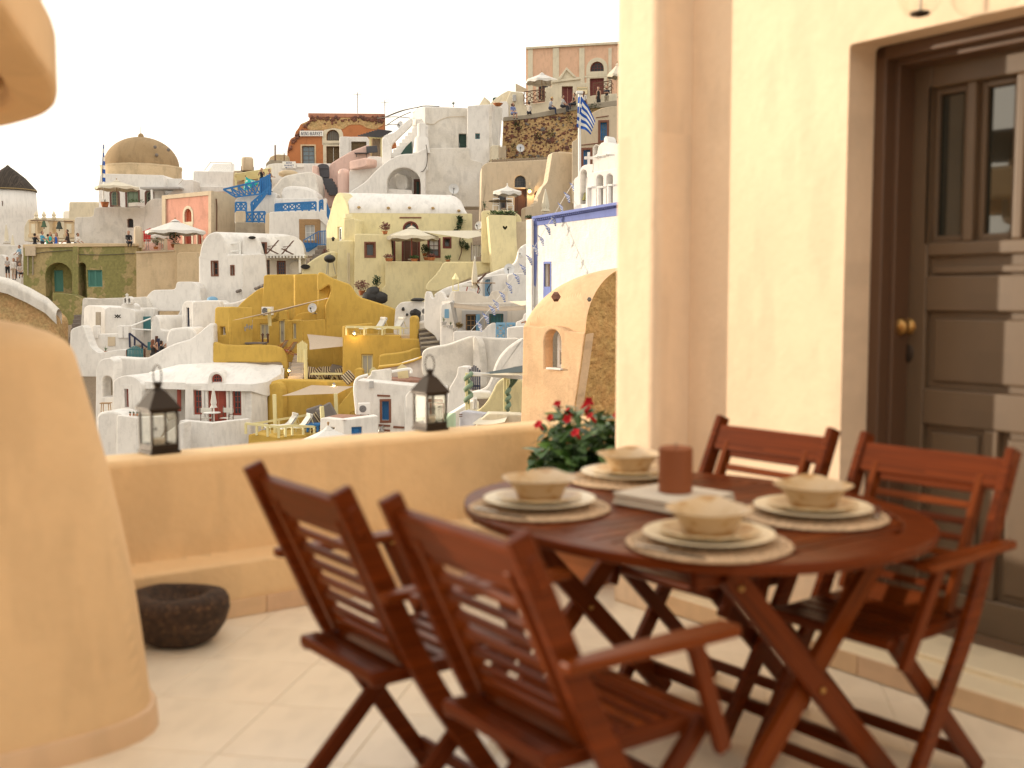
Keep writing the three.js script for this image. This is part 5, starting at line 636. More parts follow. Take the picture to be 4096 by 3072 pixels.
{ // terracotta ruin with the shop signs
  const at = C(600, 835)[0], H = house('ruined_house', 'roofless terracotta ruin with crumbling plaster and arched fanlight', 'house', at, 100), P = new Plane(at, 100, -1);
  const o = { m: M.oldWood, rec: 0.25 }, hs = [win(H, P, C(487, 518, 608, 622), { ...o, arch: true, nx: 6, ny: 1, sur: M.cream, sw: 0.38, pane: mat([0.16, 0.15, 0.13], { roughness: 0.4 }) }), win(H, P, C(488, 676, 612, 850), { ...o, name: 'door', solid: M.oldWood, leaves: 2, sur: M.cream, sw: 0.3, door: 1 }), win(H, P, C(256, 672, 376, 850), { ...o, name: 'door', m: M.greyStone, nx: 2, ny: 4, sur: M.sandWorn, sw: 0.12, door: 1, pane: mat([0.16, 0.22, 0.26], { roughness: 0.1 }) })];
  slab(H, 'wall', P, C(112, 900, 116, 720, 132, 640, 148, 602, 190, 582, 192, 540, 224, 502, 240, 466, 326, 430, 328, 396, 1036, 400, 1036, 900), 0.9, M.brick, { holes: hs, r: 0.15, bev: 0.05 });
  slab(H, 'cornice', P, C(314, 398, 314, 361, 1036, 367, 1036, 402), 1.0, mat([0.52, 0.25, 0.17], { map: T.worn, roughness: 0.95 }), { n: 0.06, r: 0.05, bev: 0.03 });
  slab(H, 'bare_plaster', P, C(245, 470, 330, 425, 345, 405, 1034, 405, 1034, 470, 950, 520, 860, 500, 820, 470, 700, 470, 640, 520, 560, 500, 470, 520, 330, 525, 300, 500), 0.3, M.rubble, { n: 0.05, r: 0.3, bev: 0.02 });
  const sg = [0, 1, 2].map(i => { const q = new THREE.DodecahedronGeometry(0.2, 0), p = q.attributes.position; for (let k = 0; k < p.count; k++) { const a = 1 + 0.3 * (hash(Math.round(p.getX(k) * 50), Math.round(p.getY(k) * 50 + p.getZ(k) * 31), i + 3) - 0.5); p.setXYZ(k, p.getX(k) * 1.25 * a, p.getY(k) * 0.8 * a, p.getZ(k) * 0.8); } q.computeVertexNormals(); return q; });
  for (let i = 0; i < 120; i++) { let x, y; if (i < 85) { x = rr(330, 1030); y = rr(392, 432) + (rnd() < 0.25 ? rr(0, 45) : 0); } else { const t = rnd(); x = 118 + t * 200 + rr(-4, 22); y = 720 - Math.pow(t, 0.8) * 290 + rr(-6, 20); } const w = P.w(C(x, y)[0], 0.06).sub(H.p), s = part(H.g, 'stone', sg[i % 3], i % 4 ? M.redStone : M.darkStone); s.position.copy(w); s.rotation.set(rr(0, 3), rr(0, 3), rr(-0.4, 0.4)); s.scale.setScalar(rr(0.35, 0.95)); }
  signBoard('long white shop sign in dark letters on the terracotta ruin', ...C(235, 528, 457, 580), 99.7, 'MINI-MARKET', { fg: '#20203f', size: 0.95 }); signBoard('small white shop sign with an arrow on the white wall below the ruin', ...C(70, 820, 197, 885), 91.8, ['MINI', 'MARKET'], { fg: '#1d2d6e', arrow: true, size: 0.98 });
  signBoard('blank white notice board right of the arrow sign', ...C(208, 840, 277, 874), 91.8, '', {});
  const H2 = house('white_house', 'white block with a weathered shutter in front of the terracotta ruin', 'house', C(745, 760)[0], 97.5), P2 = new Plane(C(745, 760)[0], 97.5, -1); slab(H2, 'wall', P2, C(610, 900, 610, 584, 882, 586, 895, 900), 1.8, M.white, { holes: [win(H2, P2, C(722, 632, 866, 790), { solid: M.oldWood, m: M.oldWood, leaves: 2, rec: 0.2 })] }); slab(H2, 'pier', P2, C(612, 900, 612, 582, 700, 584, 702, 900), 0.4, M.white, { n: 0.25 });
  for (const [i, [x, y0, y1]] of [[783, 150, 362], [1043, 225, 520]].entries()) { const g = thing('roof_antenna', i ? 'thin aerial mast right of the ruin roof' : 'thin aerial mast standing on the ruin cornice', 'antenna', W(...C(x, y1)[0], 99.5), 0, 'aerials'); const h = W(...C(x, y0 + 15)[0], 99.5).y - g.position.y; part(g, 'mast', rod(V(0, 0, 0), V(0, h, 0), 0.03, 5), M.rust); for (const s of [-1, 1]) part(g, 'loop', tube([V(s * 0.05, h, 0), V(s * 0.3, h + 0.12, 0), V(s * 0.32, h - 0.5, 0), V(s * 0.05, h - 0.4, 0)], 0.012, 4, 16), M.grey); part(g, 'reflector', [rod(V(-0.32, h - 0.2, 0), V(0.32, h - 0.2, 0), 0.02, 4), rbox(0.1, 0.14, 0.1, 0, h - 0.2, 0, 0.01, 1)], M.grey); }
  const Hp = house('pergola', 'dark slatted pergola with a hanging curtain beside the white stairs', 'pergola', C(960, 770)[0], 92), Pp = new Plane(C(960, 770)[0], 92, -10); for (let i = 0; i < 8; i++) put(Hp, 'slat', bar(Pp.w(C(785 + i * 26, 575 - i * 8)[0], 0.6 - i * 0.35), Pp.w(C(1015 + i * 14, 590 - i * 8)[0], 0.6 - i * 0.35), 0.06, 0.28, 0), null, M.darkGrey); for (const x of [905, 1010]) put(Hp, 'post', bar(Pp.w(C(x, 800)[0], 0.2), Pp.w(C(x, 585)[0], 0.2), 0.18, 0.18, 0), null, M.creamPaint); put(Hp, 'beam', bar(Pp.w(C(888, 592)[0], 0.25), Pp.w(C(1016, 594)[0], 0.25), 0.16, 0.16, 0), null, M.creamPaint);
  { const rows = []; for (let i = 0; i <= 24; i++) { const x = 920 + 85 * i / 24, z = 0.08 * Math.sin(i * 1.9); rows.push([Pp.w(C(x, 598)[0], z), Pp.w(C(x, 770)[0], z)]); } put(Hp, 'curtain', sheet(rows), null, M.sail); }
  const t = thing('cafe_table', 'small dark terrace table with chair above the pink stairs', 'table', W(...C(820, 778)[0], 90.5)); part(t, 'top', rbox(1.1, 0.05, 0.6, 0, 0.3, 0, 0.01), M.darkGrey); for (const x of [-0.4, 0.4]) part(t, 'leg', rod(V(x, 0, 0), V(x, 0.3, 0), 0.03, 5), M.darkGrey); part(t, 'chair_back', rbox(0.9, 0.55, 0.08, 0.9, 0.55, 0, 0.02).rotateZ(0.08), M.darkGrey); part(t, 'cushion', rbox(0.5, 0.5, 0.18, 2.75, 0.25, 0, 0.08).rotateZ(0.25), M.terracotta);
}
{ // pale pink stairs with the dark gate
  const at = C(450, 1100)[0], H = house('pink_stairs', 'pale pink walled staircase with a dark grey gate', 'stairs', at, 89), P = new Plane(at, 89, 4), P2 = new Plane(at, 90.5, -3);
  slab(H, 'right_wall', P2, C(512, 1060, 512, 850, 600, 792, 735, 714, 895, 655, 900, 800, 706, 830, 706, 1000, 600, 1100), 1.2, M.palePink, { r: 0.3, bev: 0.15 });
  slab(H, 'left_wall', P, C(352, 950, 352, 856, 396, 856, 398, 940, 440, 1000, 484, 1084, 582, 1108, 570, 1250, 400, 1250, 376, 1060), 1.2, M.palePink, { r: 0.25, bev: 0.12 });
  slab(H, 'end_block', new Plane(at, 87.5, 30), C(704, 900, 704, 816, 868, 782, 868, 862), 1.5, M.palePink, { r: 0.2, bev: 0.1 }); put(H, 'round_pier', lathe([[0.5, -0.5], [0.48, 1.4], [0.44, 1.65], [0.33, 1.8], [0.15, 1.86], [0, 1.87]], 28).translate(...W(...C(655, 1115)[0], 87.6).toArray()), null, M.palePink);
  const Pg = new Plane(at, 89.8, 3); slab(H, 'gate', Pg, C(396, 985, 396, 870, 415, 848, 455, 839, 495, 848, 512, 868, 514, 985), 0.12, M.darkGrey, { r: 0.2, bev: 0.02 }); for (const y of [872, 955]) slab(H, 'gate_rail', Pg, C(400, y + 14, 400, y, 510, y, 510, y + 14), 0.08, M.darkGrey, { n: 0.08, r: 0.02, bev: 0.01 });
  for (let i = 0; i < 5; i++) { const y = 980 + i * 27, x = 440 + i * 17; slab(H, 'step', new Plane(at, 89.4 - i * 0.25, 0), C(x, y + 50, x, y, x + 100, y, x + 100, y + 50), 0.6, M.darkGrey, { r: 0.03, bev: 0.02 }); }
}
{ // big white house with outside stairs and deep arch
  const at = C(1600, 690)[0], H = house('white_house', 'tall white house with outside stairs and a deep arched niche', 'house', at, 86), P = new Plane(at, 86, -4);
  const hs = [win(H, P, C(1742, 556, 1814, 690), { name: 'door', m: M.darkGreen, solid: M.darkGreen, rec: 0.3, panels: 3 })];
  slab(H, 'upper_wall', P, C(1420, 760, 1420, 302, 1600, 304, 1830, 312, 1836, 760), 5, M.white2, { holes: hs, r: 0.15 });
  const Pl = new Plane(C(1420, 690)[0], 86, 50); slab(H, 'side_wall', Pl, C(1300, 640, 1300, 352, 1345, 312, 1422, 300, 1422, 640), 0.6, M.white, { r: 0.1, n: 0.05 });
  const Pt = new Plane(C(1940, 820)[0], 84.6, -4); slab(H, 'tower', Pt, C(1828, 880, 1824, 294, 1930, 284, 2056, 276, 2050, 880), Math.abs(Pt.depthTo(C(2052, 700)[0], 2008)) || 3, M.white, { holes: [win(H, Pt, C(1899, 554, 1942, 606), { m: M.teal, rec: 0.2, nx: 1, ny: 1 })], r: 0.12 });
  slab(H, 'tower_side', new Plane(C(2054, 700)[0], 84.6, -62), C(2054, 880, 2054, 278, 2133, 300, 2160, 312, 2133, 700, 2120, 880), 0.5, M.white2, { n: 0.03, r: 0.08 });
  const Pw = new Plane(C(1650, 1140)[0], 84, -3); slab(H, 'lower_wall', Pw, C(1395, 1250, 1395, 900, 1440, 720, 1470, 694, 1840, 688, 1850, 800, 1960, 830, 1955, 1250), 3, M.white2, { r: 0.12 });
  const Pa = new Plane(C(1200, 1135)[0], 83.2, 0), ah = hole(Pa, C(1060, 878, 1380, 1155), 0.55); slab(H, 'arch_wall', Pa, C(705, 1180, 705, 1112, 860, 1012, 960, 902, 1090, 795, 1200, 748, 1330, 744, 1405, 700, 1440, 690, 1446, 900, 1425, 920, 1425, 1180), 1.6, M.white, { holes: [ah], r: 0.4, bev: 0.12 });
  const Pn = new Plane(C(1200, 1135)[0], 85.5, 0); slab(H, 'niche_wall', Pn, C(1000, 1200, 1000, 820, 1420, 820, 1420, 1200), 1, M.white, { holes: [win(H, Pn, C(1328, 1000, 1376, 1150), { name: 'door', m: M.redStone, solid: M.darkGreen, rec: 0.15, panels: 2, sur: M.darkStone, sw: 0.1 })] }); slab(H, 'niche_bench', new Plane(C(1200, 1135)[0], 84, 0), C(1050, 1180, 1052, 1074, 1300, 1090, 1305, 1180), 1.2, M.white, {}); slab(H, 'niche_buttress', new Plane(C(1200, 1135)[0], 84.8, 20), C(1150, 1090, 1125, 945, 1180, 925, 1245, 950, 1255, 1090), 1.0, M.white, { r: 0.4, bev: 0.2 });
  slab(H, 'ramp_wall', new Plane(C(850, 1000)[0], 86.5, 3), C(700, 1200, 705, 890, 868, 858, 870, 770, 1020, 772, 1030, 1000, 860, 1200), 1.6, M.white, { r: 0.3 });
  // outside stairs
  const Ps = new Plane(C(1180, 740)[0], 85, -2); slab(H, 'stair_parapet', Ps, C(1014, 860, 1014, 600, 1040, 570, 1130, 545, 1240, 440, 1302, 400, 1302, 470, 1250, 520, 1105, 660, 1100, 790, 1080, 850), 0.5, M.white, { n: -1.4, r: 0.2, bev: 0.1 }); slab(H, 'stair_end', Ps, C(1014, 860, 1014, 600, 1050, 585, 1100, 680, 1105, 850), 0.9, M.white, { n: 0.3, r: 0.3, bev: 0.15 });
  for (let i = 0; i < 7; i++) slab(H, 'step', Ps, C(1095 + i * 27, 780, 1095 + i * 27, 735 - i * 32, 1310, 735 - i * 32, 1310, 780), 1.0, M.white, { n: -0.15 * i - 0.2, r: 0.06, bev: 0.04 });
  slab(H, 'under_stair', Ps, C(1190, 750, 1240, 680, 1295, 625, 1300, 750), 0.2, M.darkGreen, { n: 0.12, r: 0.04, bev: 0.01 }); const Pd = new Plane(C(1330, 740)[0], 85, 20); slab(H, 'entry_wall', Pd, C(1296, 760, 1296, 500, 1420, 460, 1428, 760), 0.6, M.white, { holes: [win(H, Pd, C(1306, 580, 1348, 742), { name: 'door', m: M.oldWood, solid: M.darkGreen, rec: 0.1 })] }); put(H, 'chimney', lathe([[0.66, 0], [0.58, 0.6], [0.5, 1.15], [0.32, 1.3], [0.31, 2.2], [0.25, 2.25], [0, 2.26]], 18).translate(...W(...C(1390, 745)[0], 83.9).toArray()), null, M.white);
  wire(H, 'cable', C(1432, 660, 1444, 740, 1435, 860, 1400, 915, 1385, 915).map(p => Pa.w(p, 0.1)), 0.03, M.wire); wire(H, 'cable', C(1432, 458, 1500, 468, 1560, 430, 1640, 400, 1805, 395).map(p => P.w(p, 0.06)), 0.02, M.sand);
  for (const [a, b, c, e] of [[1380, 300, 1050, 400], [1330, 310, 1050, 395], [1290, 350, 1050, 480], [1280, 408, 970, 410], [1180, 478, 1050, 478]]) put(H, 'roof_cable', tube([W(...C(a, b)[0], 87), W(...C((a + c) / 2, (b + e) / 2 - 12)[0], 90), W(...C(c, e)[0], 93)], 0.035, 5, 12), null, M.wire);
  put(H, 'roof_rail', tube(C(1345, 310, 1400, 296, 1560, 298).map(p => W(...p, 88)), 0.04, 5, 12), null, M.wire);
  dish('large grey satellite dish at the foot of the tall white house', C(1693, 1083)[0], 82.4, 22, -12, { text: 'rl', tilt: 0.3 }); const dd = dish('small satellite dish half hidden behind the white stairs', C(1190, 475)[0], 89, 15, 20, {});
  potPlant('spindly weed on the roof edge of the tall white house', C(1690, 302)[0], 87, 6, 3, 22, { kind: 'tall', n: 14, leaf: M.leafDark, name: 'roof_weed' });
}
{ // house with the barrel roof, pale yellow walls
  const at = C(705, 1310)[0], H = house('yellow_vault_house', 'pale yellow house under a long white barrel roof', 'house', C(1300, 1700)[0], 72), P = new Plane(C(1300, 1700)[0], 72, -5), Pe = new Plane(C(705, 1660)[0], P.w(C(705, 1660)[0]).z * -1, 48);
  const o = { m: M.brown, rec: 0.22, sur: M.maroon, sw: 0.09 };
  const hs = [win(H, P, C(1224, 1398, 1348, 1462), { ...o, arch: true, nx: 2, ny: 1 }), win(H, P, C(1215, 1552, 1362, 1830), { ...o, name: 'door', solid: M.brown, leaves: 2, door: 1 }), win(H, P, C(1458, 1560, 1556, 1720), { ...o, nx: 2, ny: 3, curtain: M.canvasWhite }), win(H, P, C(1604, 1550, 1660, 1630), { ...o, nx: 1, ny: 1 }), win(H, P, C(1106, 1540, 1128, 1800), { ...o, solid: M.brown })];  // brown double leaf: its colour stands in for the dark of an opening
  slab(H, 'front_wall', P, C(705, 1900, 703, 1306, 1100, 1307, 1870, 1314, 1872, 1900), 3, M.paleYellow, { holes: hs, r: 0.08 });
  const prof = C(484, 1440, 505, 1370, 528, 1280, 552, 1185, 580, 1128, 608, 1110, 640, 1136, 672, 1200, 692, 1255, 705, 1310); const end = [...prof, ...C(705, 2000, 484, 2000)]; slab(H, 'end_wall', Pe, end, 0.8, M.paleYellow, { holes: [win(H, Pe, C(594, 1442, 628, 1570), { m: M.whitePaint, rec: 0.1, nx: 1, ny: 1, fw: 0.2, pane: M.glass })], r: 0.2, bev: 0.1 });
  const back = P.n.clone().multiplyScalar(-4.6); const pa = prof.slice(4).map(p => Pe.w(p, -0.02)); { const A0 = Pe.w(C(612, 1112)[0]), rows = []; const A1 = P.w(C(705, 1308)[0]), B0 = P.w(C(1826, 1314)[0]); const up = A0.clone().sub(A1); const n = 24; const arc = (t) => { const a = t * Math.PI / 2; return [Math.sin(a), 1 - Math.cos(a)]; };
    for (let i = 0; i <= n; i++) { const s = i / n, base = A1.clone().lerp(B0, s), hgt = (W(...C(620, 1110)[0], 74).y - A1.y) * (s > 0.86 ? Math.sqrt(Math.max(0, 1 - ((s - 0.86) / 0.14) ** 2)) * 0.92 + 0.02 : 1 - s * 0.08), row = []; for (let j = 0; j <= 12; j++) { const [sy, cz] = arc(j / 12); row.push(base.clone().add(V(0, hgt * sy, 0)).addScaledVector(P.n, -3.1 * cz).addScaledVector(Pe.x, 0).addScaledVector(P.x, -(1 - s) * 0.75 * cz)); } for (let j = 1; j <= 10; j++) { const a = j / 10 * Math.PI / 2; row.push(base.clone().add(V(0, hgt * Math.cos(a), 0)).addScaledVector(P.n, -3.1 - 2.4 * Math.sin(a)).addScaledVector(P.x, -(1 - s) * (0.75 + 0.2 * Math.sin(a)))); } rows.push(row); } put(H, 'barrel_roof', sheet(rows), null, M.white); }
  for (const [px, py] of C(795, 1254, 1075, 1260, 1275, 1258, 1497, 1262, 1743, 1286)) put(H, 'roof_stone', new THREE.DodecahedronGeometry(0.11, 0).scale(1.2, 0.8, 1.2).translate(...P.w([px, py], 0.05).toArray()), null, M.rubble);
  slab(H, 'lintel', P, C(1180, 1358, 1180, 1346, 1388, 1346, 1388, 1358), 0.2, M.redStone, { n: 0.06, r: 0.02, bev: 0.01 });
  const Pb = new Plane(C(700, 1660)[0], 70, 8); slab(H, 'tower', Pb, C(650, 1620, 652, 1362, 760, 1358, 770, 1620), 2, M.paleYellow, { r: 0.15, bev: 0.1 }); put(H, 'chimney_cap', lathe([[0.3, 0], [0.26, 0.3], [0, 0.32]], 12).translate(...W(...C(694, 1362)[0], 70.5).toArray()), null, M.paleYellow);
  slab(H, 'porch_block', new Plane(C(680, 1660)[0], 69.6, 6), C(580, 2100, 592, 1600, 610, 1568, 755, 1564, 755, 2120), 2.4, M.paleYellow, { r: 0.25, bev: 0.15 }); const Pc = new Plane(C(900, 1900)[0], 68.8, -8); slab(H, 'front_block', Pc, C(748, 2120, 754, 1508, 790, 1504, 1098, 1510, 1112, 1700, 1120, 2150), 2.6, M.paleYellow, { holes: [win(H, Pc, G(1572, 174, 1652, 296), { m: M.redStone, rec: 0.15, nx: 1, ny: 1, sur: M.redStone, sw: 0.1 })], r: 0.2, bev: 0.12 });
  slab(H, 'terrace_parapet', new Plane(G(1900, 740)[0], 68.2, -4), G(1720, 800, 1725, 600, 1755, 580, 1757, 352, 1790, 344, 2133, 346, 2300, 348, 2320, 800), 1, M.paleYellow, { r: 0.15 });
  slab(H, 'curved_wall', new Plane(E(300, 1100)[0], 66.5, -6), E(0, 1180, 20, 1105, 100, 1030, 160, 950, 185, 898, 215, 886, 705, 882, 745, 900, 745, 960, 500, 1040, 240, 1150, 100, 1200), 0.8, M.paleYellow, { r: 0.5, bev: 0.12 });
  slab(H, 'meter_box', Pb, G(1392, 262, 1392, 192, 1425, 190, 1425, 262), 0.3, M.cream, { n: 0.35, r: 0.03 }); for (const x of [1402, 1416]) put(H, 'pipe', rod(new Plane(C(680, 1660)[0], 69.4, 6).w(G(x, 262)[0]), new Plane(C(680, 1660)[0], 69.4, 6).w(G(x + 2, 560)[0]), 0.035, 5), null, M.cream);
  for (const [px, py] of [...C(1170, 1552), ...C(1412, 1558), ...G(1262, 155)]) put(H, 'wall_lantern', lathe([[0, 0], [0.07, 0.03], [0.09, 0.15], [0.13, 0.2], [0.02, 0.3], [0, 0.31]], 8).translate(...P.w([px, py], 0.16).toArray()), null, M.black);
  umbrella('cream parasol with striped pole on the pale yellow terrace', C(1297, 1440)[0], 69.5, 108, 945, 1040, { turn: 0.1, pole: M.red });
  sail('long narrow cream shade sail beside the parasol of the pale yellow house', [...C(1330, 1478).map(p => [...p, 69.5]), ...E(580, 566).map(p => [...p, 70.5]), ...E(582, 622).map(p => [...p, 68.5]), ...E(440, 650).map(p => [...p, 68])], 69, M.canvas, 0.1);
  potPlant('terracotta pot of red succulent on the yellow block roof', C(1043, 1508)[0], 69, 23, 12, 36, { leaf: M.redLeaf, n: 200, wide: 2.0, leafSize: 0.14 });
  [['low terracotta bowl of succulents on the yellow parapet end', G(1793, 345), 34, 12, 14, M.redLeaf], ['terracotta bowl on the yellow parapet below the parasol', G(2032, 345), 30, 10, 12, M.leaf], ['terracotta bowl left on the yellow terrace parapet', E(68, 873), 30, 12, 12, M.redLeaf], ['small pale pot by the climbing plant', E(235, 886), 20, 8, 18, M.leaf], ['terracotta pot with reddish plant under the laundry', E(598, 878), 24, 12, 22, M.redLeaf], ['round terracotta jar at the right end of the yellow parapet', E(662, 876), 27, 18, 18, M.redLeaf]].forEach(([l, p, w, h, ph, m]) => potPlant(l, p[0], 67.6, w, h, ph, { leaf: m }));
  [['dark shrub at the left of the yellow terrace door', E(20, 870), 30, 50], ['small green shrub left of the yellow house door', C(1420, 1720), 20, 40]].forEach(([l, p, w, h]) => potPlant(l, p[0], 70.5, w, 12, h, { leaf: M.leafDark, n: 220, wide: 1.5 }));
  const cl = house('climbing_plant', 'leafy climber growing up the pale yellow wall', 'plant', E(345, 870)[0], 71.2), stem = E(345, 870, 375, 760, 350, 690, 360, 640, 335, 560, 350, 480, 385, 420).map(p => P.w(p, 0.12)); put(cl, 'stem', tube(stem, 0.03, 5, 24), null, M.brown); for (const [x, y, rx, ry] of [[390, 710, 46, 50], [350, 520, 30, 60], [370, 470, 34, 36], [315, 575, 22, 14], [430, 740, 20, 30], [350, 440, 22, 20]]) { const k = .39177 * 71 / FOC; put(cl, 'foliage', leaves(110, rx * k, ry * k, 0.25, 0.14).translate(...P.w(E(x, y)[0], 0.2).toArray()), null, M.leafDark); }
  const ln = house('laundry', 'white and orange towels drying on a line on the yellow terrace', 'laundry', E(550, 870)[0], 69), Pl = new Plane(E(550, 870)[0], 69, 0); put(ln, 'line', tube(E(470, 715, 560, 722, 645, 690).map(p => Pl.w(p)), 0.015, 4, 10), null, M.wire); [[472, 716, 522, 870, M.canvasWhite], [524, 718, 574, 835, M.cushion], [572, 702, 630, 812, M.orangeCloth]].forEach(([x0, y0, x1, y1, m]) => { const rows = []; for (let i = 0; i <= 6; i++) { const x = x0 + (x1 - x0) * i / 6, z = 0.05 * Math.sin(i * 1.3); rows.push([Pl.w(E(x, y0 + (m === M.orangeCloth ? (i - 3) * -4 : 0))[0], z), Pl.w(E(x, (y0 + y1) / 2)[0], z * 1.6), Pl.w(E(x, y1)[0], z * 2)]); } put(ln, 'towel', sheet(rows), null, m); }); for (const x of [472, 645]) put(ln, 'post', bar(Pl.w(E(x, 885)[0]), Pl.w(E(x, 690)[0]), 0.05, 0.05, 0), null, M.brown);
  // kettle grill and stair wall on the left
  const gr = thing('kettle_grill', 'black kettle grill beside the pale yellow wall', 'grill', W(...G(1232, 465)[0], 69)); part(gr, 'bowl', muvSmooth(new THREE.SphereGeometry(0.36, 20, 12)).scale(1, 0.72, 1).translate(0, 0.95, 0), M.black); part(gr, 'lid_handle', rod(V(-0.08, 1.24, 0), V(0.08, 1.24, 0), 0.02, 5), M.black); for (const a of [0, 2.1, 4.2]) part(gr, 'leg', rod(V(Math.cos(a) * 0.2, 0.75, Math.sin(a) * 0.2), V(Math.cos(a) * 0.35, 0, Math.sin(a) * 0.35), 0.02, 5), M.metal);
  const sw = house('stair_wall', 'pale yellow sloping stair wall with grey stone steps', 'wall', G(1120, 470)[0], 70), Pw = new Plane(G(1120, 470)[0], 70, -4); slab(sw, 'wall', Pw, G(960, 500, 968, 410, 1060, 330, 1180, 262, 1300, 240, 1320, 500), 0.9, M.paleYellow, { r: 0.4, bev: 0.15 }); for (let i = 0; i < 4; i++) slab(sw, 'step', new Plane(G(1120, 470)[0], 73 + i * 0.3, 0), G(1040 + i * 24, 400, 1040 + i * 24, 318 - i * 42, 1210, 318 - i * 42, 1210, 400), 0.6, M.greyStone, { r: 0.04 }); put(sw, 'vent', new THREE.CylinderGeometry(0.22, 0.22, 0.2, 16).rotateX(Math.PI / 2).scale(1.3, 0.7, 1).translate(...Pw.w(G(1000, 396)[0], 0.05).toArray()), null, M.dark);  // vent: dark solid disc coloured as the shade inside a hole
  potPlant('rusty red plant on the yellow stair wall', G(1195, 332)[0], 70.4, 28, 12, 38, { leaf: M.redLeaf, n: 160, wide: 1.3 });
  potPlant('terracotta pot with bushy red plant at the foot of the yellow wall', G(1535, 668)[0], 66.5, 27, 20, 44, { leaf: M.redLeaf, n: 320, wide: 2.2, leafSize: 0.13 }); potPlant('orange pot with a tall shrub beside the bushy red plant', G(1675, 636)[0], 66.8, 25, 18, 50, { leaf: M.leafDark, n: 240, wide: 1.6, kind: 'tall' });
  G(1630, 690, 1700, 690, 1640, 640, 1590, 700).forEach(([px, py], i) => { const b = ball(0.55 - i * 0.06, 0, 0, 0, 10, 8), p = b.attributes.position; for (let k = 0; k < p.count; k++) { const s = 1 + 0.3 * (vnoise(p.getX(k) * 4 + 9, p.getY(k) * 4 + p.getZ(k) * 3 + 9, 64, 300 + i) - 0.5); p.setXYZ(k, p.getX(k) * s, p.getY(k) * s * 0.85, p.getZ(k) * s); } b.computeVertexNormals(); const o = new THREE.Mesh(b, M.blackStone); o.name = numbered('boulder'); o.position.copy(W(px, py, 66.2)); tag(o, ['largest dark boulder under the potted shrubs', 'dark boulder right of the orange pot', 'dark boulder behind the pots', 'small dark boulder left of the pots'][i], 'boulder', 'dark boulders'); scene.add(o); });
}
{ // tall yellow tower at the right end of that terrace, with planted top
  const H = house('yellow_tower', 'pale yellow tower with a heart-shaped hole and planted top', 'tower', E(790, 940)[0], 65), P = new Plane(E(790, 940)[0], 65, -6); const hx = P.q(E(817, 538)[0]), s = 0.2, heart = []; for (let i = 0; i < 20; i++) { const t = i / 20 * 6.2832; heart.push([hx[0] + s * 0.06 * 16 * Math.sin(t) ** 3 * 0.9, hx[1] + s * 0.06 * (13 * Math.cos(t) - 5 * Math.cos(2 * t) - 2 * Math.cos(3 * t) - Math.cos(4 * t))]); }
  slab(H, 'wall', P, E(690, 1000, 645, 420, 665, 405, 930, 415, 935, 640, 945, 820, 930, 1000), 1.6, M.paleYellow, { holes: [heart], r: 0.15, bev: 0.05 }); slab(H, 'back_wall', new Plane(E(620, 800)[0], 66.4, 0), E(572, 900, 575, 362, 900, 362, 985, 430, 990, 900), 1.5, M.paleYellow, { r: 0.2 });
  slab(H, 'sand_wall', new Plane(E(1010, 720)[0], 66, -8), E(920, 800, 930, 475, 1110, 478, 1115, 800), 2, M.sand, { r: 0.15 });
  const pl = house('roof_planting', 'low green plants along the top of the pale yellow tower', 'plant', E(800, 408)[0], 65.6); for (let i = 0; i < 9; i++) put(pl, 'foliage', leaves(60, 0.3, 0.2, 0.3, 0.13).translate(...W(...E(690 + i * 26, 396 + (i % 2) * 6)[0], 65.7).toArray()), null, i % 3 ? M.leaf : M.leafDark); put(pl, 'soil', bar(W(...E(675, 412)[0], 65.9), W(...E(920, 408)[0], 65.9), 0.15, 0.5, 0.02), null, M.earth);
  dish('grey satellite dish behind the pale yellow tower', E(553, 520)[0], 67.5, 18, 25, { text: 'OTE', fg: '#3b6fc4' });
}
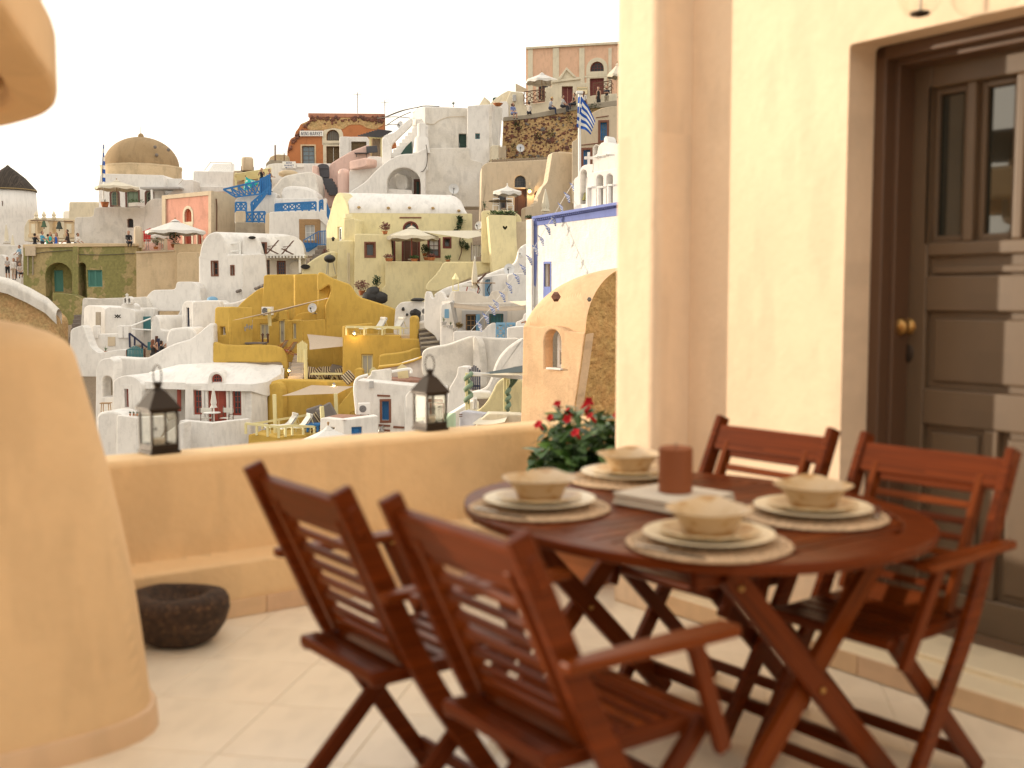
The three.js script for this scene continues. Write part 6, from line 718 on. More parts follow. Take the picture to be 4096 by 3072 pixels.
{ // beige house with arched windows behind the tower
  const H = house('beige_house', 'beige house with arched windows and an open dark doorway', 'house', D(930, 1659)[0], 77), P = new Plane(D(930, 1659)[0], 77, -4), o = { m: M.darkGrey, rec: 0.25 };
  const hs = [win(H, P, E(915, 5, 1030, 125), { ...o, arch: 0.5, nx: 4, ny: 2 }), win(H, P, E(915, 140, 1040, 470), { name: 'door', m: M.brown, fw: 0.12, solid: M.brown, rec: 0.25, panels: 1 }), win(H, P, E(752, 188, 822, 335), { ...o, arch: 0.5, nx: 2, ny: 3, sur: M.brown, sw: 0.06 }), win(H, P, E(1124, 168, 1190, 290), { ...o, arch: 0.5, nx: 2, ny: 3, sur: M.brown, sw: 0.06 })];  // solid brown leaf stands in for the shade of an open doorway
  slab(H, 'wall', P, [...D(560, 2000, 580, 1310, 640, 1275, 1300, 1243, 1560, 1235), ...E(1300, 560, 560, 560)], 3, M.sand, { holes: hs, r: 0.4, bev: 0.08 });
  const Pr = new Plane(D(1430, 1500)[0], 72.5, -12); slab(H, 'right_wing', Pr, [...D(1298, 1700, 1300, 1172, 1340, 1168, 1565, 1188, 1575, 1640), ...E(1530, 560, 1020, 560, 1022, 325, 1080, 318, 1112, 312, 1118, 284, 1145, 280, 1160, 210, 1200, 120, 1250, 75)].filter((p, i) => ![0].includes(i)), 1.2, M.sand, { r: 0.25 });
  slab(H, 'roof_terrace', new Plane(D(1450, 1320)[0], 74.5, 0), D(1340, 1420, 1355, 1160, 1575, 1180, 1580, 1420), 1, M.sand, {});
  umbrella('white parasol in front of the beige house door', E(840, 118)[0], 72, 60, 767, 838, { m: M.canvasWhite, pole: M.whitePaint, turn: 0.4 }); closedUmbrella('folded cream parasol on the sandy terrace beside the blue cornice', E(1230, 158)[0], 70, 17, 845, 860, M.canvas);
  const t = thing('cafe_table', 'round cafe table under the white parasol', 'table', W(...E(770, 388)[0], 70.5)); part(t, 'top', lathe([[0, 0.72], [0.75, 0.72], [0.75, 0.76], [0, 0.77]], 20), M.oldWood); part(t, 'leg', rod(V(0, 0, 0), V(0, 0.72, 0), 0.05, 6), M.metal); for (const [x, y, l] of [[725, 385, 'white wooden chair left of the round cafe table'], [868, 385, 'white wooden chair right of the round cafe table']]) { const c = thing('cafe_chair', l, 'chair', W(...E(x, y)[0], 70.2), rr(-0.4, 0.4), 'white cafe chairs'); part(c, 'seat', rbox(0.42, 0.04, 0.42, 0, 0.45, 0, 0.01), M.whitePaint); for (const [a, b] of [[-1, -1], [1, -1], [-1, 1], [1, 1]]) part(c, 'leg', bar(V(a * 0.19, 0, b * 0.19), V(a * 0.19, b > 0 ? 0.45 : 0.95, b * 0.19), 0.035, 0.035, 0), M.whitePaint); for (const yy of [0.6, 0.75, 0.9]) part(c, 'back_slat', rbox(0.4, 0.06, 0.02, 0, yy, -0.19, 0.005, 1), M.whitePaint); }
  const lp = thing('wall_lamp', 'lit wall lamp beside the dark doorway of the beige house', 'wall lamp', P.w(E(1068, 150)[0], 0.2)); part(lp, 'bulb', ball(0.13, 0, -0.12, 0, 12, 8), M.lampGlow); part(lp, 'shade', lathe([[0.02, 0.12], [0.16, 0], [0.15, -0.01]], 12), M.oldGreen); part(lp, 'bracket', rod(V(0, 0.1, 0), V(0, 0.05, -0.2), 0.02, 5), M.oldGreen); const pl = new THREE.PointLight(lin([1, 0.6, 0.25]), 3, 6, 2); pl.position.set(0, -0.15, 0.18); lp.add(pl);
  potPlant('terracotta pot of greenery at the corner of the sandy wall', E(1065, 472)[0], 68, 26, 9, 12, { leaf: M.leafDark }); potPlant('wispy dry plant beside the beige house wall', E(610, 360)[0], 71, 8, 3, 30, { leaf: M.aloe, kind: 'tall', n: 40 });
  const jk = house('hanging_jacket', 'dark jacket hanging on the beige wall', 'jacket', D(1278, 1440)[0], 76), Pj = new Plane(D(1278, 1440)[0], 76, 0); slab(jk, 'body', Pj, D(1258, 1350, 1262, 1285, 1275, 1274, 1292, 1280, 1292, 1350, 1286, 1445, 1274, 1445), 0.15, M.darkGrey, { r: 0.08, bev: 0.05, n: 0.3 }); slab(jk, 'sleeve', Pj, D(1255, 1370, 1256, 1300, 1266, 1290, 1268, 1370), 0.14, M.darkGrey, { r: 0.05, bev: 0.04, n: 0.36 });
}
{ // rubble wall below the peach house
  const H = house('rubble_wall', 'retaining wall of dark stones set in sandy mortar', 'wall', D(1200, 1210)[0], 88), P = new Plane(D(1200, 1210)[0], 88, 1);
  slab(H, 'mortar', P, D(780, 1300, 800, 815, 1050, 792, 1300, 742, 1560, 692, 1960, 645, 1960, 1300), 1.5, M.rubble, { r: 0.2 }); slab(H, 'coping', P, D(798, 855, 800, 812, 1050, 788, 1300, 738, 1560, 688, 1960, 640, 1960, 700, 1560, 735, 1300, 792, 1050, 830), 1.7, M.concrete, { n: 0.12, r: 0.1, bev: 0.06 });
  const sg = [0, 1, 2, 3].map(i => { const q = new THREE.IcosahedronGeometry(0.15, 1), p = q.attributes.position; for (let k = 0; k < p.count; k++) { const a = 1 + 0.5 * (hash(Math.round(p.getX(k) * 60), Math.round(p.getY(k) * 60 + p.getZ(k) * 31), i + 3) - 0.5); p.setXYZ(k, p.getX(k) * (1.25 - 0.15 * i) * a, p.getY(k) * (0.62 + 0.12 * i) * a, p.getZ(k) * 0.55); } q.computeVertexNormals(); return q; }); let n = 0;
  while (n < 290) { const x = rr(800, 1610), y = rr(760, 1235), top = 850 - (x - 800) * 0.135; if (y < top) continue; const s = part(H.g, 'stone', sg[n % 4], n % 5 ? (n % 2 ? M.redStone : M.darkStone) : M.greyStone); s.position.copy(P.w(D(x, y)[0], 0.02).sub(H.p)); s.rotation.z = rr(-0.4, 0.4); s.scale.setScalar(n % 11 === 0 ? rr(0.95, 1.35) : rr(0.3, 0.8)); n++; }
  { const L = []; for (let i = 0; i < 420; i++) { const x = rr(800, 1600), y = rr(760, 1240); if (y < 850 - (x - 800) * 0.135) continue; const q = sg[i % 4].clone().scale(1, 1, 1).rotateZ(rr(-0.4, 0.4)); const k = rr(0.18, 0.42); L.push(q.scale(k * 1.2, k, k).translate(...P.w(D(x, y)[0], 0.02).toArray())); } const o = put(H, 'small_stones', merge(L), null, M.redStone); o.userData.kind = 'stuff'; }
  for (const [x, y] of [[935, 880], [960, 910], [1480, 830], [1700, 720], [1760, 700], [1290, 990], [1160, 1020], [905, 1130], [1100, 1240], [1180, 1245], [1000, 1250], [900, 1262]]) put(H, 'weeds', leaves(50, 0.35, 0.4, 0.2, 0.13).translate(...P.w(D(x, y)[0], 0.15).toArray()), null, M.leafDark);
  dish('white satellite dish with blue lettering on the rubble wall', D(973, 1133)[0], 86.8, 17, -8, { text: 'OTE', fg: '#3b6fc4' });
  const Hl = house('lattice_screen', 'beige wall with a white lattice screen beside the rubble wall', 'screen', D(760, 1250)[0], 84), Pl = new Plane(D(760, 1250)[0], 84, -10); slab(Hl, 'wall', Pl, D(676, 1300, 680, 1102, 752, 1098, 752, 1300), 0.8, M.cream, { r: 0.06 }); const L = [], Pq = new Plane(D(755, 1250)[0], 84, -40); const [x0, y0, x1, y1] = Pq.rect(...D(756, 1110, 825, 1230)); for (let i = 0; i <= 10; i++) L.push(box(0.05, y1 - y0, 0.03, x0 + (x1 - x0) * i / 10, (y0 + y1) / 2 - 0.3 * i / 10, 0)); for (let j = 0; j <= 10; j++) L.push(box(x1 - x0, 0.05, 0.03, (x0 + x1) / 2, y0 + (y1 - y0) * j / 10, 0.03)); put(Hl, 'lattice', merge(L), Pq, M.sand);
  const hd = house('grass_verge', 'strip of dry grass along the top of the beige house', 'plants', D(1050, 1262)[0], 80); for (let i = 0; i < 16; i++) put(hd, 'tuft', leaves(46, 0.35, 0.16, 0.3, 0.14).translate(...W(...D(690 + i * 36, 1270 - i * 1.6 - (i % 3) * 5)[0], 79.4).toArray()), null, i % 2 ? M.leafDark : M.dryLeaf); put(hd, 'soil', bar(W(...D(680, 1285)[0], 80), W(...D(1290, 1258)[0], 80), 0.3, 2, 0.05), null, M.earth);
}
{ // peach house on the hilltop with its gate wall
  const H = house('peach_house', 'peach coloured house with cream pilasters at the top of the hill', 'house', D(1500, 560)[0], 100), P = new Plane(D(1500, 560)[0], 100, 13), o = { m: M.maroon, rec: 0.25 };
  const hs = [win(H, P, D(1686, 246, 1826, 346), { ...o, arch: 0.9, nx: 4, ny: 3, sur: M.cream, sw: 0.35 }), win(H, P, D(1682, 416, 1826, 640), { ...o, name: 'door', solid: M.maroon, leaves: 2, sur: M.cream, sw: 0.3, door: 1 }), win(H, P, D(1158, 462, 1256, 640), { ...o, name: 'door', nx: 2, ny: 3, m: M.maroon, sur: M.cream, sw: 0.2, door: 1 })];
  slab(H, 'wall', P, D(1030, 700, 1030, 103, 1400, 80, 2000, 46, 2000, 700), 4, M.peach, { holes: hs, r: 0.02, bev: 0.02 }); slab(H, 'cornice', P, D(1028, 118, 1028, 98, 1400, 76, 2000, 40, 2000, 64, 1400, 95), 0.5, M.cream, { n: 0.2, r: 0.02, bev: 0.02 });
  for (const [a, b] of [[1050, 1100], [1304, 1368], [1574, 1628], [1872, 1905]]) slab(H, 'pilaster', P, D(a, 700, a, 108, b, 104, b, 700), 0.3, M.cream, { n: 0.1, r: 0.02, bev: 0.02 }); slab(H, 'base_band', P, D(1628, 410, 1628, 392, 1872, 380, 1872, 398), 0.2, M.cream, { n: 0.06, r: 0.02, bev: 0.02 });
  const Hw = house('gate_wall', 'cream gate wall with a triangular pediment over a maroon door', 'wall', D(1300, 700)[0], 91), Pw = new Plane(D(1300, 700)[0], 91, 6);
  const dh = win(Hw, Pw, D(1397, 498, 1508, 720), { name: 'door', m: M.maroon, solid: M.maroon, leaves: 2, rec: 0.3, panels: 3, sur: M.cream, sw: 0.25, door: 1 });
  slab(Hw, 'gate_block', Pw, D(1292, 800, 1292, 444, 1350, 428, 1445, 305, 1546, 402, 1588, 402, 1592, 470, 1675, 455, 1690, 800), 1, M.cream, { holes: [dh], r: 0.03 }); slab(Hw, 'cornice', Pw, D(1288, 462, 1288, 440, 1590, 400, 1590, 425), 0.5, M.cream, { n: 0.15, r: 0.02, bev: 0.02 }); slab(Hw, 'pediment', Pw, D(1352, 432, 1445, 302, 1548, 404, 1520, 404, 1445, 330, 1385, 425), 0.4, M.cream, { n: 0.15, r: 0.02, bev: 0.02 });
  slab(Hw, 'left_wall', Pw, D(820, 860, 830, 640, 875, 548, 1000, 560, 1010, 686, 1225, 660, 1225, 510, 1300, 500, 1300, 860), 0.8, M.cream, { r: 0.1 }); slab(Hw, 'right_wall', Pw, D(1670, 800, 1680, 600, 1720, 590, 1960, 570, 1960, 800), 0.8, M.cream, { r: 0.05 });
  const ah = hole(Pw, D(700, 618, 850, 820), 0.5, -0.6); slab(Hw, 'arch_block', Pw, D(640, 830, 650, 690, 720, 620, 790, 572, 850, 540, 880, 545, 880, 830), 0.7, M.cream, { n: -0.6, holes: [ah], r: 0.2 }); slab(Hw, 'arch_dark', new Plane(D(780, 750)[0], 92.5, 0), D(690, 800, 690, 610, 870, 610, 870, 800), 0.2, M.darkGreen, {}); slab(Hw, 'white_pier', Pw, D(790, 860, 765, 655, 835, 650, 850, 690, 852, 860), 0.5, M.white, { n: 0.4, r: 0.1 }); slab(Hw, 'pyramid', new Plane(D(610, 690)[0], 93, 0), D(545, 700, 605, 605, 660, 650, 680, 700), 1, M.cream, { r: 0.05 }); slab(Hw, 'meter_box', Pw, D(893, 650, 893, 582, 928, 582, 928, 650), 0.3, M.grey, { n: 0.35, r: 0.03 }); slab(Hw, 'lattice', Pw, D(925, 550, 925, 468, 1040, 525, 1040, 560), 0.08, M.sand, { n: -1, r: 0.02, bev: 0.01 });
  for (const [name, x0, x1, y0, y1, yt] of [['left scrolled iron balcony railing below the white parasol', 1012, 1218, 556, 675, 528], ['right scrolled iron balcony railing beside the maroon door', 1718, 1905, 470, 590, 440]]) { const p = new Plane(D((x0 + x1) / 2, y1)[0], 90.8, 6), g = railing(name, null, p, D(x0, y0, x1, yt), D(x0, y1, x1, y1 - 25), M.rust, { cells: 1, r: 0.05, foot: 0.05, group: 'iron railings' }); for (let i = 0; i < 6; i++) for (const s of [0, 1]) { const c = p.w(D(x0 + (x1 - x0) * (i + 0.5) / 6, y0 + 35 + s * 45 - i * 4)[0]).sub(g.position), q = []; for (let k = 0; k < 14; k++) { const a = k * 0.6 * (i % 2 ? 1 : -1), r = 0.26 * (1 - k / 15); q.push(c.clone().add(V(Math.cos(a) * r, Math.sin(a) * r, 0))); } part(g, 'scroll', tube(q, 0.022, 4, 30), M.rust); } }
  umbrella('white parasol on the peach house terrace', D(1193, 365)[0], 92.5, 65, 322, 405, { m: M.canvasWhite, turn: 0.5 }); umbrella('cream parasol at the right edge of the peach house', D(1960, 270)[0], 92, 40, 300, 390, {});
  signBoard('cream restaurant sign beside the pedimented gate', ...D(1553, 505, 1660, 580), 90.2, ['POSEIDON', 'Restaurant'], { bg: '#e8d9b0', fg: '#3b2c1e', border: '#b98a4a', board: M.tan, small: true, size: 0.62, yaw: 6 });
  const pt = new THREE.Mesh(lathe([[0, 0], [0.2, 0], [0.36, 0.16], [0.38, 0.2], [0.34, 0.2], [0, 0.17]], 20), M.terracotta); pt.name = numbered('clay_planter'); pt.position.copy(W(...D(745, 700)[0], 84.2)); scene.add(tag(pt, 'wide orange clay planter on the roof of the tall white house', 'planter'));
}
{ // beige vaulted house with blue windows, flag
  const H = house('vaulted_house', 'beige vaulted house with blue windows behind the big flag', 'house', D(1700, 1300)[0], 71), P = new Plane(D(1700, 1300)[0], 71, 10), o = { m: M.blue, rec: 0.2, sur: M.redStone, sw: 0.14, pane: mat([0.04, 0.12, 0.2], { roughness: 0.2 }) };
  slab(H, 'wall', P, D(1498, 1700, 1500, 1060, 1545, 1045, 1575, 930, 1640, 830, 1720, 760, 1810, 718, 1900, 702, 2000, 700, 2000, 1700), 3, M.sand, { holes: [win(H, P, D(1790, 866, 1856, 1050), { ...o, nx: 2, ny: 3 }), win(H, P, D(1616, 1148, 1686, 1298), { ...o, nx: 2, ny: 2 }), win(H, P, D(1745, 1125, 1790, 1200), { ...o, nx: 1, ny: 1 })], r: 0.15 });
  slab(H, 'cornice', P, D(1745, 822, 1745, 815, 1875, 795, 1875, 803), 0.15, M.redStone, { n: 0.05, r: 0.01, bev: 0 }); slab(H, 'string_course', P, D(1590, 1102, 1590, 1095, 1760, 1075, 1960, 1055, 1960, 1063, 1760, 1085), 0.15, M.redStone, { n: 0.05, r: 0.01, bev: 0 });
  const g = thing('flag_pole', 'tall white pole flying a large blue and white flag', 'flag', W(...D(1580, 1345)[0], 58)), q = (x, y, z = 0) => { const p = W(...D(x, y)[0], 58).sub(g.position); p.z += z; return p; }; part(g, 'pole', rod(V(0, -1, 0), q(1577, 562), 0.075, 8), M.whitePaint); part(g, 'cap', rbox(0.36, 0.14, 0.3, ...q(1577, 563).toArray(), 0.03), M.whitePaint);
  part(g, 'flag', flagSheet((u, v) => { const a = [1562 + 6 * v, 612 + v * 308], top = [[1562, 612], [1600, 618], [1660, 690], [1735, 870]], bot = [[1545, 920], [1570, 925], [1630, 950], [1690, 995]]; const L = (T, t) => { const s = t * 3, i = Math.min(2, Math.floor(s)), f = s - i; return [T[i][0] + (T[i + 1][0] - T[i][0]) * f, T[i][1] + (T[i + 1][1] - T[i][1]) * f]; }; const p = L(top, u), b = L(bot, u); return q(p[0] + (b[0] - p[0]) * v, p[1] + (b[1] - p[1]) * v, 0.16 + 0.16 * Math.sin(u * 8 + v * 2)); }, 20, 12), M.flag);
}
{ // white vault house with deck chairs
  const H = house('white_vault_house', 'white barrel-vaulted house with small dark windows and roof deck', 'house', G(200, 730)[0], 70), P = new Plane(G(200, 730)[0], 70, 14), o = { m: M.redStone, fw: 0.1, rec: 0.2, pane: M.glass, sur: M.redStone, sw: 0.06 };
  const prof = G(-8, 300, 8, 220, 30, 150, 70, 92, 130, 65, 190, 76, 232, 130, 252, 205, 256, 285);
  slab(H, 'gable_wall', P, [...G(-12, 800, -14, 300), ...prof, ...G(300, 276, 398, 274, 404, 500, 412, 800)], 1.2, M.white, { holes: [win(H, P, G(112, 346, 168, 478), { ...o, nx: 1, ny: 2 }), win(H, P, G(296, 388, 320, 470), { ...o, nx: 1, ny: 1 })], r: 0.2, bev: 0.12 });
  slab(H, 'side_wall', new Plane(G(400, 730)[0], 69.6, -32), G(398, 800, 398, 280, 560, 270, 622, 276, 640, 470, 650, 800), 0.8, M.white, { r: 0.15, bev: 0.1, n: 0.02 });
  { const a = prof.slice(1).map(p => P.w(p, -0.1)), rows = [], off = W(...G(900, 85)[0], 75).sub(W(...G(130, 65)[0], 70)); for (let i = 0; i <= 14; i++) { const t = i / 14, k = t > 0.86 ? Math.sqrt(1 - ((t - 0.86) / 0.15) ** 2) : 1; const base = P.w(G(256, 285)[0]).y; rows.push(a.map(p => { const q = p.clone().addScaledVector(off, t); q.y = base - 0.3 + (q.y - base + 0.3) * k * (1 - 0.02 * t); return q; })); } put(H, 'barrel_roof', sheet(rows), null, M.white); }
  slab(H, 'back_wall', new Plane(G(700, 460)[0], 73.2, -6), G(520, 520, 520, 260, 560, 130, 700, 110, 880, 95, 960, 150, 990, 230, 1000, 520), 1.5, M.white, { r: 0.4, holes: [] });
  slab(H, 'chimney_block', new Plane(G(500, 275)[0], 70.6, -4), G(392, 290, 402, 160, 412, 110, 440, 98, 470, 112, 520, 104, 550, 150, 572, 210, 590, 300), 1.6, M.white, { r: 0.25, bev: 0.15 }); put(H, 'vent', ball(0.2, 0, 0, 0, 10, 6).scale(1.2, 0.5, 0.6).translate(...W(...G(494, 119)[0], 70.5).toArray()), null, M.dark);  // vent hole is a solid, its inner shade given by near-black colour
  slab(H, 'roof_room', new Plane(G(590, 270)[0], 72, -8), G(500, 290, 520, 130, 600, 105, 660, 140, 670, 290), 0.6, M.white, { r: 0.3, holes: [] }); const Pd0 = new Plane(G(600, 270)[0], 71.9, -6); slab(H, 'doorway', Pd0, G(566, 272, 566, 162, 634, 162, 634, 272), 0.12, M.redStone, { r: 0.02, bev: 0.01, n: 0.1 }); slab(H, 'door', Pd0, G(574, 272, 574, 174, 612, 174, 612, 272), 0.1, M.dark, { r: 0.02, bev: 0.01, n: 0.18 });
  const Pr = new Plane(G(320, 260)[0], 70.3, 6); for (const [a, b] of [[[262, 182], [385, 165]], [[280, 252], [388, 240]]]) put(H, 'guard_rail', bar(Pr.w(G(...a)[0]), Pr.w(G(...b)[0]), 0.1, 0.1, 0.02), null, M.whitePaint); put(H, 'guard_post', bar(Pr.w(G(380, 275)[0]), Pr.w(G(378, 165)[0]), 0.1, 0.1, 0.02), null, M.whitePaint);
  // veranda under the deck
  const Pv = new Plane(G(800, 465)[0], 73, -4); slab(H, 'veranda_wall', Pv, G(600, 560, 600, 290, 1000, 290, 1000, 560), 0.6, M.white, { n: 0.3, holes: [win(H, Pv, G(728, 338, 812, 480), { n: 0.3, name: 'door', m: M.redStone, fw: 0.1, nx: 3, ny: 4, rec: 0.12, pane: mat([0.02, 0.03, 0.07], { roughness: 0.15 }) }), win(H, Pv, G(634, 330, 660, 480), { n: 0.3, name: 'door', m: M.redStone, nx: 1, ny: 2, rec: 0.12 })] });
  const Pk = new Plane(G(800, 300)[0], 71.2, -5); { const [x0, y0, x1, y1] = Pk.rect(...G(628, 280, 1000, 300)); put(H, 'deck', rbox(x1 - x0, 0.12, 1.8, (x0 + x1) / 2, y1 - 0.05, -0.7, 0.02), Pk, M.whitePaint); for (let i = 0; i < 12; i++) put(H, 'joist', box(0.1, 0.12, 1.9, x0 + (x1 - x0) * (i + 0.5) / 12, y1 - 0.17, -0.65), Pk, M.whitePaint); const [a, b] = Pk.q(G(948, 440)[0]); put(H, 'deck_post', box(0.14, y1 - b, 0.14, a, (y1 + b) / 2 - 0.1, 0), Pk, M.whitePaint); }
  slab(H, 'veranda_arch', new Plane(G(900, 450)[0], 72.2, 0), G(840, 470, 845, 370, 880, 345, 960, 340, 970, 470), 0.5, M.white2, { r: 0.4 });
  deckChair('left sling deck chair on the white roof deck', G(690, 278)[0], 70.8, 56, 200, M.brown); deckChair('right sling deck chair on the white roof deck', G(832, 282)[0], 70.6, 56, 200, M.brown);
  for (const [px, py] of G(365, 626, 540, 598, 587, 577)) put(H, 'spout', rod(P.w([px - 6, py + 2], 0.1), P.w([px + 8, py - 2], 0.5), 0.1, 8), null, M.greyStone);
  const lp = house('low_wall', 'low white wall running below the vaulted white house', 'wall', G(200, 900)[0], 67), Pl = new Plane(G(200, 900)[0], 67, 2); slab(lp, 'wall', Pl, G(-320, 1100, -180, 780, -60, 725, 60, 712, 190, 714, 210, 742, 330, 735, 420, 700, 470, 690, 470, 1100), 1.6, M.white, { r: 0.4, bev: 0.15 }); put(lp, 'blue_cap', ball(0.34, 0, 0, 0, 12, 8).scale(1, 0.6, 1).translate(...Pl.w(G(118, 708)[0], -0.8).toArray()), null, M.skyBlue);
}
{ // cluster of white houses at the left
  const H = house('white_house', 'cluster-end white house with a tiny belfry chimney below the green house', 'house', I(300, 520)[0], 66), P = new Plane(I(300, 520)[0], 66, 0);
  slab(H, 'back_wall', new Plane(I(300, 400)[0], 69, 2), I(40, 640, 66, 200, 170, 210, 560, 195, 640, 190, 700, 300, 700, 640), 1, M.white2, { r: 0.2 }); slab(H, 'back_room', new Plane(I(560, 400)[0], 67.6, -4), I(530, 640, 532, 290, 700, 290, 700, 640), 1, M.white, { holes: [] }); const Pt = new Plane(I(620, 490)[0], 67.4, -4); slab(H, 'teal_shutter', Pt, I(580, 492, 580, 368, 666, 366, 668, 494), 0.1, M.teal, { n: 0.06, r: 0.02, bev: 0.01 });
  slab(H, 'room', new Plane(I(380, 520)[0], 65.2, -6), I(262, 640, 262, 300, 300, 282, 480, 294, 534, 310, 536, 640), 2.4, M.white, { holes: [] }); slab(H, 'room_left', new Plane(I(220, 520)[0], 65.6, 30), I(76, 640, 78, 290, 110, 268, 230, 276, 266, 300, 266, 640), 1.6, M.white, { holes: [] }); slab(H, 'doorway', new Plane(I(200, 515)[0], 65.4, 30), I(182, 560, 182, 328, 218, 328, 218, 560), 0.1, M.concrete, { n: 0.35, r: 0.02, bev: 0.01 });
  slab(H, 'chimney_base', new Plane(I(465, 300)[0], 65.6, 0), I(402, 300, 405, 268, 430, 250, 500, 250, 530, 268, 535, 365, 485, 365, 480, 300), 1, M.white, { n: -0.3, r: 0.1 }); slab(H, 'chimney_top', new Plane(I(462, 250)[0], 65.4, 0), I(424, 256, 426, 208, 446, 190, 480, 190, 498, 208, 500, 256), 0.6, M.white, { holes: [hole(new Plane(I(462, 250)[0], 65.4, 0), I(434, 205, 452, 245), 0.5), hole(new Plane(I(462, 250)[0], 65.4, 0), I(468, 205, 488, 245), 0.5)], r: 0.1, bev: 0.02 }); put(H, 'cross', merge([box(0.06, 0.3, 0.05), box(0.2, 0.06, 0.07, 0, 0.05, 0)]).translate(...W(...I(460, 184)[0], 65.6).toArray()), null, M.white);
  { const Pv = new Plane(I(380, 365)[0], 65, -6), L = []; const [x0, y0, x1, y1] = Pv.rect(...I(360, 352, 402, 378)); for (let i = 0; i < 2; i++) for (const s of [-1, 1]) { const cx = x0 + (x1 - x0) * (0.25 + 0.5 * i); L.push(box(0.26, 0.05, 0.06).rotateZ(s * 0.75).translate(cx, (y0 + y1) / 2, 0.1)); } put(H, 'vent_block', merge(L), Pv, M.dark); }  // near-black bars colour in the shade of the vent holes
  const Pf = new Plane(I(320, 680)[0], 63.5, -2); slab(H, 'front_wall', Pf, I(110, 760, 116, 525, 480, 516, 484, 690, 470, 760), 0.8, M.white, { r: 0.08 }); for (const x of [160, 380, 432]) slab(H, 'pier', Pf, I(x - 6, 560, x - 6, 448, x + 44, 446, x + 44, 560), 0.5, M.white, { n: 0.15, r: 0.08 }); slab(H, 'hatch', Pf, I(290, 628, 290, 548, 354, 548, 354, 628), 0.1, M.sand, { n: 0.06, r: 0.02, bev: 0.01 });
  slab(H, 'left_low_wall', new Plane(I(120, 700)[0], 62, 8), I(-60, 900, -40, 480, 70, 440, 110, 560, 140, 640, 205, 690, 380, 660, 450, 655, 455, 760, 300, 820, 210, 900), 0.8, M.white, { r: 0.2 });
  const H2 = house('white_vault_house', 'small white vaulted house with dark doorway beside the couple', 'house', I(760, 560)[0], 64), P2 = new Plane(I(760, 560)[0], 64, 16); slab(H2, 'gable', P2, I(668, 640, 672, 400, 690, 360, 720, 356, 750, 400, 756, 490, 850, 490, 860, 640), 1, M.white, { r: 0.2, bev: 0.1 }); vaultSheet(H2, 'vault', I(676, 420, 680, 380, 702, 354, 735, 380, 752, 430, 756, 492), 64.1, I(960, 420, 965, 380, 970, 352, 985, 380, 990, 430, 995, 492), 66, M.white); slab(H2, 'door', P2, I(706, 700, 708, 540, 728, 540, 728, 700), 0.1, M.brown, { n: 0.08, r: 0.02, bev: 0.01 }); slab(H2, 'blue_shutter', P2, I(722, 690, 722, 562, 746, 562, 748, 680), 0.08, M.navy, { n: 0.3, r: 0.02, bev: 0.01 }); slab(H2, 'teal_panel', P2, I(640, 664, 642, 592, 700, 592, 702, 664), 0.06, M.teal, { n: 0.5, r: 0.02, bev: 0.01 });
  const H3 = house('white_house', 'rounded white house with a narrow dark blue door', 'house', I(1000, 560)[0], 63), P3 = new Plane(I(1000, 460)[0], 63.5, 24), Pd = new Plane(I(1000, 460)[0], 63.5, 24); slab(H3, 'door_wall', P3, I(944, 640, 948, 270, 965, 238, 1010, 226, 1042, 240, 1046, 640), 1, M.white, { holes: [win(H3, P3, I(984, 290, 1010, 458), { name: 'door', m: M.navy, nx: 2, ny: 4, rec: 0.15, pane: mat([0.02, 0.03, 0.1], { roughness: 0.2 }) })], r: 0.3 }); slab(H3, 'side_wall', new Plane(I(1100, 460)[0], 63.2, -8), I(1034, 700, 1036, 232, 1280, 222, 1300, 300, 1300, 700), 1.5, M.white, { r: 0.2, bev: 0.12 }); slab(H3, 'upper_wall', new Plane(I(1000, 130)[0], 69, 0), I(560, 320, 640, 180, 690, 132, 890, 128, 895, 60, 1050, 58, 1100, 110, 1130, 320), 1.6, M.white, { r: 0.4 }); slab(H3, 'round_front', new Plane(I(920, 600)[0], 61.5, 10), I(800, 720, 806, 540, 830, 480, 900, 466, 1040, 458, 1100, 560, 1100, 720), 1.6, M.white, { r: 0.4, bev: 0.2 });
  { const p = [[W(...I(480, 460)[0], 64), W(...I(668, 384)[0], 65)], [W(...I(480, 478)[0], 64), W(...I(672, 487)[0], 64)]]; p.forEach(([a, b], i) => { const g = new THREE.Mesh(rod(V(0, 0, 0), b.clone().sub(a), 0.05, 6), M.whitePaint); g.name = numbered('hand_rail'); g.position.copy(a); tag(g, i ? 'lower thin white rail in front of the teal shutter' : 'upper slanting white rail in front of the teal shutter', 'rail'); scene.add(g); }); }
  const sr = house('stair_rail', 'dark blue stair handrail beside the couple', 'railing', I(600, 640)[0], 63.4); for (const [a, b] of [[[482, 515], [638, 640]], [[528, 552], [528, 625]], [[595, 604], [595, 690]], [[482, 515], [486, 640]]]) put(sr, 'bar', bar(W(...I(...a)[0], 63.4), W(...I(...b)[0], 63.4), 0.09, 0.09, 0.01), null, M.navy);
  const gt = house('picket_gate', 'teal wooden gate with a curved top', 'gate', I(530, 730)[0], 61.6), Pg = new Plane(I(530, 730)[0], 61.6, -2); for (let i = 0; i < 11; i++) { const x = 462 + i * 13, t = Math.sin((i + 0.5) / 11 * Math.PI); slab(gt, 'picket', Pg, I(x, 735, x, 662 - 34 * t, x + 9, 662 - 34 * t, x + 9, 735), 0.05, M.teal, { r: 0.02, bev: 0.008 }); } for (const y of [655, 705]) slab(gt, 'rail', Pg, I(460, y + 10, 460, y, 605, y, 605, y + 10), 0.05, M.teal, { n: -0.055, r: 0.01, bev: 0 });
  slab(gt, 'post', Pg, I(450, 740, 450, 660, 464, 660, 464, 740), 0.15, M.brown, { r: 0.02 }); slab(gt, 'post', Pg, I(606, 740, 606, 650, 620, 650, 620, 740), 0.15, M.brown, { r: 0.02 });
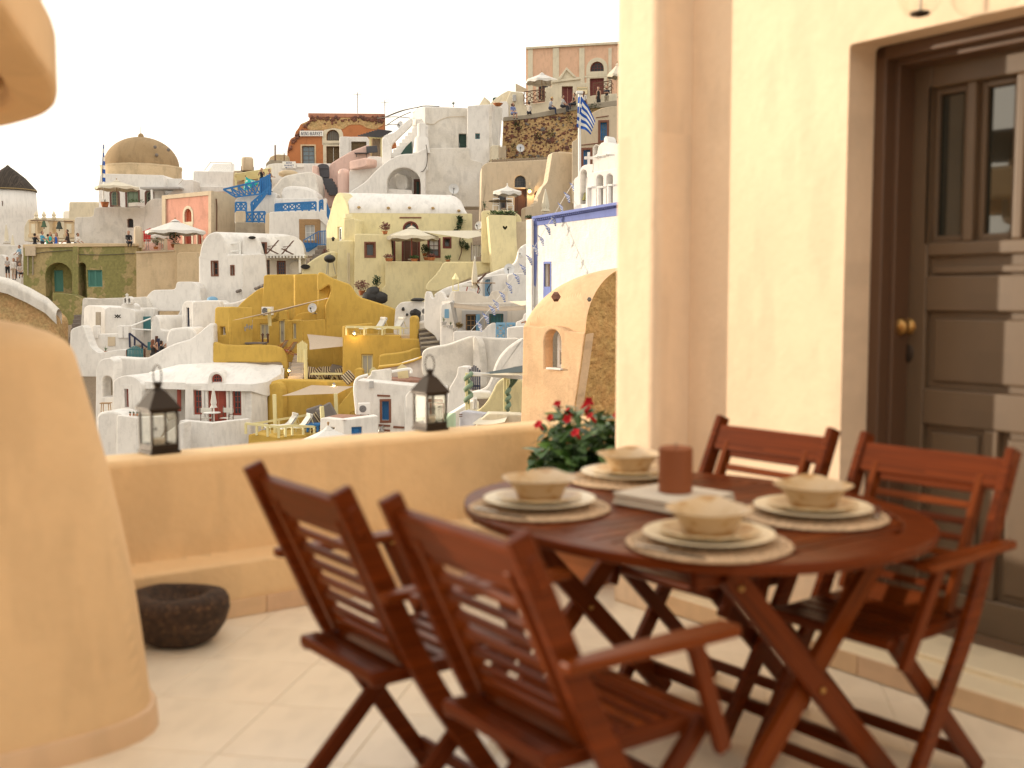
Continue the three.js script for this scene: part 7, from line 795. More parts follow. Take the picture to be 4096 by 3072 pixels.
  potPlant('spiky plant in front of the cluster of white houses', I(272, 685)[0], 62, 14, 5, 24, { kind: 'aloe', leaf: M.leaf, n: 14 });
}
{ // white house with the red door
  const H = house('red_door_house', 'white house with a red double door and red framed windows', 'house', I(1250, 1290)[0], 56), P = new Plane(I(1250, 1290)[0], 56, -3), o = { m: M.red, rec: 0.22, fw: 0.09, sur: M.white, sw: 0.2, pane: mat([0.045, 0.055, 0.06], { roughness: 0.12 }) };
  const hs = [win(H, P, I(1048, 1010, 1122, 1238), { ...o, nx: 2, ny: 4 }), win(H, P, I(1178, 1012, 1340, 1310), { ...o, name: 'door', solid: M.red, leaves: 2, panels: 4, door: 1, handle: 1 }), win(H, P, I(1393, 1012, 1472, 1244), { ...o, nx: 2, ny: 4 })];
  slab(H, 'front_wall', P, I(972, 1420, 974, 958, 1180, 962, 1562, 966, 1564, 1420), 2, M.white, { holes: hs, r: 0.06 });
  const Pd = new Plane(I(1250, 975)[0], 55.9, -3); slab(H, 'dormer', Pd, I(1176, 984, 1180, 905, 1195, 872, 1225, 854, 1255, 852, 1290, 868, 1312, 900, 1325, 940, 1325, 984), 1.6, M.white, { r: 0.12, holes: [win(H, Pd, I(1207, 878, 1300, 960), { ...o, arch: 0.9, nx: 3, ny: 2, sur: undefined })] });
  const Ps = new Plane(I(1562, 1290)[0], 55.9, -62); slab(H, 'side_wall', Ps, I(1560, 1520, 1560, 966, 1700, 945, 1708, 1200, 1716, 1520), 0.6, M.white, { r: 0.06, n: 0.02 });
  { const rows = [], f = I(574, 945, 880, 950, 1180, 962, 1562, 968, 1700, 946, 1836, 868), b = I(700, 850, 930, 795, 1240, 768, 1500, 775, 1700, 785, 1842, 800); for (let j = 0; j <= 6; j++) { const t = j / 6; rows.push(f.map((p, i) => { const a = W(...p, [56.6, 56.2, 55.9, 55.8, 57, 58.2][i]), c = W(...b[i], [60, 60.5, 61, 61, 60.5, 59.6][i]), q = a.clone().lerp(c, t); q.y += 0.35 * Math.sin(t * Math.PI) * (i > 0 && i < 4 ? 1 : 0.4); return q; })); } put(H, 'roof', sheet(rows), null, M.white); const drop = f.map((p, i) => W(...p, [56.6, 56.2, 55.9, 55.8, 57, 58.2][i])); put(H, 'roof_edge', sheet([drop, drop.map((p, i) => p.clone().add(V(0.02, -0.35 - (i > 3 ? 0.4 : 0), 0.06)))]), null, M.white); slab(H, 'right_bulge', new Plane(I(1780, 900)[0], 58, -20), I(1700, 1300, 1698, 950, 1760, 915, 1836, 870, 1838, 806, 1850, 1300), 1.2, M.white, { r: 0.4, bev: 0.15 }); }
  const Pl = new Plane(I(460, 1210)[0], 56.4, 14); slab(H, 'left_wing', Pl, I(330, 1400, 335, 940, 380, 905, 450, 886, 520, 900, 560, 930, 590, 965, 590, 1400), 2.2, M.white, { holes: [win(H, Pl, I(440, 1008, 476, 1170), { ...o, nx: 2, ny: 4 })], r: 0.4, bev: 0.08 }); slab(H, 'link_wall', new Plane(I(780, 1210)[0], 57, -24), I(586, 1420, 586, 962, 760, 950, 980, 958, 980, 1420), 1.2, M.white, { holes: [], r: 0.1 }); const Pk = new Plane(I(920, 1200)[0], 56.7, -10); slab(H, 'narrow_window', Pk, I(902, 1208, 902, 1000, 938, 1000, 938, 1208), 0.15, M.red, { r: 0.02, n: 0.05 });
  slab(H, 'side_arch', new Plane(I(270, 1080)[0], 57.5, 6), I(180, 1400, 185, 835, 220, 745, 310, 735, 345, 760, 340, 1400), 1, M.white, { r: 0.3, holes: [hole(new Plane(I(270, 1080)[0], 57.5, 6), I(240, 892, 330, 1078), 0.5)] }); slab(H, 'side_arch_back', new Plane(I(270, 1080)[0], 59, 6), I(200, 1200, 200, 860, 345, 860, 345, 1200), 0.5, M.concrete, {});
  const up = house('stepped_wall', 'long white wall with a sweeping curved top under the yellow house', 'wall', I(800, 900)[0], 59), Pu = new Plane(I(800, 900)[0], 60, 0); slab(up, 'wall', Pu, I(302, 1000, 306, 730, 330, 722, 560, 738, 640, 735, 720, 690, 800, 645, 900, 600, 1020, 570, 1100, 510, 1150, 465, 1200, 424, 1222, 440, 1232, 700, 1250, 790, 900, 830, 700, 900, 560, 1000), 0.9, M.white, { r: 0.25, bev: 0.14 });
  // terraces in front
  const Pt = new Plane(I(1220, 1500)[0], 53.5, 22); slab(H, 'terrace_left_face', Pt, I(915, 1700, 918, 1296, 940, 1284, 1220, 1308, 1222, 1700), 0.35, M.white, { r: 0.1, bev: 0.08, holes: [hole(Pt, I(945, 1446, 1130, 1700), 0.6)] }); const Pt2 = new Plane(I(1222, 1500)[0], 53.5, -38); slab(H, 'terrace_right_face', Pt2, I(1220, 1700, 1220, 1308, 1380, 1288, 1556, 1270, 1560, 1700), 0.35, M.white, { r: 0.08, bev: 0.08 }); slab(H, 'terrace_arch_back', new Plane(I(1040, 1600)[0], 56, 10), I(900, 1760, 900, 1420, 1180, 1420, 1180, 1760), 0.4, M.concrete, {});
  const Pv = new Plane(I(545, 1500)[0], 53, 20); slab(H, 'left_terrace_face', Pv, I(365, 1750, 368, 1246, 400, 1240, 545, 1262, 548, 1750), 0.4, M.white, { r: 0.1, bev: 0.08 }); slab(H, 'left_terrace_side', new Plane(I(546, 1500)[0], 53, -35), I(545, 1750, 545, 1262, 800, 1246, 830, 1300, 760, 1440, 640, 1560, 640, 1750), 0.4, M.white, { r: 0.1, bev: 0.08 }); slab(H, 'left_terrace_floor', new Plane(I(480, 1255)[0], 55, 0), I(360, 1300, 380, 1238, 820, 1236, 830, 1300), 1.5, M.concrete, {}); slab(H, 'far_left_wall', new Plane(I(320, 1480)[0], 54.5, 12), I(180, 1800, 190, 1230, 260, 1204, 360, 1202, 440, 1240, 440, 1800), 1.5, M.white, { r: 0.3, bev: 0.2 });
  slab(H, 'ramp', new Plane(I(800, 1480)[0], 52.5, 10), I(640, 1800, 700, 1500, 800, 1400, 900, 1330, 960, 1290, 960, 1800), 0.8, M.white, { r: 0.2 });
  [488, 520, 551].forEach((x, i) => potPlant(['left', 'middle', 'right'][i] + ' of three small cactus pots on the white terrace wall', I(x, 1246)[0], 53.2, 8, 9, 8, { leaf: M.leaf, n: 50, wide: 1, leafSize: 0.05, name: 'cactus_pot' }));
  closedUmbrella('folded white parasol in front of the red double door', I(1231, 995)[0], 54.6, 13, 1630, 1692, M.canvasWhite);
  const tb = thing('cafe_table', 'small white round table in front of the red door', 'table', W(...I(1215, 1345)[0], 54.6)); part(tb, 'top', lathe([[0, 0.7], [0.42, 0.7], [0.42, 0.74], [0, 0.75]], 20), M.whitePaint); part(tb, 'leg', rod(V(0, 0, 0), V(0, 0.7, 0), 0.03, 6), M.metal);
  [[1165, 'left'], [1358, 'right']].forEach(([x, l]) => { const c = thing('director_chair', l + ' folding canvas chair in front of the red door', 'chair', W(...I(x, 1340)[0], 54.9), x < 1200 ? 0.3 : -0.3, 'canvas chairs'); part(c, 'back', rbox(0.62, 0.24, 0.02, 0, 0.82, 0, 0.01), M.cushion); part(c, 'seat', rbox(0.5, 0.03, 0.42, 0, 0.45, 0.2, 0.01), M.cushion); for (const s of [-1, 1]) { part(c, 'upright', bar(V(s * 0.28, 0, 0), V(s * 0.28, 0.95, 0), 0.03, 0.03, 0), M.brown); part(c, 'leg', bar(V(s * 0.28, 0, 0.4), V(s * 0.28, 0.64, 0.4), 0.03, 0.03, 0), M.brown); part(c, 'armrest', bar(V(s * 0.28, 0.64, 0), V(s * 0.28, 0.64, 0.42), 0.03, 0.05, 0), M.brown); } });
  const stl = thing('stool', 'small wooden stool at the left end of the white terrace', 'stool', W(...I(275, 1212)[0], 55)); part(stl, 'seat', rbox(0.5, 0.05, 0.4, 0, 0.45, 0, 0.01), M.tan); for (const [a, b] of [[-1, -1], [1, -1], [-1, 1], [1, 1]]) part(stl, 'leg', bar(V(a * 0.2, 0, b * 0.15), V(a * 0.17, 0.44, b * 0.12), 0.035, 0.035, 0), M.tan);
}
{ // ochre yellow house, many levels
  const H = house('ochre_house', 'sprawling ochre yellow house on several levels', 'house', G(900, 1300)[0], 61), Y = M.ochre, o = { m: M.creamPaint, rec: 0.15, pane: mat([0.42, 0.40, 0.34], { roughness: 0.4 }) };
  slab(H, 'tall_left_face', new Plane(G(760, 900)[0], 65, 14), G(570, 900, 600, 560, 602, 480, 640, 470, 905, 468, 925, 700, 930, 900), 1.5, Y, { r: 0.15, bev: 0.1 }); slab(H, 'tall_right_face', new Plane(G(1010, 900)[0], 64.9, -34), G(900, 980, 902, 470, 1000, 464, 1118, 462, 1120, 980), 0.8, Y, { r: 0.1, bev: 0.08 });
  slab(H, 'slope_wall', new Plane(G(480, 760)[0], 65.5, 6), G(320, 900, 350, 775, 440, 690, 540, 615, 590, 590, 612, 620, 612, 900), 0.8, Y, { r: 0.3, bev: 0.12 });
  slab(H, 'sweeping_wall', new Plane(G(1500, 950)[0], 62.5, -10), G(1112, 640, 1114, 470, 1130, 448, 1165, 450, 1250, 502, 1330, 530, 1420, 560, 1450, 600, 1500, 678, 1620, 715, 1780, 765, 1900, 820, 1985, 895, 2000, 1100, 1180, 1100, 1190, 890, 1185, 760, 1240, 640, 1230, 560), 0.9, Y, { r: 0.3, bev: 0.14 }); slab(H, 'shoulder', new Plane(G(1180, 800)[0], 62.9, 16), G(1105, 920, 1110, 560, 1150, 520, 1200, 505, 1258, 512, 1248, 560, 1228, 640, 1196, 740, 1190, 920), 0.8, Y, { r: 0.3, bev: 0.16 });
  const Pk = new Plane(G(700, 1130)[0], 63.5, -4); slab(H, 'court_wall', Pk, G(480, 1250, 500, 882, 700, 880, 740, 812, 820, 808, 830, 905, 960, 890, 960, 1250), 0.8, Y, { holes: [win(H, Pk, G(568, 936, 655, 1082), { ...o, nx: 2, ny: 1 }), win(H, Pk, G(752, 900, 804, 1120), { ...o, name: 'door', nx: 1, ny: 1, handle: 1 }), win(H, Pk, G(754, 815, 782, 895), { ...o, nx: 1, ny: 1, m: M.concrete, pane: M.glass })], r: 0.1 }); slab(H, 'back_terrace', new Plane(G(1000, 900)[0], 64.2, 0), G(860, 1000, 880, 880, 940, 835, 1050, 820, 1200, 860, 1200, 1000), 0.6, Y, { r: 0.3 });
  const Pb = new Plane(G(280, 1130)[0], 60.8, 20); slab(H, 'left_block', Pb, G(112, 1200, 118, 1050, 136, 930, 140, 790, 160, 776, 276, 778, 292, 1000, 296, 1200), 0.8, Y, { holes: [win(H, Pb, G(190, 966, 238, 1042), { ...o, rec: 0.3, nx: 1, ny: 1, m: M.whitePaint, pane: M.glass })], r: 0.12, bev: 0.1 }); slab(H, 'left_block_side', new Plane(G(280, 1130)[0], 60.8, -36), G(272, 1200, 274, 780, 300, 774, 500, 782, 500, 1200), 0.5, Y, { r: 0.08, bev: 0.08, n: 0.02 });
  slab(H, 'curved_parapet', new Plane(G(480, 1290)[0], 60, -2), G(120, 1320, 124, 1100, 200, 1130, 300, 1140, 640, 1138, 720, 1146, 780, 1172, 815, 1215, 830, 1300, 838, 1440, 815, 1460, 790, 1440, 780, 1300, 600, 1305, 300, 1300), 0.5, Y, { r: 0.25, bev: 0.12 });
  const Pm = new Plane(G(900, 1130)[0], 61.6, 10); slab(H, 'middle_block', Pm, G(826, 1300, 828, 912, 850, 902, 966, 906, 976, 960, 978, 1300), 0.8, Y, { holes: [win(H, Pm, G(874, 932, 908, 1080), { ...o, nx: 1, ny: 1 })], r: 0.1, bev: 0.08 }); slab(H, 'middle_block_side', new Plane(G(972, 1130)[0], 61.6, -26), G(968, 1300, 968, 908, 1100, 900, 1192, 892, 1200, 1300), 0.5, Y, { r: 0.08, bev: 0.08, n: 0.02 });
  slab(H, 'recess_wall', new Plane(G(1150, 1460)[0], 61.4, 0), G(940, 1500, 960, 1100, 1370, 1060, 1370, 1500), 0.6, Y, {}); slab(H, 'recess_side', new Plane(G(1330, 1460)[0], 61, 30), G(1250, 1500, 1262, 1130, 1370, 1100, 1370, 1500), 0.5, Y, { r: 0.1 });
  const Pr = new Plane(G(1600, 1475)[0], 58.6, -2); slab(H, 'right_block', Pr, G(1362, 1520, 1364, 1046, 1400, 1040, 1892, 1046, 1900, 1080, 2086, 1078, 2096, 1300, 2096, 1520), 2.2, Y, { holes: [win(H, Pr, G(1532, 1228, 1638, 1420), { ...o, nx: 2, ny: 1 })], r: 0.1, bev: 0.08 }); slab(H, 'right_block_return', new Plane(G(1356, 1400)[0], 58.6, 40), G(1348, 1520, 1350, 962, 1366, 958, 1370, 1520), 0.8, Y, { r: 0.06 }); slab(H, 'deck_wall', new Plane(G(1500, 1040)[0], 60.6, -14), G(1350, 1080, 1352, 962, 1400, 950, 1640, 928, 1650, 1080), 0.4, Y, { r: 0.06 }); slab(H, 'deck_floor', new Plane(G(1700, 1050)[0], 59.5, 0), G(1370, 1090, 1370, 1040, 2080, 1040, 2085, 1090), 1.8, mat([0.60, 0.52, 0.42], { roughness: 0.9 }), { n: 0 });
  slab(H, 'end_pillar', new Plane(G(2020, 1065)[0], 58.9, 8), G(1985, 1100, 1985, 880, 2005, 860, 2040, 860, 2058, 885, 2064, 1100), 0.6, Y, { r: 0.15, bev: 0.1 }); slab(H, 'low_parapet', new Plane(G(1850, 1340)[0], 57.6, -10), G(1680, 1460, 1700, 1340, 1704, 1240, 1740, 1226, 1900, 1210, 1990, 1192, 2030, 1170, 2100, 1165, 2110, 1260, 1900, 1310, 1760, 1350, 1720, 1460), 0.6, Y, { r: 0.2, bev: 0.12 }); slab(H, 'gate_pier', new Plane(G(1505, 1475)[0], 57, 0), G(1465, 1520, 1467, 1372, 1490, 1358, 1530, 1360, 1545, 1380, 1545, 1520), 0.6, Y, { r: 0.12, bev: 0.1 });
  const lw = new Plane(J(600, 1100)[0], 57.4, -3); slab(H, 'lower_wall', lw, J(120, 1250, 150, 1000, 165, 780, 162, 690, 200, 655, 270, 638, 600, 645, 985, 655, 1010, 700, 1010, 1250), 1, Y, { r: 0.25, bev: 0.12 }); slab(H, 'lower_ramp', new Plane(J(900, 950)[0], 54.5, -4), J(735, 1000, 780, 950, 870, 850, 960, 740, 1002, 672, 1010, 940, 950, 950, 940, 1000), 0.5, Y, { r: 0.15, bev: 0.1 }); slab(H, 'lower_return', new Plane(J(240, 900)[0], 57, 24), J(160, 1200, 168, 700, 190, 672, 262, 650, 300, 720, 310, 900, 300, 1200), 0.5, Y, { r: 0.2, bev: 0.12 });
  slab(H, 'sun_deck_wall', new Plane(J(270, 1220)[0], 51, 16), J(-20, 1300, -16, 1158, 60, 1150, 272, 1186, 276, 1300), 0.5, Y, { r: 0.05 }); slab(H, 'sun_deck_side', new Plane(J(272, 1220)[0], 51, -36), J(270, 1300, 270, 1186, 400, 1160, 540, 1162, 545, 1300), 0.4, Y, { r: 0.05, n: 0.02 }); slab(H, 'sun_deck_floor', new Plane(J(300, 1180)[0], 53.5, 0), J(-10, 1220, 10, 1160, 640, 1150, 640, 1220), 2, Y, {});
  // stairs, gate, railings
  const st = house('stairs', 'pale steps climbing through the ochre yellow house', 'stairs', G(890, 1460)[0], 59.5); stairs(st, 'step', new Plane(G(890, 1460)[0], 59.2, 0), G(835, 1462, 980, 1462, 930, 1240, 815, 1240), mat([0.58, 0.50, 0.42], { roughness: 0.9 }), 8);
  const gt = house('picket_gate', 'cream picket gate with a pointed top in the ochre yellow house', 'gate', G(968, 1300)[0], 59), Pg = new Plane(G(968, 1300)[0], 59, 6); for (let i = 0; i < 7; i++) { const x = 921 + i * 14, t = 1 - Math.abs(i - 3) / 3; slab(gt, 'picket', Pg, G(x, 1302, x, 1125 - 30 * t, x + 11, 1125 - 30 * t, x + 11, 1302), 0.05, M.creamPaint, { r: 0.02, bev: 0.008 }); } for (const y of [1168, 1262]) slab(gt, 'rail', Pg, G(920, y + 12, 920, y, 1020, y, 1020, y + 12), 0.05, M.creamPaint, { n: -0.055, r: 0.01, bev: 0 });
  const g2 = house('picket_gate', 'small cream picket gate below the right ochre block', 'gate', G(1620, 1440)[0], 57), Pg2 = new Plane(G(1620, 1440)[0], 57, 6); for (let i = 0; i < 6; i++) { const x = 1608 + i * 12, t = 1 - Math.abs(i - 2.5) / 2.5; slab(g2, 'picket', Pg2, G(x, 1460, x, 1368 - 26 * t, x + 9, 1368 - 26 * t, x + 9, 1460), 0.05, M.creamPaint, { r: 0.02, bev: 0.008 }); } slab(g2, 'rail', Pg2, G(1605, 1402, 1605, 1392, 1680, 1392, 1680, 1402), 0.05, M.creamPaint, { n: -0.055, r: 0.01, bev: 0 });
  railing('cream railing of the upper ochre sun deck', null, new Plane(G(1650, 1045)[0], 58.5, -2), G(1385, 966, 1900, 970), G(1385, 1045, 1900, 1045), M.creamPaint, { cells: 3, r: 0.075, nobottom: true, group: 'cream railings' });
  railing('cream railing of the lower ochre sun deck on the left', null, new Plane(J(270, 1170)[0], 51, 14), J(-40, 1052, 272, 1084), J(-40, 1150, 272, 1190), M.creamPaint, { cells: 3, r: 0.07, nobottom: true, group: 'cream railings' }); railing('cream railing of the lower ochre sun deck on the right', null, new Plane(J(272, 1170)[0], 51, -30), J(272, 1084, 400, 1072, 608, 1084), J(272, 1190, 400, 1165, 608, 1150), M.creamPaint, { cells: 4, r: 0.07, nobottom: true, group: 'cream railings' }); railing('long sloping cream railing behind the lower sun deck', null, new Plane(J(300, 1060)[0], 55.4, 0), J(-40, 1066, 590, 965), J(-40, 1130, 590, 1030), M.creamPaint, { cells: 4, r: 0.07, nobottom: true, group: 'cream railings' });
  lounger('left white sun lounger on the upper ochre deck', G(1530, 1035)[0], 59.2, 0.9, 1, 42); lounger('right white sun lounger on the upper ochre deck', G(1700, 1038)[0], 59.1, 0.92, 1, 42); lounger('rear white sun lounger on the lower ochre deck', J(150, 1145)[0], 52.6, 0.92, 1, 32); lounger('front white sun lounger on the lower ochre deck', J(275, 1160)[0], 52, 0.95, 1, 32);
  // sails, posts
  sail('wide beige shade sail over the ochre lounge', [...G(1015, 1035).map(p => [...p, 60.5]), ...G(1362, 1066).map(p => [...p, 60.5]), ...G(1360, 1150).map(p => [...p, 58.8]), ...G(1038, 1182).map(p => [...p, 58.6])], 60, M.sail, 0.1); sail('narrow beige shade sail seen edge-on across the ochre courtyard', [...G(300, 905).map(p => [...p, 60.6]), ...G(1225, 688).map(p => [...p, 62]), ...G(1222, 694).map(p => [...p, 61]), ...G(560, 850).map(p => [...p, 60])], 61, M.sail, 0.1); sail('beige shade sail over the lower ochre terrace', [...J(585, 688).map(p => [...p, 57]), ...J(985, 700).map(p => [...p, 56.8]), ...J(835, 768).map(p => [...p, 54.6]), ...J(300, 790).map(p => [...p, 54.2])], 56, M.sail, 0.1);
  const posts = [[G(998, 1182), G(1006, 1470), 58.5, 'cream post at the corner of the ochre lounge sail'], [J(231, 776), J(242, 1110), 54.2, 'left cream post of the lower ochre terrace sail'], [J(812, 768), J(820, 930), 54.5, 'right cream post of the lower ochre terrace sail'], [J(680, 890), J(700, 1120), 50.5, 'white leaning post beside the small white annexe'], [G(655, 795), G(662, 905), 61.2, 'short cream post below the air conditioner of the ochre house']]; posts.forEach(([a, b, d, l]) => { const A0 = W(...b[0], d), B0 = W(...a[0], d), m = new THREE.Mesh(rod(V(0, -0.3, 0), B0.sub(A0), 0.1, 10), M.creamPaint); m.name = numbered('sail_post'); m.position.copy(A0); tag(m, l, 'post', 'shade sail posts'); scene.add(m); });
  deckChair('left red-framed deck chair in the ochre courtyard', G(785, 1200)[0], 60.9, 46, 160, M.red, M.sail); deckChair('right red-framed deck chair by the ochre steps', G(862, 1235)[0], 60.3, 54, 160, M.red, M.sail);
  acUnit('air conditioner on the ochre courtyard roof', ...G(583, 776, 682, 860), 63, 8); dish('white satellite dish on the ochre house', G(1068, 790)[0], 63, 20, 10, { text: 'OTE', fg: '#5b86c9', tilt: 0.35 });
  // lounge seating
  const so = house('corner_sofa', 'grey built-in sofa of the ochre lounge', 'sofa', G(1160, 1465)[0], 60.2), Ps = new Plane(G(1160, 1465)[0], 60.2, 0); slab(so, 'seat', Ps, G(972, 1475, 972, 1432, 1365, 1432, 1365, 1475), 0.7, M.greyCloth, { r: 0.05 }); slab(so, 'back', Ps, G(1070, 1440, 1072, 1372, 1160, 1366, 1160, 1440), 0.2, M.greyCloth, { n: -0.5, r: 0.06 });
  const stripe = mat([1, 1, 1], { roughness: 0.95, map: tex(64, 64, (u) => (u * 6 % 1) < 0.5 ? [0.80, 0.74, 0.62] : [0.33, 0.27, 0.22], 0.75) });
  [[1000, 1410, 0.3], [1042, 1396, -0.1], [1130, 1410, 0.7], [1205, 1394, 0], [1270, 1400, 0.7], [1290, 1378, -0.2], [1335, 1405, 0.3], [1408, 1446, 0.75]].forEach(([x, y, r], i) => { const c = W(...G(x, y)[0], i === 7 ? 57.6 : 60.0 - 0.05 * i), m = new THREE.Mesh(rbox(0.62, 0.62, 0.2, 0, 0, 0, 0.09, 3).rotateZ(r).rotateX(-0.25), i === 5 ? M.greyCloth : stripe); m.name = numbered('cushion'); m.position.copy(c); tag(m, ['first striped cushion at the stair end of the lounge sofa', 'second striped cushion from the stair end of the lounge sofa', 'tilted striped cushion behind the bench table', 'upright striped cushion in the middle of the lounge sofa', 'tilted striped cushion right of the middle one', 'plain grey cushion at the back of the lounge sofa', 'striped cushion at the right end of the lounge sofa', 'striped cushion standing on the floor by the ochre gate pier'][i], 'cushion', 'lounge cushions'); scene.add(m); });
  const bt = house('bench_table', 'long cream trestle table in the ochre lounge', 'table', G(1200, 1462)[0], 59), Pt = new Plane(G(1200, 1462)[0], 59, 0); { const [x0, y0, x1, y1] = Pt.rect(...G(1055, 1410, 1362, 1464)); put(bt, 'top', rbox(x1 - x0, 0.08, 0.7, (x0 + x1) / 2, y1, 0, 0.01), Pt, M.creamPaint); for (const x of [x0 + 0.5, x1 - 0.5]) for (const s of [-1, 1]) put(bt, 'leg', bar(V(x + s * 0.18, y0, 0), V(x, y1, 0), 0.08, 0.08, 0), Pt, M.creamPaint); }
  const lb = house('daybed', 'grey daybed with cushions on the lower ochre terrace', 'daybed', J(590, 1050)[0], 54), Pq = new Plane(J(590, 1050)[0], 54, -5); slab(lb, 'mattress', Pq, J(490, 1056, 495, 1030, 560, 1018, 665, 1022, 665, 1056), 0.9, M.greyCloth, { r: 0.05 }); slab(lb, 'base', Pq, J(495, 1110, 495, 1056, 665, 1056, 665, 1110), 0.9, M.oldWood, { r: 0.03 }); [[630, 970, 0.3, M.greyCloth, 'grey cushion leaning on the lower ochre wall'], [705, 985, 0.6, stripe, 'striped cushion beside the grey one on the lower ochre wall'], [728, 955, 0.5, M.greyCloth, 'second grey cushion half hidden by the ramp']].forEach(([x, y, r, m, l], i) => { const c = new THREE.Mesh(rbox(0.85, 0.85, 0.26, 0, 0, 0, 0.11, 3).rotateZ(r), m); c.name = numbered('cushion'); c.position.copy(W(...J(x, y)[0], 53.8 - i * 0.15)); tag(c, l, 'cushion', 'lounge cushions'); scene.add(c); });
  const bt2 = house('side_table', 'dark blue low table on the lower ochre terrace', 'table', J(610, 1110)[0], 52.8), Pz = new Plane(J(610, 1110)[0], 52.8, -5); { const [x0, y0, x1, y1] = Pz.rect(...J(530, 1060, 664, 1125)); put(bt2, 'top', rbox(x1 - x0, 0.09, 0.7, (x0 + x1) / 2, y1, 0, 0.01), Pz, M.blue); for (const x of [x0 + 0.1, x1 - 0.1]) for (const z of [-0.28, 0.28]) put(bt2, 'leg', box(0.09, y1 - y0, 0.09, x, (y0 + y1) / 2, z), Pz, M.blue); }
  const orn = house('wall_ornament', 'grey metal lettering ornament on the ochre courtyard wall', 'ornament', G(462, 980)[0], 60.2), Po = new Plane(G(365, 1000)[0], 60.55, -36); [[425, 965], [445, 940], [470, 950], [495, 945]].forEach(([x, y], i) => put(orn, 'stroke', bar(Po.w(G(x, y)[0], 0.14), Po.w(G(x + 4 - i * 3, y + 42)[0], 0.14), 0.07, 0.05, 0.01), null, M.metal)); put(orn, 'stroke', bar(Po.w(G(420, 970)[0], 0.16), Po.w(G(500, 962)[0], 0.16), 0.06, 0.05, 0.01), null, M.metal);
  G(845, 1380, 1270, 1522, 1463, 1028).forEach(([px, py], i) => { const g = thing('step_light', ['small lit lamp beside the ochre steps', 'small lit lamp on the lower ochre wall', 'small lit lamp on the upper ochre deck wall'][i], 'lamp', W(px, py, [58.8, 56.9, 58.3][i])); part(g, 'bulb', ball(0.07, 0, 0, 0, 10, 8), M.lampGlow); part(g, 'hood', lathe([[0.01, 0.16], [0.12, 0.04], [0.11, 0.03]], 12), M.metal); const l = new THREE.PointLight(lin([1, 0.65, 0.3]), 1.2, 5, 2); l.position.set(0, -0.02, 0.12); g.add(l); });
  const tbl = house('garden_table', 'dark garden table with chairs in the ochre courtyard', 'table', G(545, 1150)[0], 61.4), Pc = new Plane(G(545, 1150)[0], 61.4, 0); { const [x0, y0, x1, y1] = Pc.rect(...G(440, 1118, 630, 1160)); put(tbl, 'top', rbox(x1 - x0, 0.08, 0.8, (x0 + x1) / 2, y1, 0, 0.01), Pc, M.greyStone); for (const x of [x0 + 0.1, x1 - 0.1]) put(tbl, 'leg', box(0.12, y1 - y0, 0.6, x, (y0 + y1) / 2, 0), Pc, M.greyStone); for (const x of [x0 + 0.1, x1 - 0.3, x1]) put(tbl, 'post', lathe([[0.05, 0], [0.05, 0.4], [0.09, 0.45], [0, 0.55]], 10).translate(x, y1, -0.4), Pc, M.brown); }
}
{ // stone steps and black rocks right of the ochre house
  const st = house('stone_steps', 'dark cobbled steps with pale edges beside the ochre house', 'steps', K(270, 560)[0], 57); for (let i = 0; i < 6; i++) { const y = 545 - i * 40, x = 185 - i * 6; const P = new Plane(K(270, 560)[0], 57 + i * 0.55, -3); slab(st, 'step', P, K(x, y + 60, x, y - 14, 360 - i * 14, y - 30, 365 - i * 14, y + 60), 0.8, M.greyStone, { r: 0.06, bev: 0.04 }); slab(st, 'nosing', P, K(x, y, x, y - 18, 360 - i * 14, y - 34, 360 - i * 14, y - 18), 0.85, M.concrete, { n: 0.06, r: 0.03, bev: 0.03 }); }
  const H = house('rock_wall', 'white painted wall with black volcanic rocks left bare', 'wall', K(120, 310)[0], 61), P = new Plane(K(120, 310)[0], 61, 3); slab(H, 'wall', P, K(-60, 420, -40, 180, 0, 135, 40, 125, 225, 128, 232, 180, 290, 280, 300, 420), 1.5, M.white, { r: 0.2 }); slab(H, 'low_bank', new Plane(K(280, 420)[0], 59.5, -2), K(150, 480, 160, 300, 240, 290, 290, 340, 340, 400, 370, 520, 330, 520, 260, 440), 1, M.white, { r: 0.3, bev: 0.2 });
  [[135, 225, 48, 34], [160, 270, 20, 50], [62, 240, 11, 13], [28, 190, 12, 17], [155, 108, 60, 18], [150, 300, 16, 24]].forEach(([x, y, rx, ry], i) => { const b = new THREE.IcosahedronGeometry(1, 2), p = b.attributes.position, k = .45203 * 61 / FOC; for (let q = 0; q < p.count; q++) { const s = 1 + 0.35 * (vnoise(p.getX(q) * 2 + 9, p.getY(q) * 2 + p.getZ(q) + 9, 64, 310 + i) - 0.5); p.setXYZ(q, p.getX(q) * rx * k * s, p.getY(q) * ry * k * s, p.getZ(q) * 0.3 * s); } b.computeVertexNormals(); put(H, 'rock', b, P, M.blackStone).position.copy(P.w(K(x, y)[0], 0.05).sub(P.O)); });
  acUnit('air conditioner on the white wall beside the black rocks', ...K(188, 172, 262, 255), 59.6, -6);
}
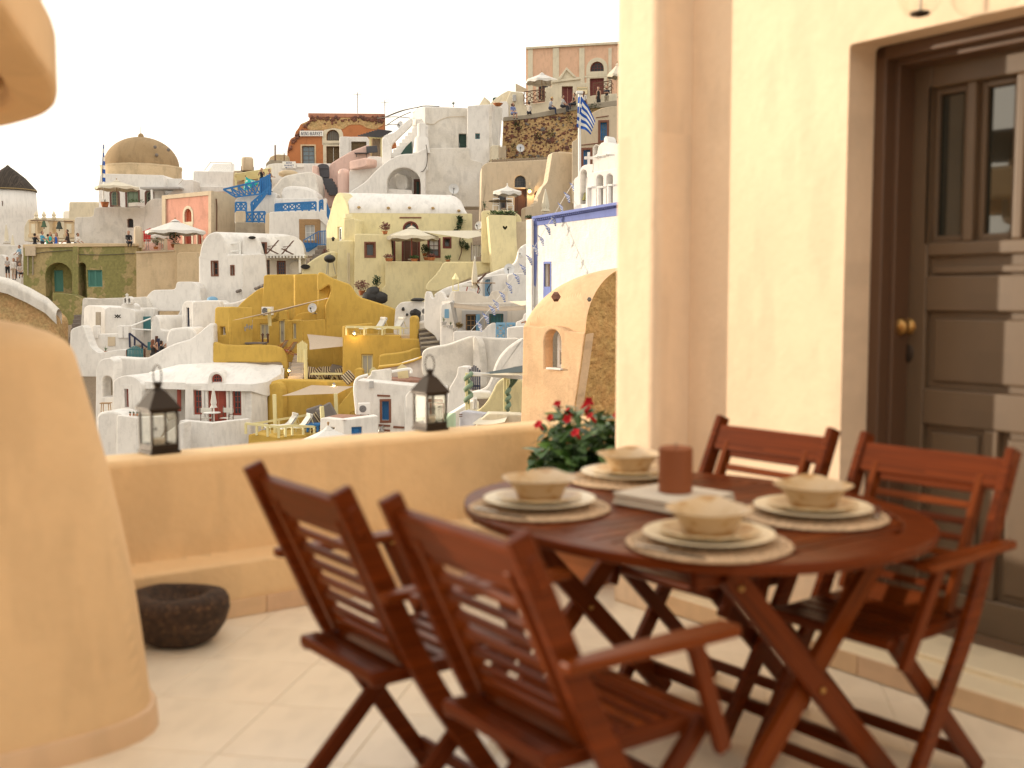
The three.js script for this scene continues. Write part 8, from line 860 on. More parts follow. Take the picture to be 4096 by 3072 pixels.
{ // white houses in the middle right
  const H = house('white_house', 'white house with crenellated wall and blue shuttered windows', 'house', E(600, 1590)[0], 56), P = new Plane(E(600, 1590)[0], 56, -3), o = { m: M.skyBlue, rec: 0.18, sur: M.grey, sw: 0.2 };
  slab(H, 'front_wall', P, E(290, 1800, 296, 1310, 1110, 1300, 1115, 1800), 1.5, M.sand2 || (M.sand2 = plaster([0.66, 0.60, 0.52])), { holes: [win(H, P, E(416, 1422, 560, 1600), { ...o, name: 'door', nx: 3, ny: 3, door: 1, m: M.tan }), win(H, P, E(655, 1418, 800, 1540), { ...o, nx: 8, ny: 1, bw: 0.05, m: M.teal })], r: 0.06 }); slab(H, 'blue_shutter', P, E(520, 1590, 520, 1424, 560, 1420, 560, 1590), 0.06, M.skyBlue, { n: 0.1, r: 0.02, bev: 0.01 });
  slab(H, 'roof_terrace_wall', new Plane(E(600, 1300)[0], 57, -3), E(292, 1330, 298, 1186, 480, 1182, 640, 1256, 660, 1230, 690, 1180, 845, 1182, 850, 1330), 0.5, M.sand2, { r: 0.12, n: 0 }); slab(H, 'crenellated_wall', new Plane(E(150, 1480)[0], 58, 12), E(-10, 1560, -6, 1240, 10, 1186, 40, 1192, 62, 1255, 88, 1260, 120, 1192, 168, 1188, 200, 1255, 235, 1260, 262, 1190, 300, 1184, 305, 1800, 180, 1800, 100, 1640), 0.6, M.white, { r: 0.12 }); slab(H, 'left_wall', new Plane(E(220, 1500)[0], 57, 6), E(150, 1800, 160, 1330, 245, 1290, 300, 1300, 305, 1800), 0.8, M.white, { r: 0.1 });
  slab(H, 'blue_hatch', new Plane(E(220, 1460)[0], 56.8, 6), E(198, 1460, 200, 1370, 243, 1368, 244, 1462), 0.08, M.skyBlue, { n: 0.06, r: 0.02, bev: 0.01 });
  const H2 = house('white_vault_house', 'white vaulted house with a pale blue door on the upper terrace', 'house', E(700, 1240)[0], 60), P2 = new Plane(E(700, 1240)[0], 60, -2), dh = win(H2, P2, E(612, 1066, 664, 1236), { name: 'door', m: M.skyBlue, solid: M.skyBlue, rec: 0.12, sur: M.grey, sw: 0.12, door: 1, panels: 3 });
  slab(H2, 'front_wall', P2, E(540, 1300, 560, 1120, 580, 1060, 640, 1028, 700, 1022, 860, 1004, 1110, 998, 1115, 1300), 1.2, M.white, { holes: [dh], r: 0.2, bev: 0.08 }); slab(H2, 'right_block', new Plane(E(1000, 1270)[0], 59.6, -6), E(842, 1340, 846, 1020, 900, 1004, 1110, 998, 1114, 1340), 0.6, M.white, { r: 0.08 }); slab(H2, 'rear_slope', new Plane(E(700, 1020)[0], 62.5, -4), E(60, 1240, 200, 1150, 420, 1090, 640, 1010, 740, 970, 930, 900, 960, 760, 1000, 715, 1060, 690, 1115, 690, 1115, 1240), 1, M.white, { r: 0.4, bev: 0.2 }); slab(H2, 'chimney', new Plane(E(970, 760)[0], 61.8, 0), E(944, 840, 948, 770, 970, 740, 1000, 745, 1002, 840), 0.5, M.white, { r: 0.1 });
  slab(H2, 'bench', P2, E(430, 1098, 430, 1092, 560, 1092, 560, 1098), 0.4, M.grey, { n: 0.3, r: 0.02, bev: 0.01 });
  dish('large pale satellite dish behind the white vault roof', E(862, 965)[0], 61, 23, 8, { text: 'EDISON', fg: '#333', tilt: 0.3 }); acUnit('small round speaker box on the white slope wall', ...E(955, 785, 988, 826), 60.6, 0);
  closedUmbrella('folded cream parasol on the white roof terrace', E(508, 845)[0], 57.6, 14, 1153, 1200, M.canvas);
  const dk = thing('lounge_chair', 'dark reclining chair on the white roof terrace', 'chair', W(...E(545, 1250)[0], 57.8)); part(dk, 'back', rbox(0.08, 0.9, 0.5, 0, 0, 0, 0.02).rotateZ(-0.8).translate(0.1, 0.95, 0), M.brown); part(dk, 'seat', rbox(0.8, 0.08, 0.5, -0.45, 0.6, 0, 0.02), M.cushion); for (const x of [-0.7, -0.1]) part(dk, 'leg', bar(V(x, 0, 0.2), V(x + 0.15, 0.6, 0.2), 0.06, 0.06, 0), M.red);
  const tt = thing('cafe_table', 'thin wooden table on the white roof terrace', 'table', W(...E(600, 1250)[0], 57.5)); part(tt, 'top', rbox(1.2, 0.04, 0.6, 0, 0.75, 0, 0.01), M.tan); for (const x of [-0.4, 0.4]) part(tt, 'leg', tube([V(x, 0, 0), V(x * 0.5, 0.4, 0), V(x, 0.74, 0)], 0.025, 5, 8), M.black);
  const ln = thing('white_lantern', 'cream lantern standing on the crenellated wall', 'lantern', W(...E(313, 1186)[0], 57.4)); part(ln, 'base', rbox(0.34, 0.05, 0.34, 0, 0.03, 0, 0.01), M.creamPaint); part(ln, 'roof', [rbox(0.34, 0.05, 0.34, 0, 0.6, 0, 0.01), lathe([[0.2, 0.62], [0.06, 0.85], [0, 0.95]], 4)], M.creamPaint); for (const [a, b] of [[-1, -1], [1, -1], [-1, 1], [1, 1]]) part(ln, 'post', box(0.04, 0.56, 0.04, a * 0.14, 0.32, b * 0.14), M.creamPaint);
  const cn = house('awning', 'beige fabric awning over the blue shuttered windows', 'awning', E(600, 1340)[0], 54); { const a = [W(...E(180, 1300)[0], 55), W(...E(1050, 1330)[0], 55.2)], b = [W(...E(290, 1305)[0], 53), W(...E(1030, 1330)[0], 53)]; const rows = []; for (let i = 0; i <= 12; i++) { const t = i / 12, p = a[0].clone().lerp(a[1], t), q = b[0].clone().lerp(b[1], t); const s = 0.12 * Math.sin(t * Math.PI); rows.push([p.add(V(0, -s, 0)), p.clone().lerp(q, 0.5).add(V(0, -s - 0.05, 0)), q.add(V(0, -s, 0)), q.clone().add(V(0, -0.22, 0.02))]); } put(cn, 'cloth', sheet(rows), null, M.sail); put(cn, 'pole', bar(W(...E(182, 1303)[0], 54), W(...E(290, 1296)[0], 53), 0.12, 0.12, 0), null, M.grey); put(cn, 'strut', bar(W(...E(278, 1290)[0], 53), W(...E(325, 1540)[0], 53.5), 0.2, 0.14, 0), null, M.grey); put(cn, 'post', bar(W(...E(1040, 1322)[0], 53), W(...E(1040, 1560)[0], 53), 0.14, 0.14, 0), null, M.grey); }
  sail('pale yellow triangular shade sail beside the white church', [...E(850, 1290).map(p => [...p, 55.5]), ...E(1110, 1282).map(p => [...p, 54]), ...E(1108, 1400).map(p => [...p, 53]), ...E(1000, 1340).map(p => [...p, 54.5])], 54, M.canvas, 0.05);
  const lw = house('low_wall', 'low white garden wall in front of the blue shuttered house', 'wall', E(500, 1659)[0], 53), Pl = new Plane(E(500, 1659)[0], 53, -2); slab(lw, 'wall', Pl, [...E(285, 1800, 290, 1600, 330, 1590, 600, 1594, 640, 1540, 690, 1510, 722, 1508, 724, 1800)], 0.6, M.white, { r: 0.15, bev: 0.08 }); slab(lw, 'left_ledge', new Plane(E(220, 1640)[0], 53.4, 6), E(156, 1800, 160, 1545, 215, 1535, 215, 1560, 290, 1562, 295, 1800), 0.8, M.white, { r: 0.1 });
  [['grey pot with a spiky aloe on the white garden wall', E(192, 1535), 26, 14, 26, 'aloe', M.aloe], ['grey pot with a fleshy green plant', E(262, 1560), 20, 10, 22, 'aloe', M.leaf], ['grey pot with an orange succulent', E(350, 1594), 24, 13, 20, '', M.dryLeaf]].forEach(([l, p, w, h, ph, kd, m]) => potPlant(l, p[0], 53.3, w, h, ph, { kind: kd, leaf: m, pot: M.grey }));
  const bg = house('blue_gate', 'pale blue double gate with crossed braces', 'gate', E(820, 1659)[0], 52), Pg = new Plane(E(820, 1659)[0], 52, -3); for (const [a, b] of [[722, 822], [830, 924]]) { slab(bg, 'frame', Pg, E(a, 1680, a, 1506, b, 1506, b, 1680), 0.1, M.skyBlue, { r: 0.02, bev: 0.01, holes: [hole(Pg, E(a + 12, 1530, b - 12, 1598)), hole(Pg, E(a + 12, 1610, b - 12, 1672))] }); for (const [y0, y1] of [[1530, 1598], [1610, 1672]]) { put(bg, 'brace', bar(Pg.w(E(a + 12, y0)[0], -0.05), Pg.w(E(b - 12, y1)[0], -0.05), 0.09, 0.05, 0), null, M.skyBlue); put(bg, 'brace', bar(Pg.w(E(b - 12, y0)[0], -0.06), Pg.w(E(a + 12, y1)[0], -0.06), 0.09, 0.04, 0), null, M.skyBlue); } }
  const bw = house('white_block', 'stepped white block right of the pale blue gate', 'wall', E(960, 1659)[0], 50), Pb = new Plane(E(960, 1659)[0], 50, 8); slab(bw, 'wall', Pb, E(834, 1900, 836, 1556, 1010, 1545, 1060, 1548, 1070, 1900), 1.4, M.white, { r: 0.1 }); slab(bw, 'steps', new Plane(E(1060, 1540)[0], 51.5, 4), E(920, 1600, 930, 1500, 960, 1490, 1000, 1470, 1010, 1415, 1060, 1405, 1075, 1360, 1110, 1350, 1130, 1600), 1, M.white, { r: 0.15 });
}
{ // church with the blue cornice and its belfry
  const at = E(1135, 900)[0], H = house('white_church', 'white church wall with a blue cornice and blue corner stripe', 'church', at, 47), P = new Plane(at, 47, 58);
  slab(H, 'wall', P, E(1112, 1500, 1108, 450, 1108, 430, 2000, 275, 2000, 1600), 2, plaster([0.82, 0.80, 0.78], { bumpScale: 0.05 }), { r: 0.03, bev: 0.03, holes: [win(H, P, E(1220, 906, 1280, 1140), { m: M.tan, rec: 0.2, nx: 1, ny: 1, pane: mat([0.28, 0.22, 0.1], { roughness: 0.1 }) })] });
  slab(H, 'frieze', P, E(1108, 520, 1108, 430, 2000, 275, 2000, 410), 0.3, M.periwinkle, { n: 0.03, r: 0.01, bev: 0.01 }); slab(H, 'cornice', P, E(1088, 450, 1088, 424, 2000, 268, 2000, 298), 0.6, M.periwinkle, { n: 0.35, r: 0.02, bev: 0.03 }); for (let i = 0; i < 40; i++) { const x = 1112 + i * 20.5, y = 448 - (x - 1108) * 0.172; slab(H, 'dentil', P, E(x, y + 20, x, y + 2, x + 10, y, x + 10, y + 18), 0.25, M.periwinkle, { n: 0.2, r: 0.005, bev: 0 }); }
  slab(H, 'corner_stripe', P, E(1110, 1120, 1110, 500, 1138, 500, 1138, 900, 1132, 1050, 1125, 1140), 0.1, M.periwinkle, { n: 0.03, r: 0.01, bev: 0.01 }); slab(H, 'window_border', P, E(1206, 1300, 1208, 884, 1284, 882, 1284, 1200), 0.1, M.periwinkle, { n: 0.025, r: 0.01, bev: 0.01, holes: [hole(P, E(1220, 906, 1280, 1140))] });
  slab(H, 'front_return', new Plane(at, 47.05, -30), E(1090, 1500, 1090, 450, 1112, 448, 1112, 1500), 0.5, M.white, { r: 0.02 });
  const hb = house('bell_tower', 'white stepped belfry with arched openings on the church roof', 'belfry', E(1700, 330)[0], 45), Pb = new Plane(E(1640, 340)[0], 45, 46);
  const D2 = (x0, y0, x1, y1, a) => hole(Pb, D(x0, y0, x1, y1), a);
  slab(hb, 'left_arch', Pb, D(1515, 1760, 1520, 1440, 1560, 1418, 1575, 1370, 1600, 1310, 1650, 1295, 1720, 1292, 1730, 1340, 1700, 1380, 1690, 1760), 0.9, M.white, { r: 0.12, bev: 0.06, holes: [D2(1588, 1350, 1650, 1700, 0.5)] });
  slab(hb, 'lower_tier', Pb, D(1648, 1760, 1650, 1520, 1660, 1400, 1690, 1380, 1990, 1330, 1990, 1760), 0.9, M.white, { r: 0.06, bev: 0.05, n: 0.3, holes: [D2(1698, 1425, 1762, 1735, 0.5), D2(1802, 1405, 1868, 1735, 0.5), D2(1902, 1395, 1966, 1735, 0.5)] });
  slab(hb, 'upper_tier', Pb, D(1720, 1400, 1716, 1215, 1755, 1188, 1765, 1120, 1800, 1072, 1850, 1065, 1900, 1080, 1990, 1100, 1990, 1400), 0.8, M.white, { r: 0.06, bev: 0.05, n: 0.25, holes: [D2(1762, 1105, 1816, 1350, 0.5)] }); slab(hb, 'pinnacle', Pb, D(1822, 1080, 1824, 1030, 1838, 1004, 1858, 1010, 1872, 1040, 1874, 1085), 0.5, M.white, { r: 0.05 });
  for (const [x0, x1, y] of [[1645, 1700, 1520], [1750, 1815, 1520], [1855, 1910, 1500], [1712, 1760, 1210], [1806, 1850, 1190]]) slab(hb, 'capital', Pb, D(x0, y + 18, x0, y, x1, y - 6, x1, y + 14), 0.4, M.white, { n: 0.42, r: 0.03, bev: 0.03 }); for (const [x, y0] of [[1668, 1540], [1780, 1540], [1882, 1520]]) put(hb, 'column', rod(Pb.w(D(x, 1760)[0], 0.3), Pb.w(D(x, y0)[0], 0.3), 0.085, 12), null, M.white);
  put(hb, 'cross', merge([box(0.10, 0.62, 0.08), box(0.36, 0.11, 0.1, 0, 0.08, 0)]).translate(...Pb.w(D(1672, 1250)[0], -0.3).toArray()), null, M.white);
  [[1645, 1630], [1785, 1590]].forEach(([x, y], i) => { const b = new THREE.Mesh(lathe([[0, 0.2], [0.08, 0.18], [0.11, 0.05], [0.17, -0.12], [0.15, -0.13]], 16), mat([0.16, 0.15, 0.05], { metalness: 0.6, roughness: 0.5 })); b.name = numbered('bell'); b.position.copy(Pb.w(D(x, y)[0], -0.1)); tag(b, i ? 'small bronze bell in the middle arch of the white belfry' : 'small bronze bell in the left arch of the white belfry', 'bell', 'bells'); scene.add(b); });
}
{ // orange plastered dome house, near right
  const H = house('orange_dome_house', 'orange plastered house with rounded roof and arched window at the right', 'house', K(1300, 1180)[0], 33), P = new Plane(K(1360, 1180)[0], 33, 44);
  const wh = win(H, P, K(1330, 390, 1424, 712), { arch: 0.5, m: M.whitePaint, rec: 0.32, fw: 0.09, nx: 1, ny: 2, pane: mat([0.22, 0.23, 0.22], { roughness: 0.15 }), curtain: M.canvasWhite, sill: M.white });
  const niche = opening(...P.rect(...K(1276, 372, 1424, 722)), 0.5);
  const fat = P.q(K(1350, 340)[0]);
  slab(H, 'front_wall', P, K(1060, 1400, 1080, 800, 1088, 345, 1110, 332, 1240, 348, 1300, 340, 1370, 338, 1430, 350, 1480, 385, 1640, 398, 1600, 700, 1552, 1020, 1540, 1400), 0.42, M.orangeDome, { holes: [niche], r: 0.06, bev: 0.07 });
  let roofEdge; { const rows = [], a = P.w(K(1092, 345)[0], -0.12), b = P.w(K(1642, 395)[0], -0.12); for (let i = 0; i <= 28; i++) { const s = i / 28, base = a.clone().lerp(b, s), h = 1.95 * Math.sqrt(Math.max(0, 1 - Math.pow(1 - clamp(s / 1.02), 2.5))) * (0.82 + 0.18 * s) + 0.02, row = []; for (let j = 0; j <= 14; j++) { const t = j / 14 * Math.PI / 2; row.push(base.clone().add(V(0, h * Math.sin(t), 0)).addScaledVector(P.n, -2.3 * (1 - Math.cos(t)) * (0.25 + 0.75 * s))); } rows.push(row); roofEdge = row.map(p => p.clone()); } put(H, 'rounded_roof', sheet(rows), null, M.orangeDome); }
  { const rough = mat([1.0, 0.80, 0.52], { map: T.rubble, bumpMap: T.stoneBump, bumpScale: 0.08, roughness: 1 }), go = V(0.66, 0, -0.75), edge = [...K(1530, 1500, 1540, 1400, 1552, 1020, 1600, 700, 1640, 398).map(p => P.w(p, 0.004)), ...roofEdge.slice(1)]; put(H, 'rough_end_wall', sheet(edge.map((p, i) => [0, 0.35, 0.8, 1.4, 2.2, 3.2].map((t, j) => p.clone().addScaledVector(go, t).addScaledVector(P.x, j ? 0.10 * (vnoise(i * 0.9 + 5, j * 1.7, 64, 500) - 0.5) : 0)))), null, rough); }
  for (const [px, py] of [...K(1380, 82), ...K(1675, 105)]) { const i = px > 2300 ? 1 : 0; put(H, 'spout_stone', new THREE.DodecahedronGeometry(i ? 0.07 : 0.15, 0).translate(...W(px, py, i ? 31.2 : 31.9).toArray()), null, i ? M.greyStone : M.redStone); }
}
{ // pergola with green curtains and white garden walls below
  const H = house('white_garden_wall', 'rough white garden walls stepping down to the blue shuttered house', 'wall', K(600, 800)[0], 47), P = new Plane(K(600, 800)[0], 48, -4);
  slab(H, 'upper_wall', P, K(190, 760, 196, 575, 240, 540, 300, 524, 420, 508, 530, 468, 640, 426, 740, 444, 945, 452, 1085, 446, 1090, 900, 700, 900, 430, 900, 290, 870), 0.7, M.white2, { r: 0.3, bev: 0.12, holes: [hole(P, K(720, 594, 762, 660))] }); slab(H, 'hatch', new Plane(K(740, 630)[0], 48.4, -4), K(714, 664, 714, 588, 768, 588, 768, 664), 0.1, M.concrete, {}); slab(H, 'fold', new Plane(K(690, 700)[0], 47.4, 26), K(640, 900, 642, 440, 668, 432, 700, 500, 720, 640, 720, 900), 0.6, M.white2, { r: 0.2, bev: 0.12 });
  slab(H, 'sweep', new Plane(K(900, 900)[0], 44.5, 18), K(614, 960, 622, 920, 700, 905, 760, 880, 800, 800, 830, 690, 870, 610, 940, 530, 1040, 460, 1095, 440, 1100, 720, 1000, 720, 900, 800, 830, 900, 800, 985, 640, 985), 0.8, M.white, { r: 0.4, bev: 0.2 }); slab(H, 'pillar', new Plane(K(560, 1060)[0], 44, 10), K(410, 1150, 430, 900, 500, 780, 512, 704, 545, 698, 600, 702, 606, 1150), 0.8, M.white, { r: 0.1 });
  slab(H, 'low_wall', new Plane(K(560, 1080)[0], 42, -10), K(400, 1230, 420, 1140, 500, 1090, 580, 1040, 640, 1000, 700, 1000, 700, 1300), 0.6, M.white, { r: 0.15 });
  const ng = house('picket_gate', 'dark navy picket gate with a pointed top', 'gate', K(670, 905)[0], 44.2), Pg = new Plane(K(670, 905)[0], 44.2, 10); for (let i = 0; i < 6; i++) { const x = 614 + i * 17, t = 1 - Math.abs(i - 2.3) / 3.2; slab(ng, 'picket', Pg, K(x, 905, x, 735 - 52 * t, x + 11, 735 - 52 * t, x + 11, 905), 0.05, M.navy, { r: 0.02, bev: 0.008 }); } for (const y of [745, 865]) slab(ng, 'rail', Pg, K(610, y + 14, 610, y, 712, y, 712, y + 14), 0.05, M.navy, { n: -0.055, r: 0.01, bev: 0 });
  const pg = house('curtained_pergola', 'cream wooden pergola with a dark canopy and green curtains', 'pergola', K(780, 1090)[0], 40), Pp = new Plane(K(780, 1090)[0], 40, -4); for (const [x0, x1, y0, y1] of [[578, 600, 755, 1095], [605, 622, 760, 1080], [916, 942, 795, 1095], [948, 968, 800, 1080]]) { const [a, b, c, e] = Pp.rect(...K(x0, y0, x1, y1)); put(pg, 'post', rbox(c - a, e - b, 0.12, (a + c) / 2, (b + e) / 2, x0 === 605 || x0 === 948 ? -0.3 : 0, 0.01, 1), Pp, M.creamPaint); }
  put(pg, 'beam', bar(Pp.w(K(640, 762)[0]), Pp.w(K(1085, 798)[0]), 0.14, 0.12, 0.01), null, M.whitePaint); put(pg, 'beam', bar(Pp.w(K(640, 770)[0], -0.8), Pp.w(K(1085, 775)[0], -0.8), 0.12, 0.12, 0.01), null, M.creamPaint); { const a = W(...K(690, 765)[0], 40.2), b = W(...K(1085, 690)[0], 40.6), c = W(...K(1085, 745)[0], 38.8), rows = []; for (let i = 0; i <= 8; i++) { const t = i / 8; rows.push([a.clone().lerp(b, t), a.clone().lerp(c, t).add(V(0, -0.02, 0))]); } put(pg, 'canopy', sheet(rows), null, mat([0.05, 0.07, 0.075], { roughness: 0.9 })); put(pg, 'canopy_lining', sheet([[W(...K(690, 770)[0], 40.1), W(...K(690, 772)[0], 40)], [W(...K(1085, 748)[0], 38.9), W(...K(1085, 778)[0], 38.9)]]), null, M.canvas); }
  const gc = mat([0.26, 0.36, 0.25], { roughness: 0.95, map: T.cloth }); for (const [cx, y0, y1, w] of [[606, 760, 1020, 40], [957, 900, 1085, 16]]) { const q = []; for (let i = 0; i <= 40; i++) { const t = i / 40, a = t * 17; q.push(Pp.w(K(cx + Math.cos(a) * w * 0.6, y0 + (y1 - y0) * t)[0], 0.02 + Math.sin(a) * 0.16)); } put(pg, 'twisted_curtain', tube(q, 0.085, 7, 120), null, gc); } { const rows = []; for (let i = 0; i <= 12; i++) { const t = i / 12; rows.push([Pp.w(K(968 + 92 * t, 794)[0], 0.04 * Math.sin(i * 2)), Pp.w(K(975 + 50 * t, 845)[0], 0.05 * Math.sin(i * 2)), Pp.w(K(945 + 16 * t, 915)[0], 0.05 * Math.sin(i * 2))]); } put(pg, 'gathered_curtain', sheet(rows), null, gc); }
  const yw = house('yellow_wall', 'pale yellow curved wall behind the green curtains', 'wall', K(900, 1080)[0], 41.5); slab(yw, 'wall', new Plane(K(900, 1080)[0], 41.5, 4), K(600, 1130, 700, 1085, 770, 1010, 820, 920, 850, 850, 900, 806, 960, 800, 1090, 802, 1095, 1180, 600, 1180), 0.6, M.paleYellow, { r: 0.4, bev: 0.12 }); slab(yw, 'bench', new Plane(K(720, 960)[0], 42.4, 6), K(614, 1100, 618, 930, 700, 915, 795, 925, 800, 985, 640, 990, 640, 1100), 0.6, M.white, { r: 0.15, bev: 0.1 }); slab(yw, 'capital', new Plane(K(660, 1010)[0], 41.2, 0), K(645, 1080, 645, 980, 680, 980, 680, 1080), 0.3, M.white, { r: 0.04 });
  const cv = house('canvas_awning', 'cream canvas cover sloping below the pergola', 'awning', K(820, 1190)[0], 37); { const a = W(...K(780, 1092)[0], 39), b = W(...K(978, 1096)[0], 38.6), c = W(...K(925, 1190)[0], 36.5), e = W(...K(640, 1205)[0], 36.8), rows = []; for (let i = 0; i <= 8; i++) { const row = []; for (let j = 0; j <= 6; j++) { const p = a.clone().lerp(b, i / 8).lerp(e.clone().lerp(c, i / 8), j / 6); p.y -= 0.06 * Math.sin(i / 8 * Math.PI); row.push(p); } rows.push(row); } put(cv, 'cloth', sheet(rows), null, M.canvas); slab(cv, 'rail', new Plane(K(800, 1150)[0], 37.5, 0), K(560, 1400, 700, 1180, 780, 1115, 1080, 1125, 1090, 1400), 0.8, M.cream, { r: 0.1 }); }
  const bw = house('blue_washed_wall', 'pale blue washed wall below the pergola', 'wall', K(620, 1220)[0], 38); slab(bw, 'wall', new Plane(K(620, 1220)[0], 38, 14), K(522, 1400, 524, 1104, 560, 1094, 760, 1118, 730, 1160, 640, 1240, 640, 1400), 0.5, plaster([0.62, 0.64, 0.74], { map: T.worn }), { r: 0.08 }); for (const y of [1125, 1142]) put(bw, 'iron_hook', bar(W(...K(522, y)[0], 37.8), W(...K(552, y - 2)[0], 37.8), 0.03, 0.03, 0), null, M.rust);
  const gl = house('glass_balustrade', 'greenish frameless glass balustrade behind the right lantern', 'balustrade', K(330, 1230)[0], 40), Pq = new Plane(K(330, 1230)[0], 40, -6); const gm = new THREE.MeshPhysicalMaterial({ color: lin([0.80, 0.93, 0.82]), transmission: 1, thickness: 0, roughness: 0.02 }); for (const [a, b, t] of [[140, 250, 1150], [255, 372, 1145], [376, 494, 1110]]) { const [x0, y0, x1, y1] = Pq.rect(...K(a, t, b, 1300)); put(gl, 'pane', box(x1 - x0, y1 - y0, 0.012, (x0 + x1) / 2, (y0 + y1) / 2, 0), Pq, gm); }
}
{ // white house with blue shutters, terracotta tiled roof edges
  const H = house('blue_shutter_house', 'white house with a blue shuttered window and flat tiled roof', 'house', J(1250, 1160)[0], 47), P = new Plane(J(1250, 1160)[0], 47, -5), o = { louvre: M.blue, m: M.blue, rec: 0.3, fw: 0.04, sur: M.redStone, sw: 0.1 };
  slab(H, 'front_wall', P, J(1000, 1400, 1005, 652, 1030, 644, 1300, 668, 1530, 690, 1880, 700, 1890, 1400), 1.6, M.white, { holes: [win(H, P, J(1252, 842, 1316, 1024), o), win(H, P, J(1725, 880, 1822, 1030), { ...o, louvre: M.oldWood, m: M.oldWood })], r: 0.05 }); slab(H, 'roof_tiles', new Plane(J(1300, 660)[0], 48.5, -5), J(1060, 690, 1080, 642, 1530, 636, 1880, 680, 1880, 720), 2.5, M.tileRed, { r: 0.05 }); slab(H, 'roof_wall', new Plane(J(1240, 600)[0], 48.4, -5), J(1060, 700, 1110, 620, 1146, 590, 1150, 555, 1340, 535, 1344, 640, 1320, 690), 0.5, M.white2, { r: 0.06 }); slab(H, 'back_wall', new Plane(J(1550, 600)[0], 50.5, -4), J(1260, 720, 1265, 510, 1400, 490, 1640, 415, 1650, 470, 1650, 720), 0.5, M.white2, { r: 0.08 }); slab(H, 'ochre_coping', new Plane(J(1450, 500)[0], 50.4, -4), J(1210, 540, 1215, 510, 1400, 490, 1550, 450, 1640, 412, 1645, 430, 1550, 470, 1400, 510, 1260, 530), 0.7, M.ochre, { n: 0.1, r: 0.05 });
  for (const [a, b, c, e] of [[1205, 778, 1328, 796], [1220, 1060, 1330, 1080], [1250, 1106, 1328, 1126], [1358, 1076, 1462, 1096], [1690, 818, 1830, 850]]) slab(H, 'lintel', P, J(a, e, a, b, c, b + 6, c, e + 4), 0.2, M.redStone, { n: 0.05, r: 0.02, bev: 0.01 });
  slab(H, 'right_return', new Plane(J(1500, 1160)[0], 45.8, 20), J(1470, 1400, 1474, 790, 1510, 740, 1545, 745, 1548, 1400), 0.4, M.white, { r: 0.05 }); put(H, 'drain_pipe', tube(J(1012, 960, 1010, 640, 1120, 592).map(p => P.w(p, 0.12)), 0.07, 8, 20), null, M.whitePaint); put(H, 'drain_pipe', tube(J(1478, 1120, 1480, 800, 1530, 740).map(p => P.w(p, 0.2)), 0.04, 6, 20), null, M.whitePaint); put(H, 'waste_pipe', tube(J(1345, 560, 1500, 535, 1525, 540, 1530, 575).map(p => W(...p, 48)), 0.06, 8, 20), null, M.whitePaint); slab(H, 'leaning_board', new Plane(J(1450, 600)[0], 49.4, 0), J(1405, 632, 1395, 525, 1438, 488, 1490, 520, 1505, 620), 0.08, M.paleYellow, { r: 0.02, bev: 0.01 });
  put(H, 'sconce', tube([P.w(J(1270, 1085)[0], 0.05), P.w(J(1255, 1078)[0], 0.35), P.w(J(1243, 1100)[0], 0.4)], 0.03, 5, 10), null, M.metal); put(H, 'sconce_shade', lathe([[0.03, 0.1], [0.14, -0.05], [0.12, -0.2], [0, -0.22]], 10).translate(...P.w(J(1243, 1105)[0], 0.4).toArray()), null, M.metal); put(H, 'spotlight', rbox(0.18, 0.3, 0.2, ...P.w(J(1152, 682)[0], 0.15).toArray(), 0.02), null, M.grey);
  acUnit('air conditioner in front of the blue shuttered house', ...J(1030, 860, 1140, 975), 46, -8);
  const H2 = house('white_annexe', 'small white annexe with a dark blue window and pink flat roof', 'house', J(900, 1160)[0], 44.5), P2 = new Plane(J(895, 1160)[0], 44.5, 26); slab(H2, 'left_face', P2, J(662, 1400, 664, 1004, 700, 996, 895, 1018, 896, 1400), 0.4, M.white, { r: 0.05, holes: [hole(P2, J(740, 1090, 800, 1106))] }); const P3 = new Plane(J(895, 1160)[0], 44.5, -20); slab(H2, 'right_face', P3, J(894, 1400, 894, 1018, 1214, 978, 1218, 1400), 0.6, M.white, { r: 0.05, holes: [win(H2, P3, J(964, 1086, 1062, 1170), { solid: M.blue, m: M.blue, rec: 0.15, panels: 1 })] }); put(H2, 'roof', sheet([[W(...J(664, 1004)[0], 45.6), W(...J(895, 1020)[0], 44.4)], [W(...J(840, 962)[0], 47.6), W(...J(1214, 978)[0], 46)]], false), null, M.tileRed);
  umbrella('white parasol top rising just above the parapet', J(745, 1088)[0], 40, 108, 1757, 1840, { m: M.canvasWhite, turn: 0.2 });
}
{ // string of flags across the right side
  const pts = E(1515, 60, 1505, 95, 1445, 190, 1380, 300, 1305, 430, 1245, 520, 1180, 630, 1120, 730, 1060, 830, 995, 925, 930, 1020, 855, 1115, 785, 1205, 720, 1290, 680, 1345, 615, 1425, 545, 1505, 460, 1600).map((p, i) => W(...p, 46 - i * 0.15)), O = pts[pts.length - 1], g = thing('bunting', 'string of little blue and white pennants hanging down past the church', 'bunting', O);
  part(g, 'string', tube(pts.map(p => p.clone().sub(O)), 0.012, 4, 80), M.canvasWhite); for (let i = 1; i < pts.length - 1; i++) { const p = pts[i].clone().sub(O), s = 0.27, tw = rr(-0.6, 0.6); part(g, 'pennant', flagSheet((u, v) => p.clone().add(V((u - 0.5) * s * (1 - v * 0.75) * Math.cos(tw) + 0.12 * v, (0.5 - u) * 0.18 * (1 - v) - v * 0.36, (u - 0.5) * s * Math.sin(tw) + 0.05 * Math.sin(v * 4))), 4, 4), M.flag); }
}

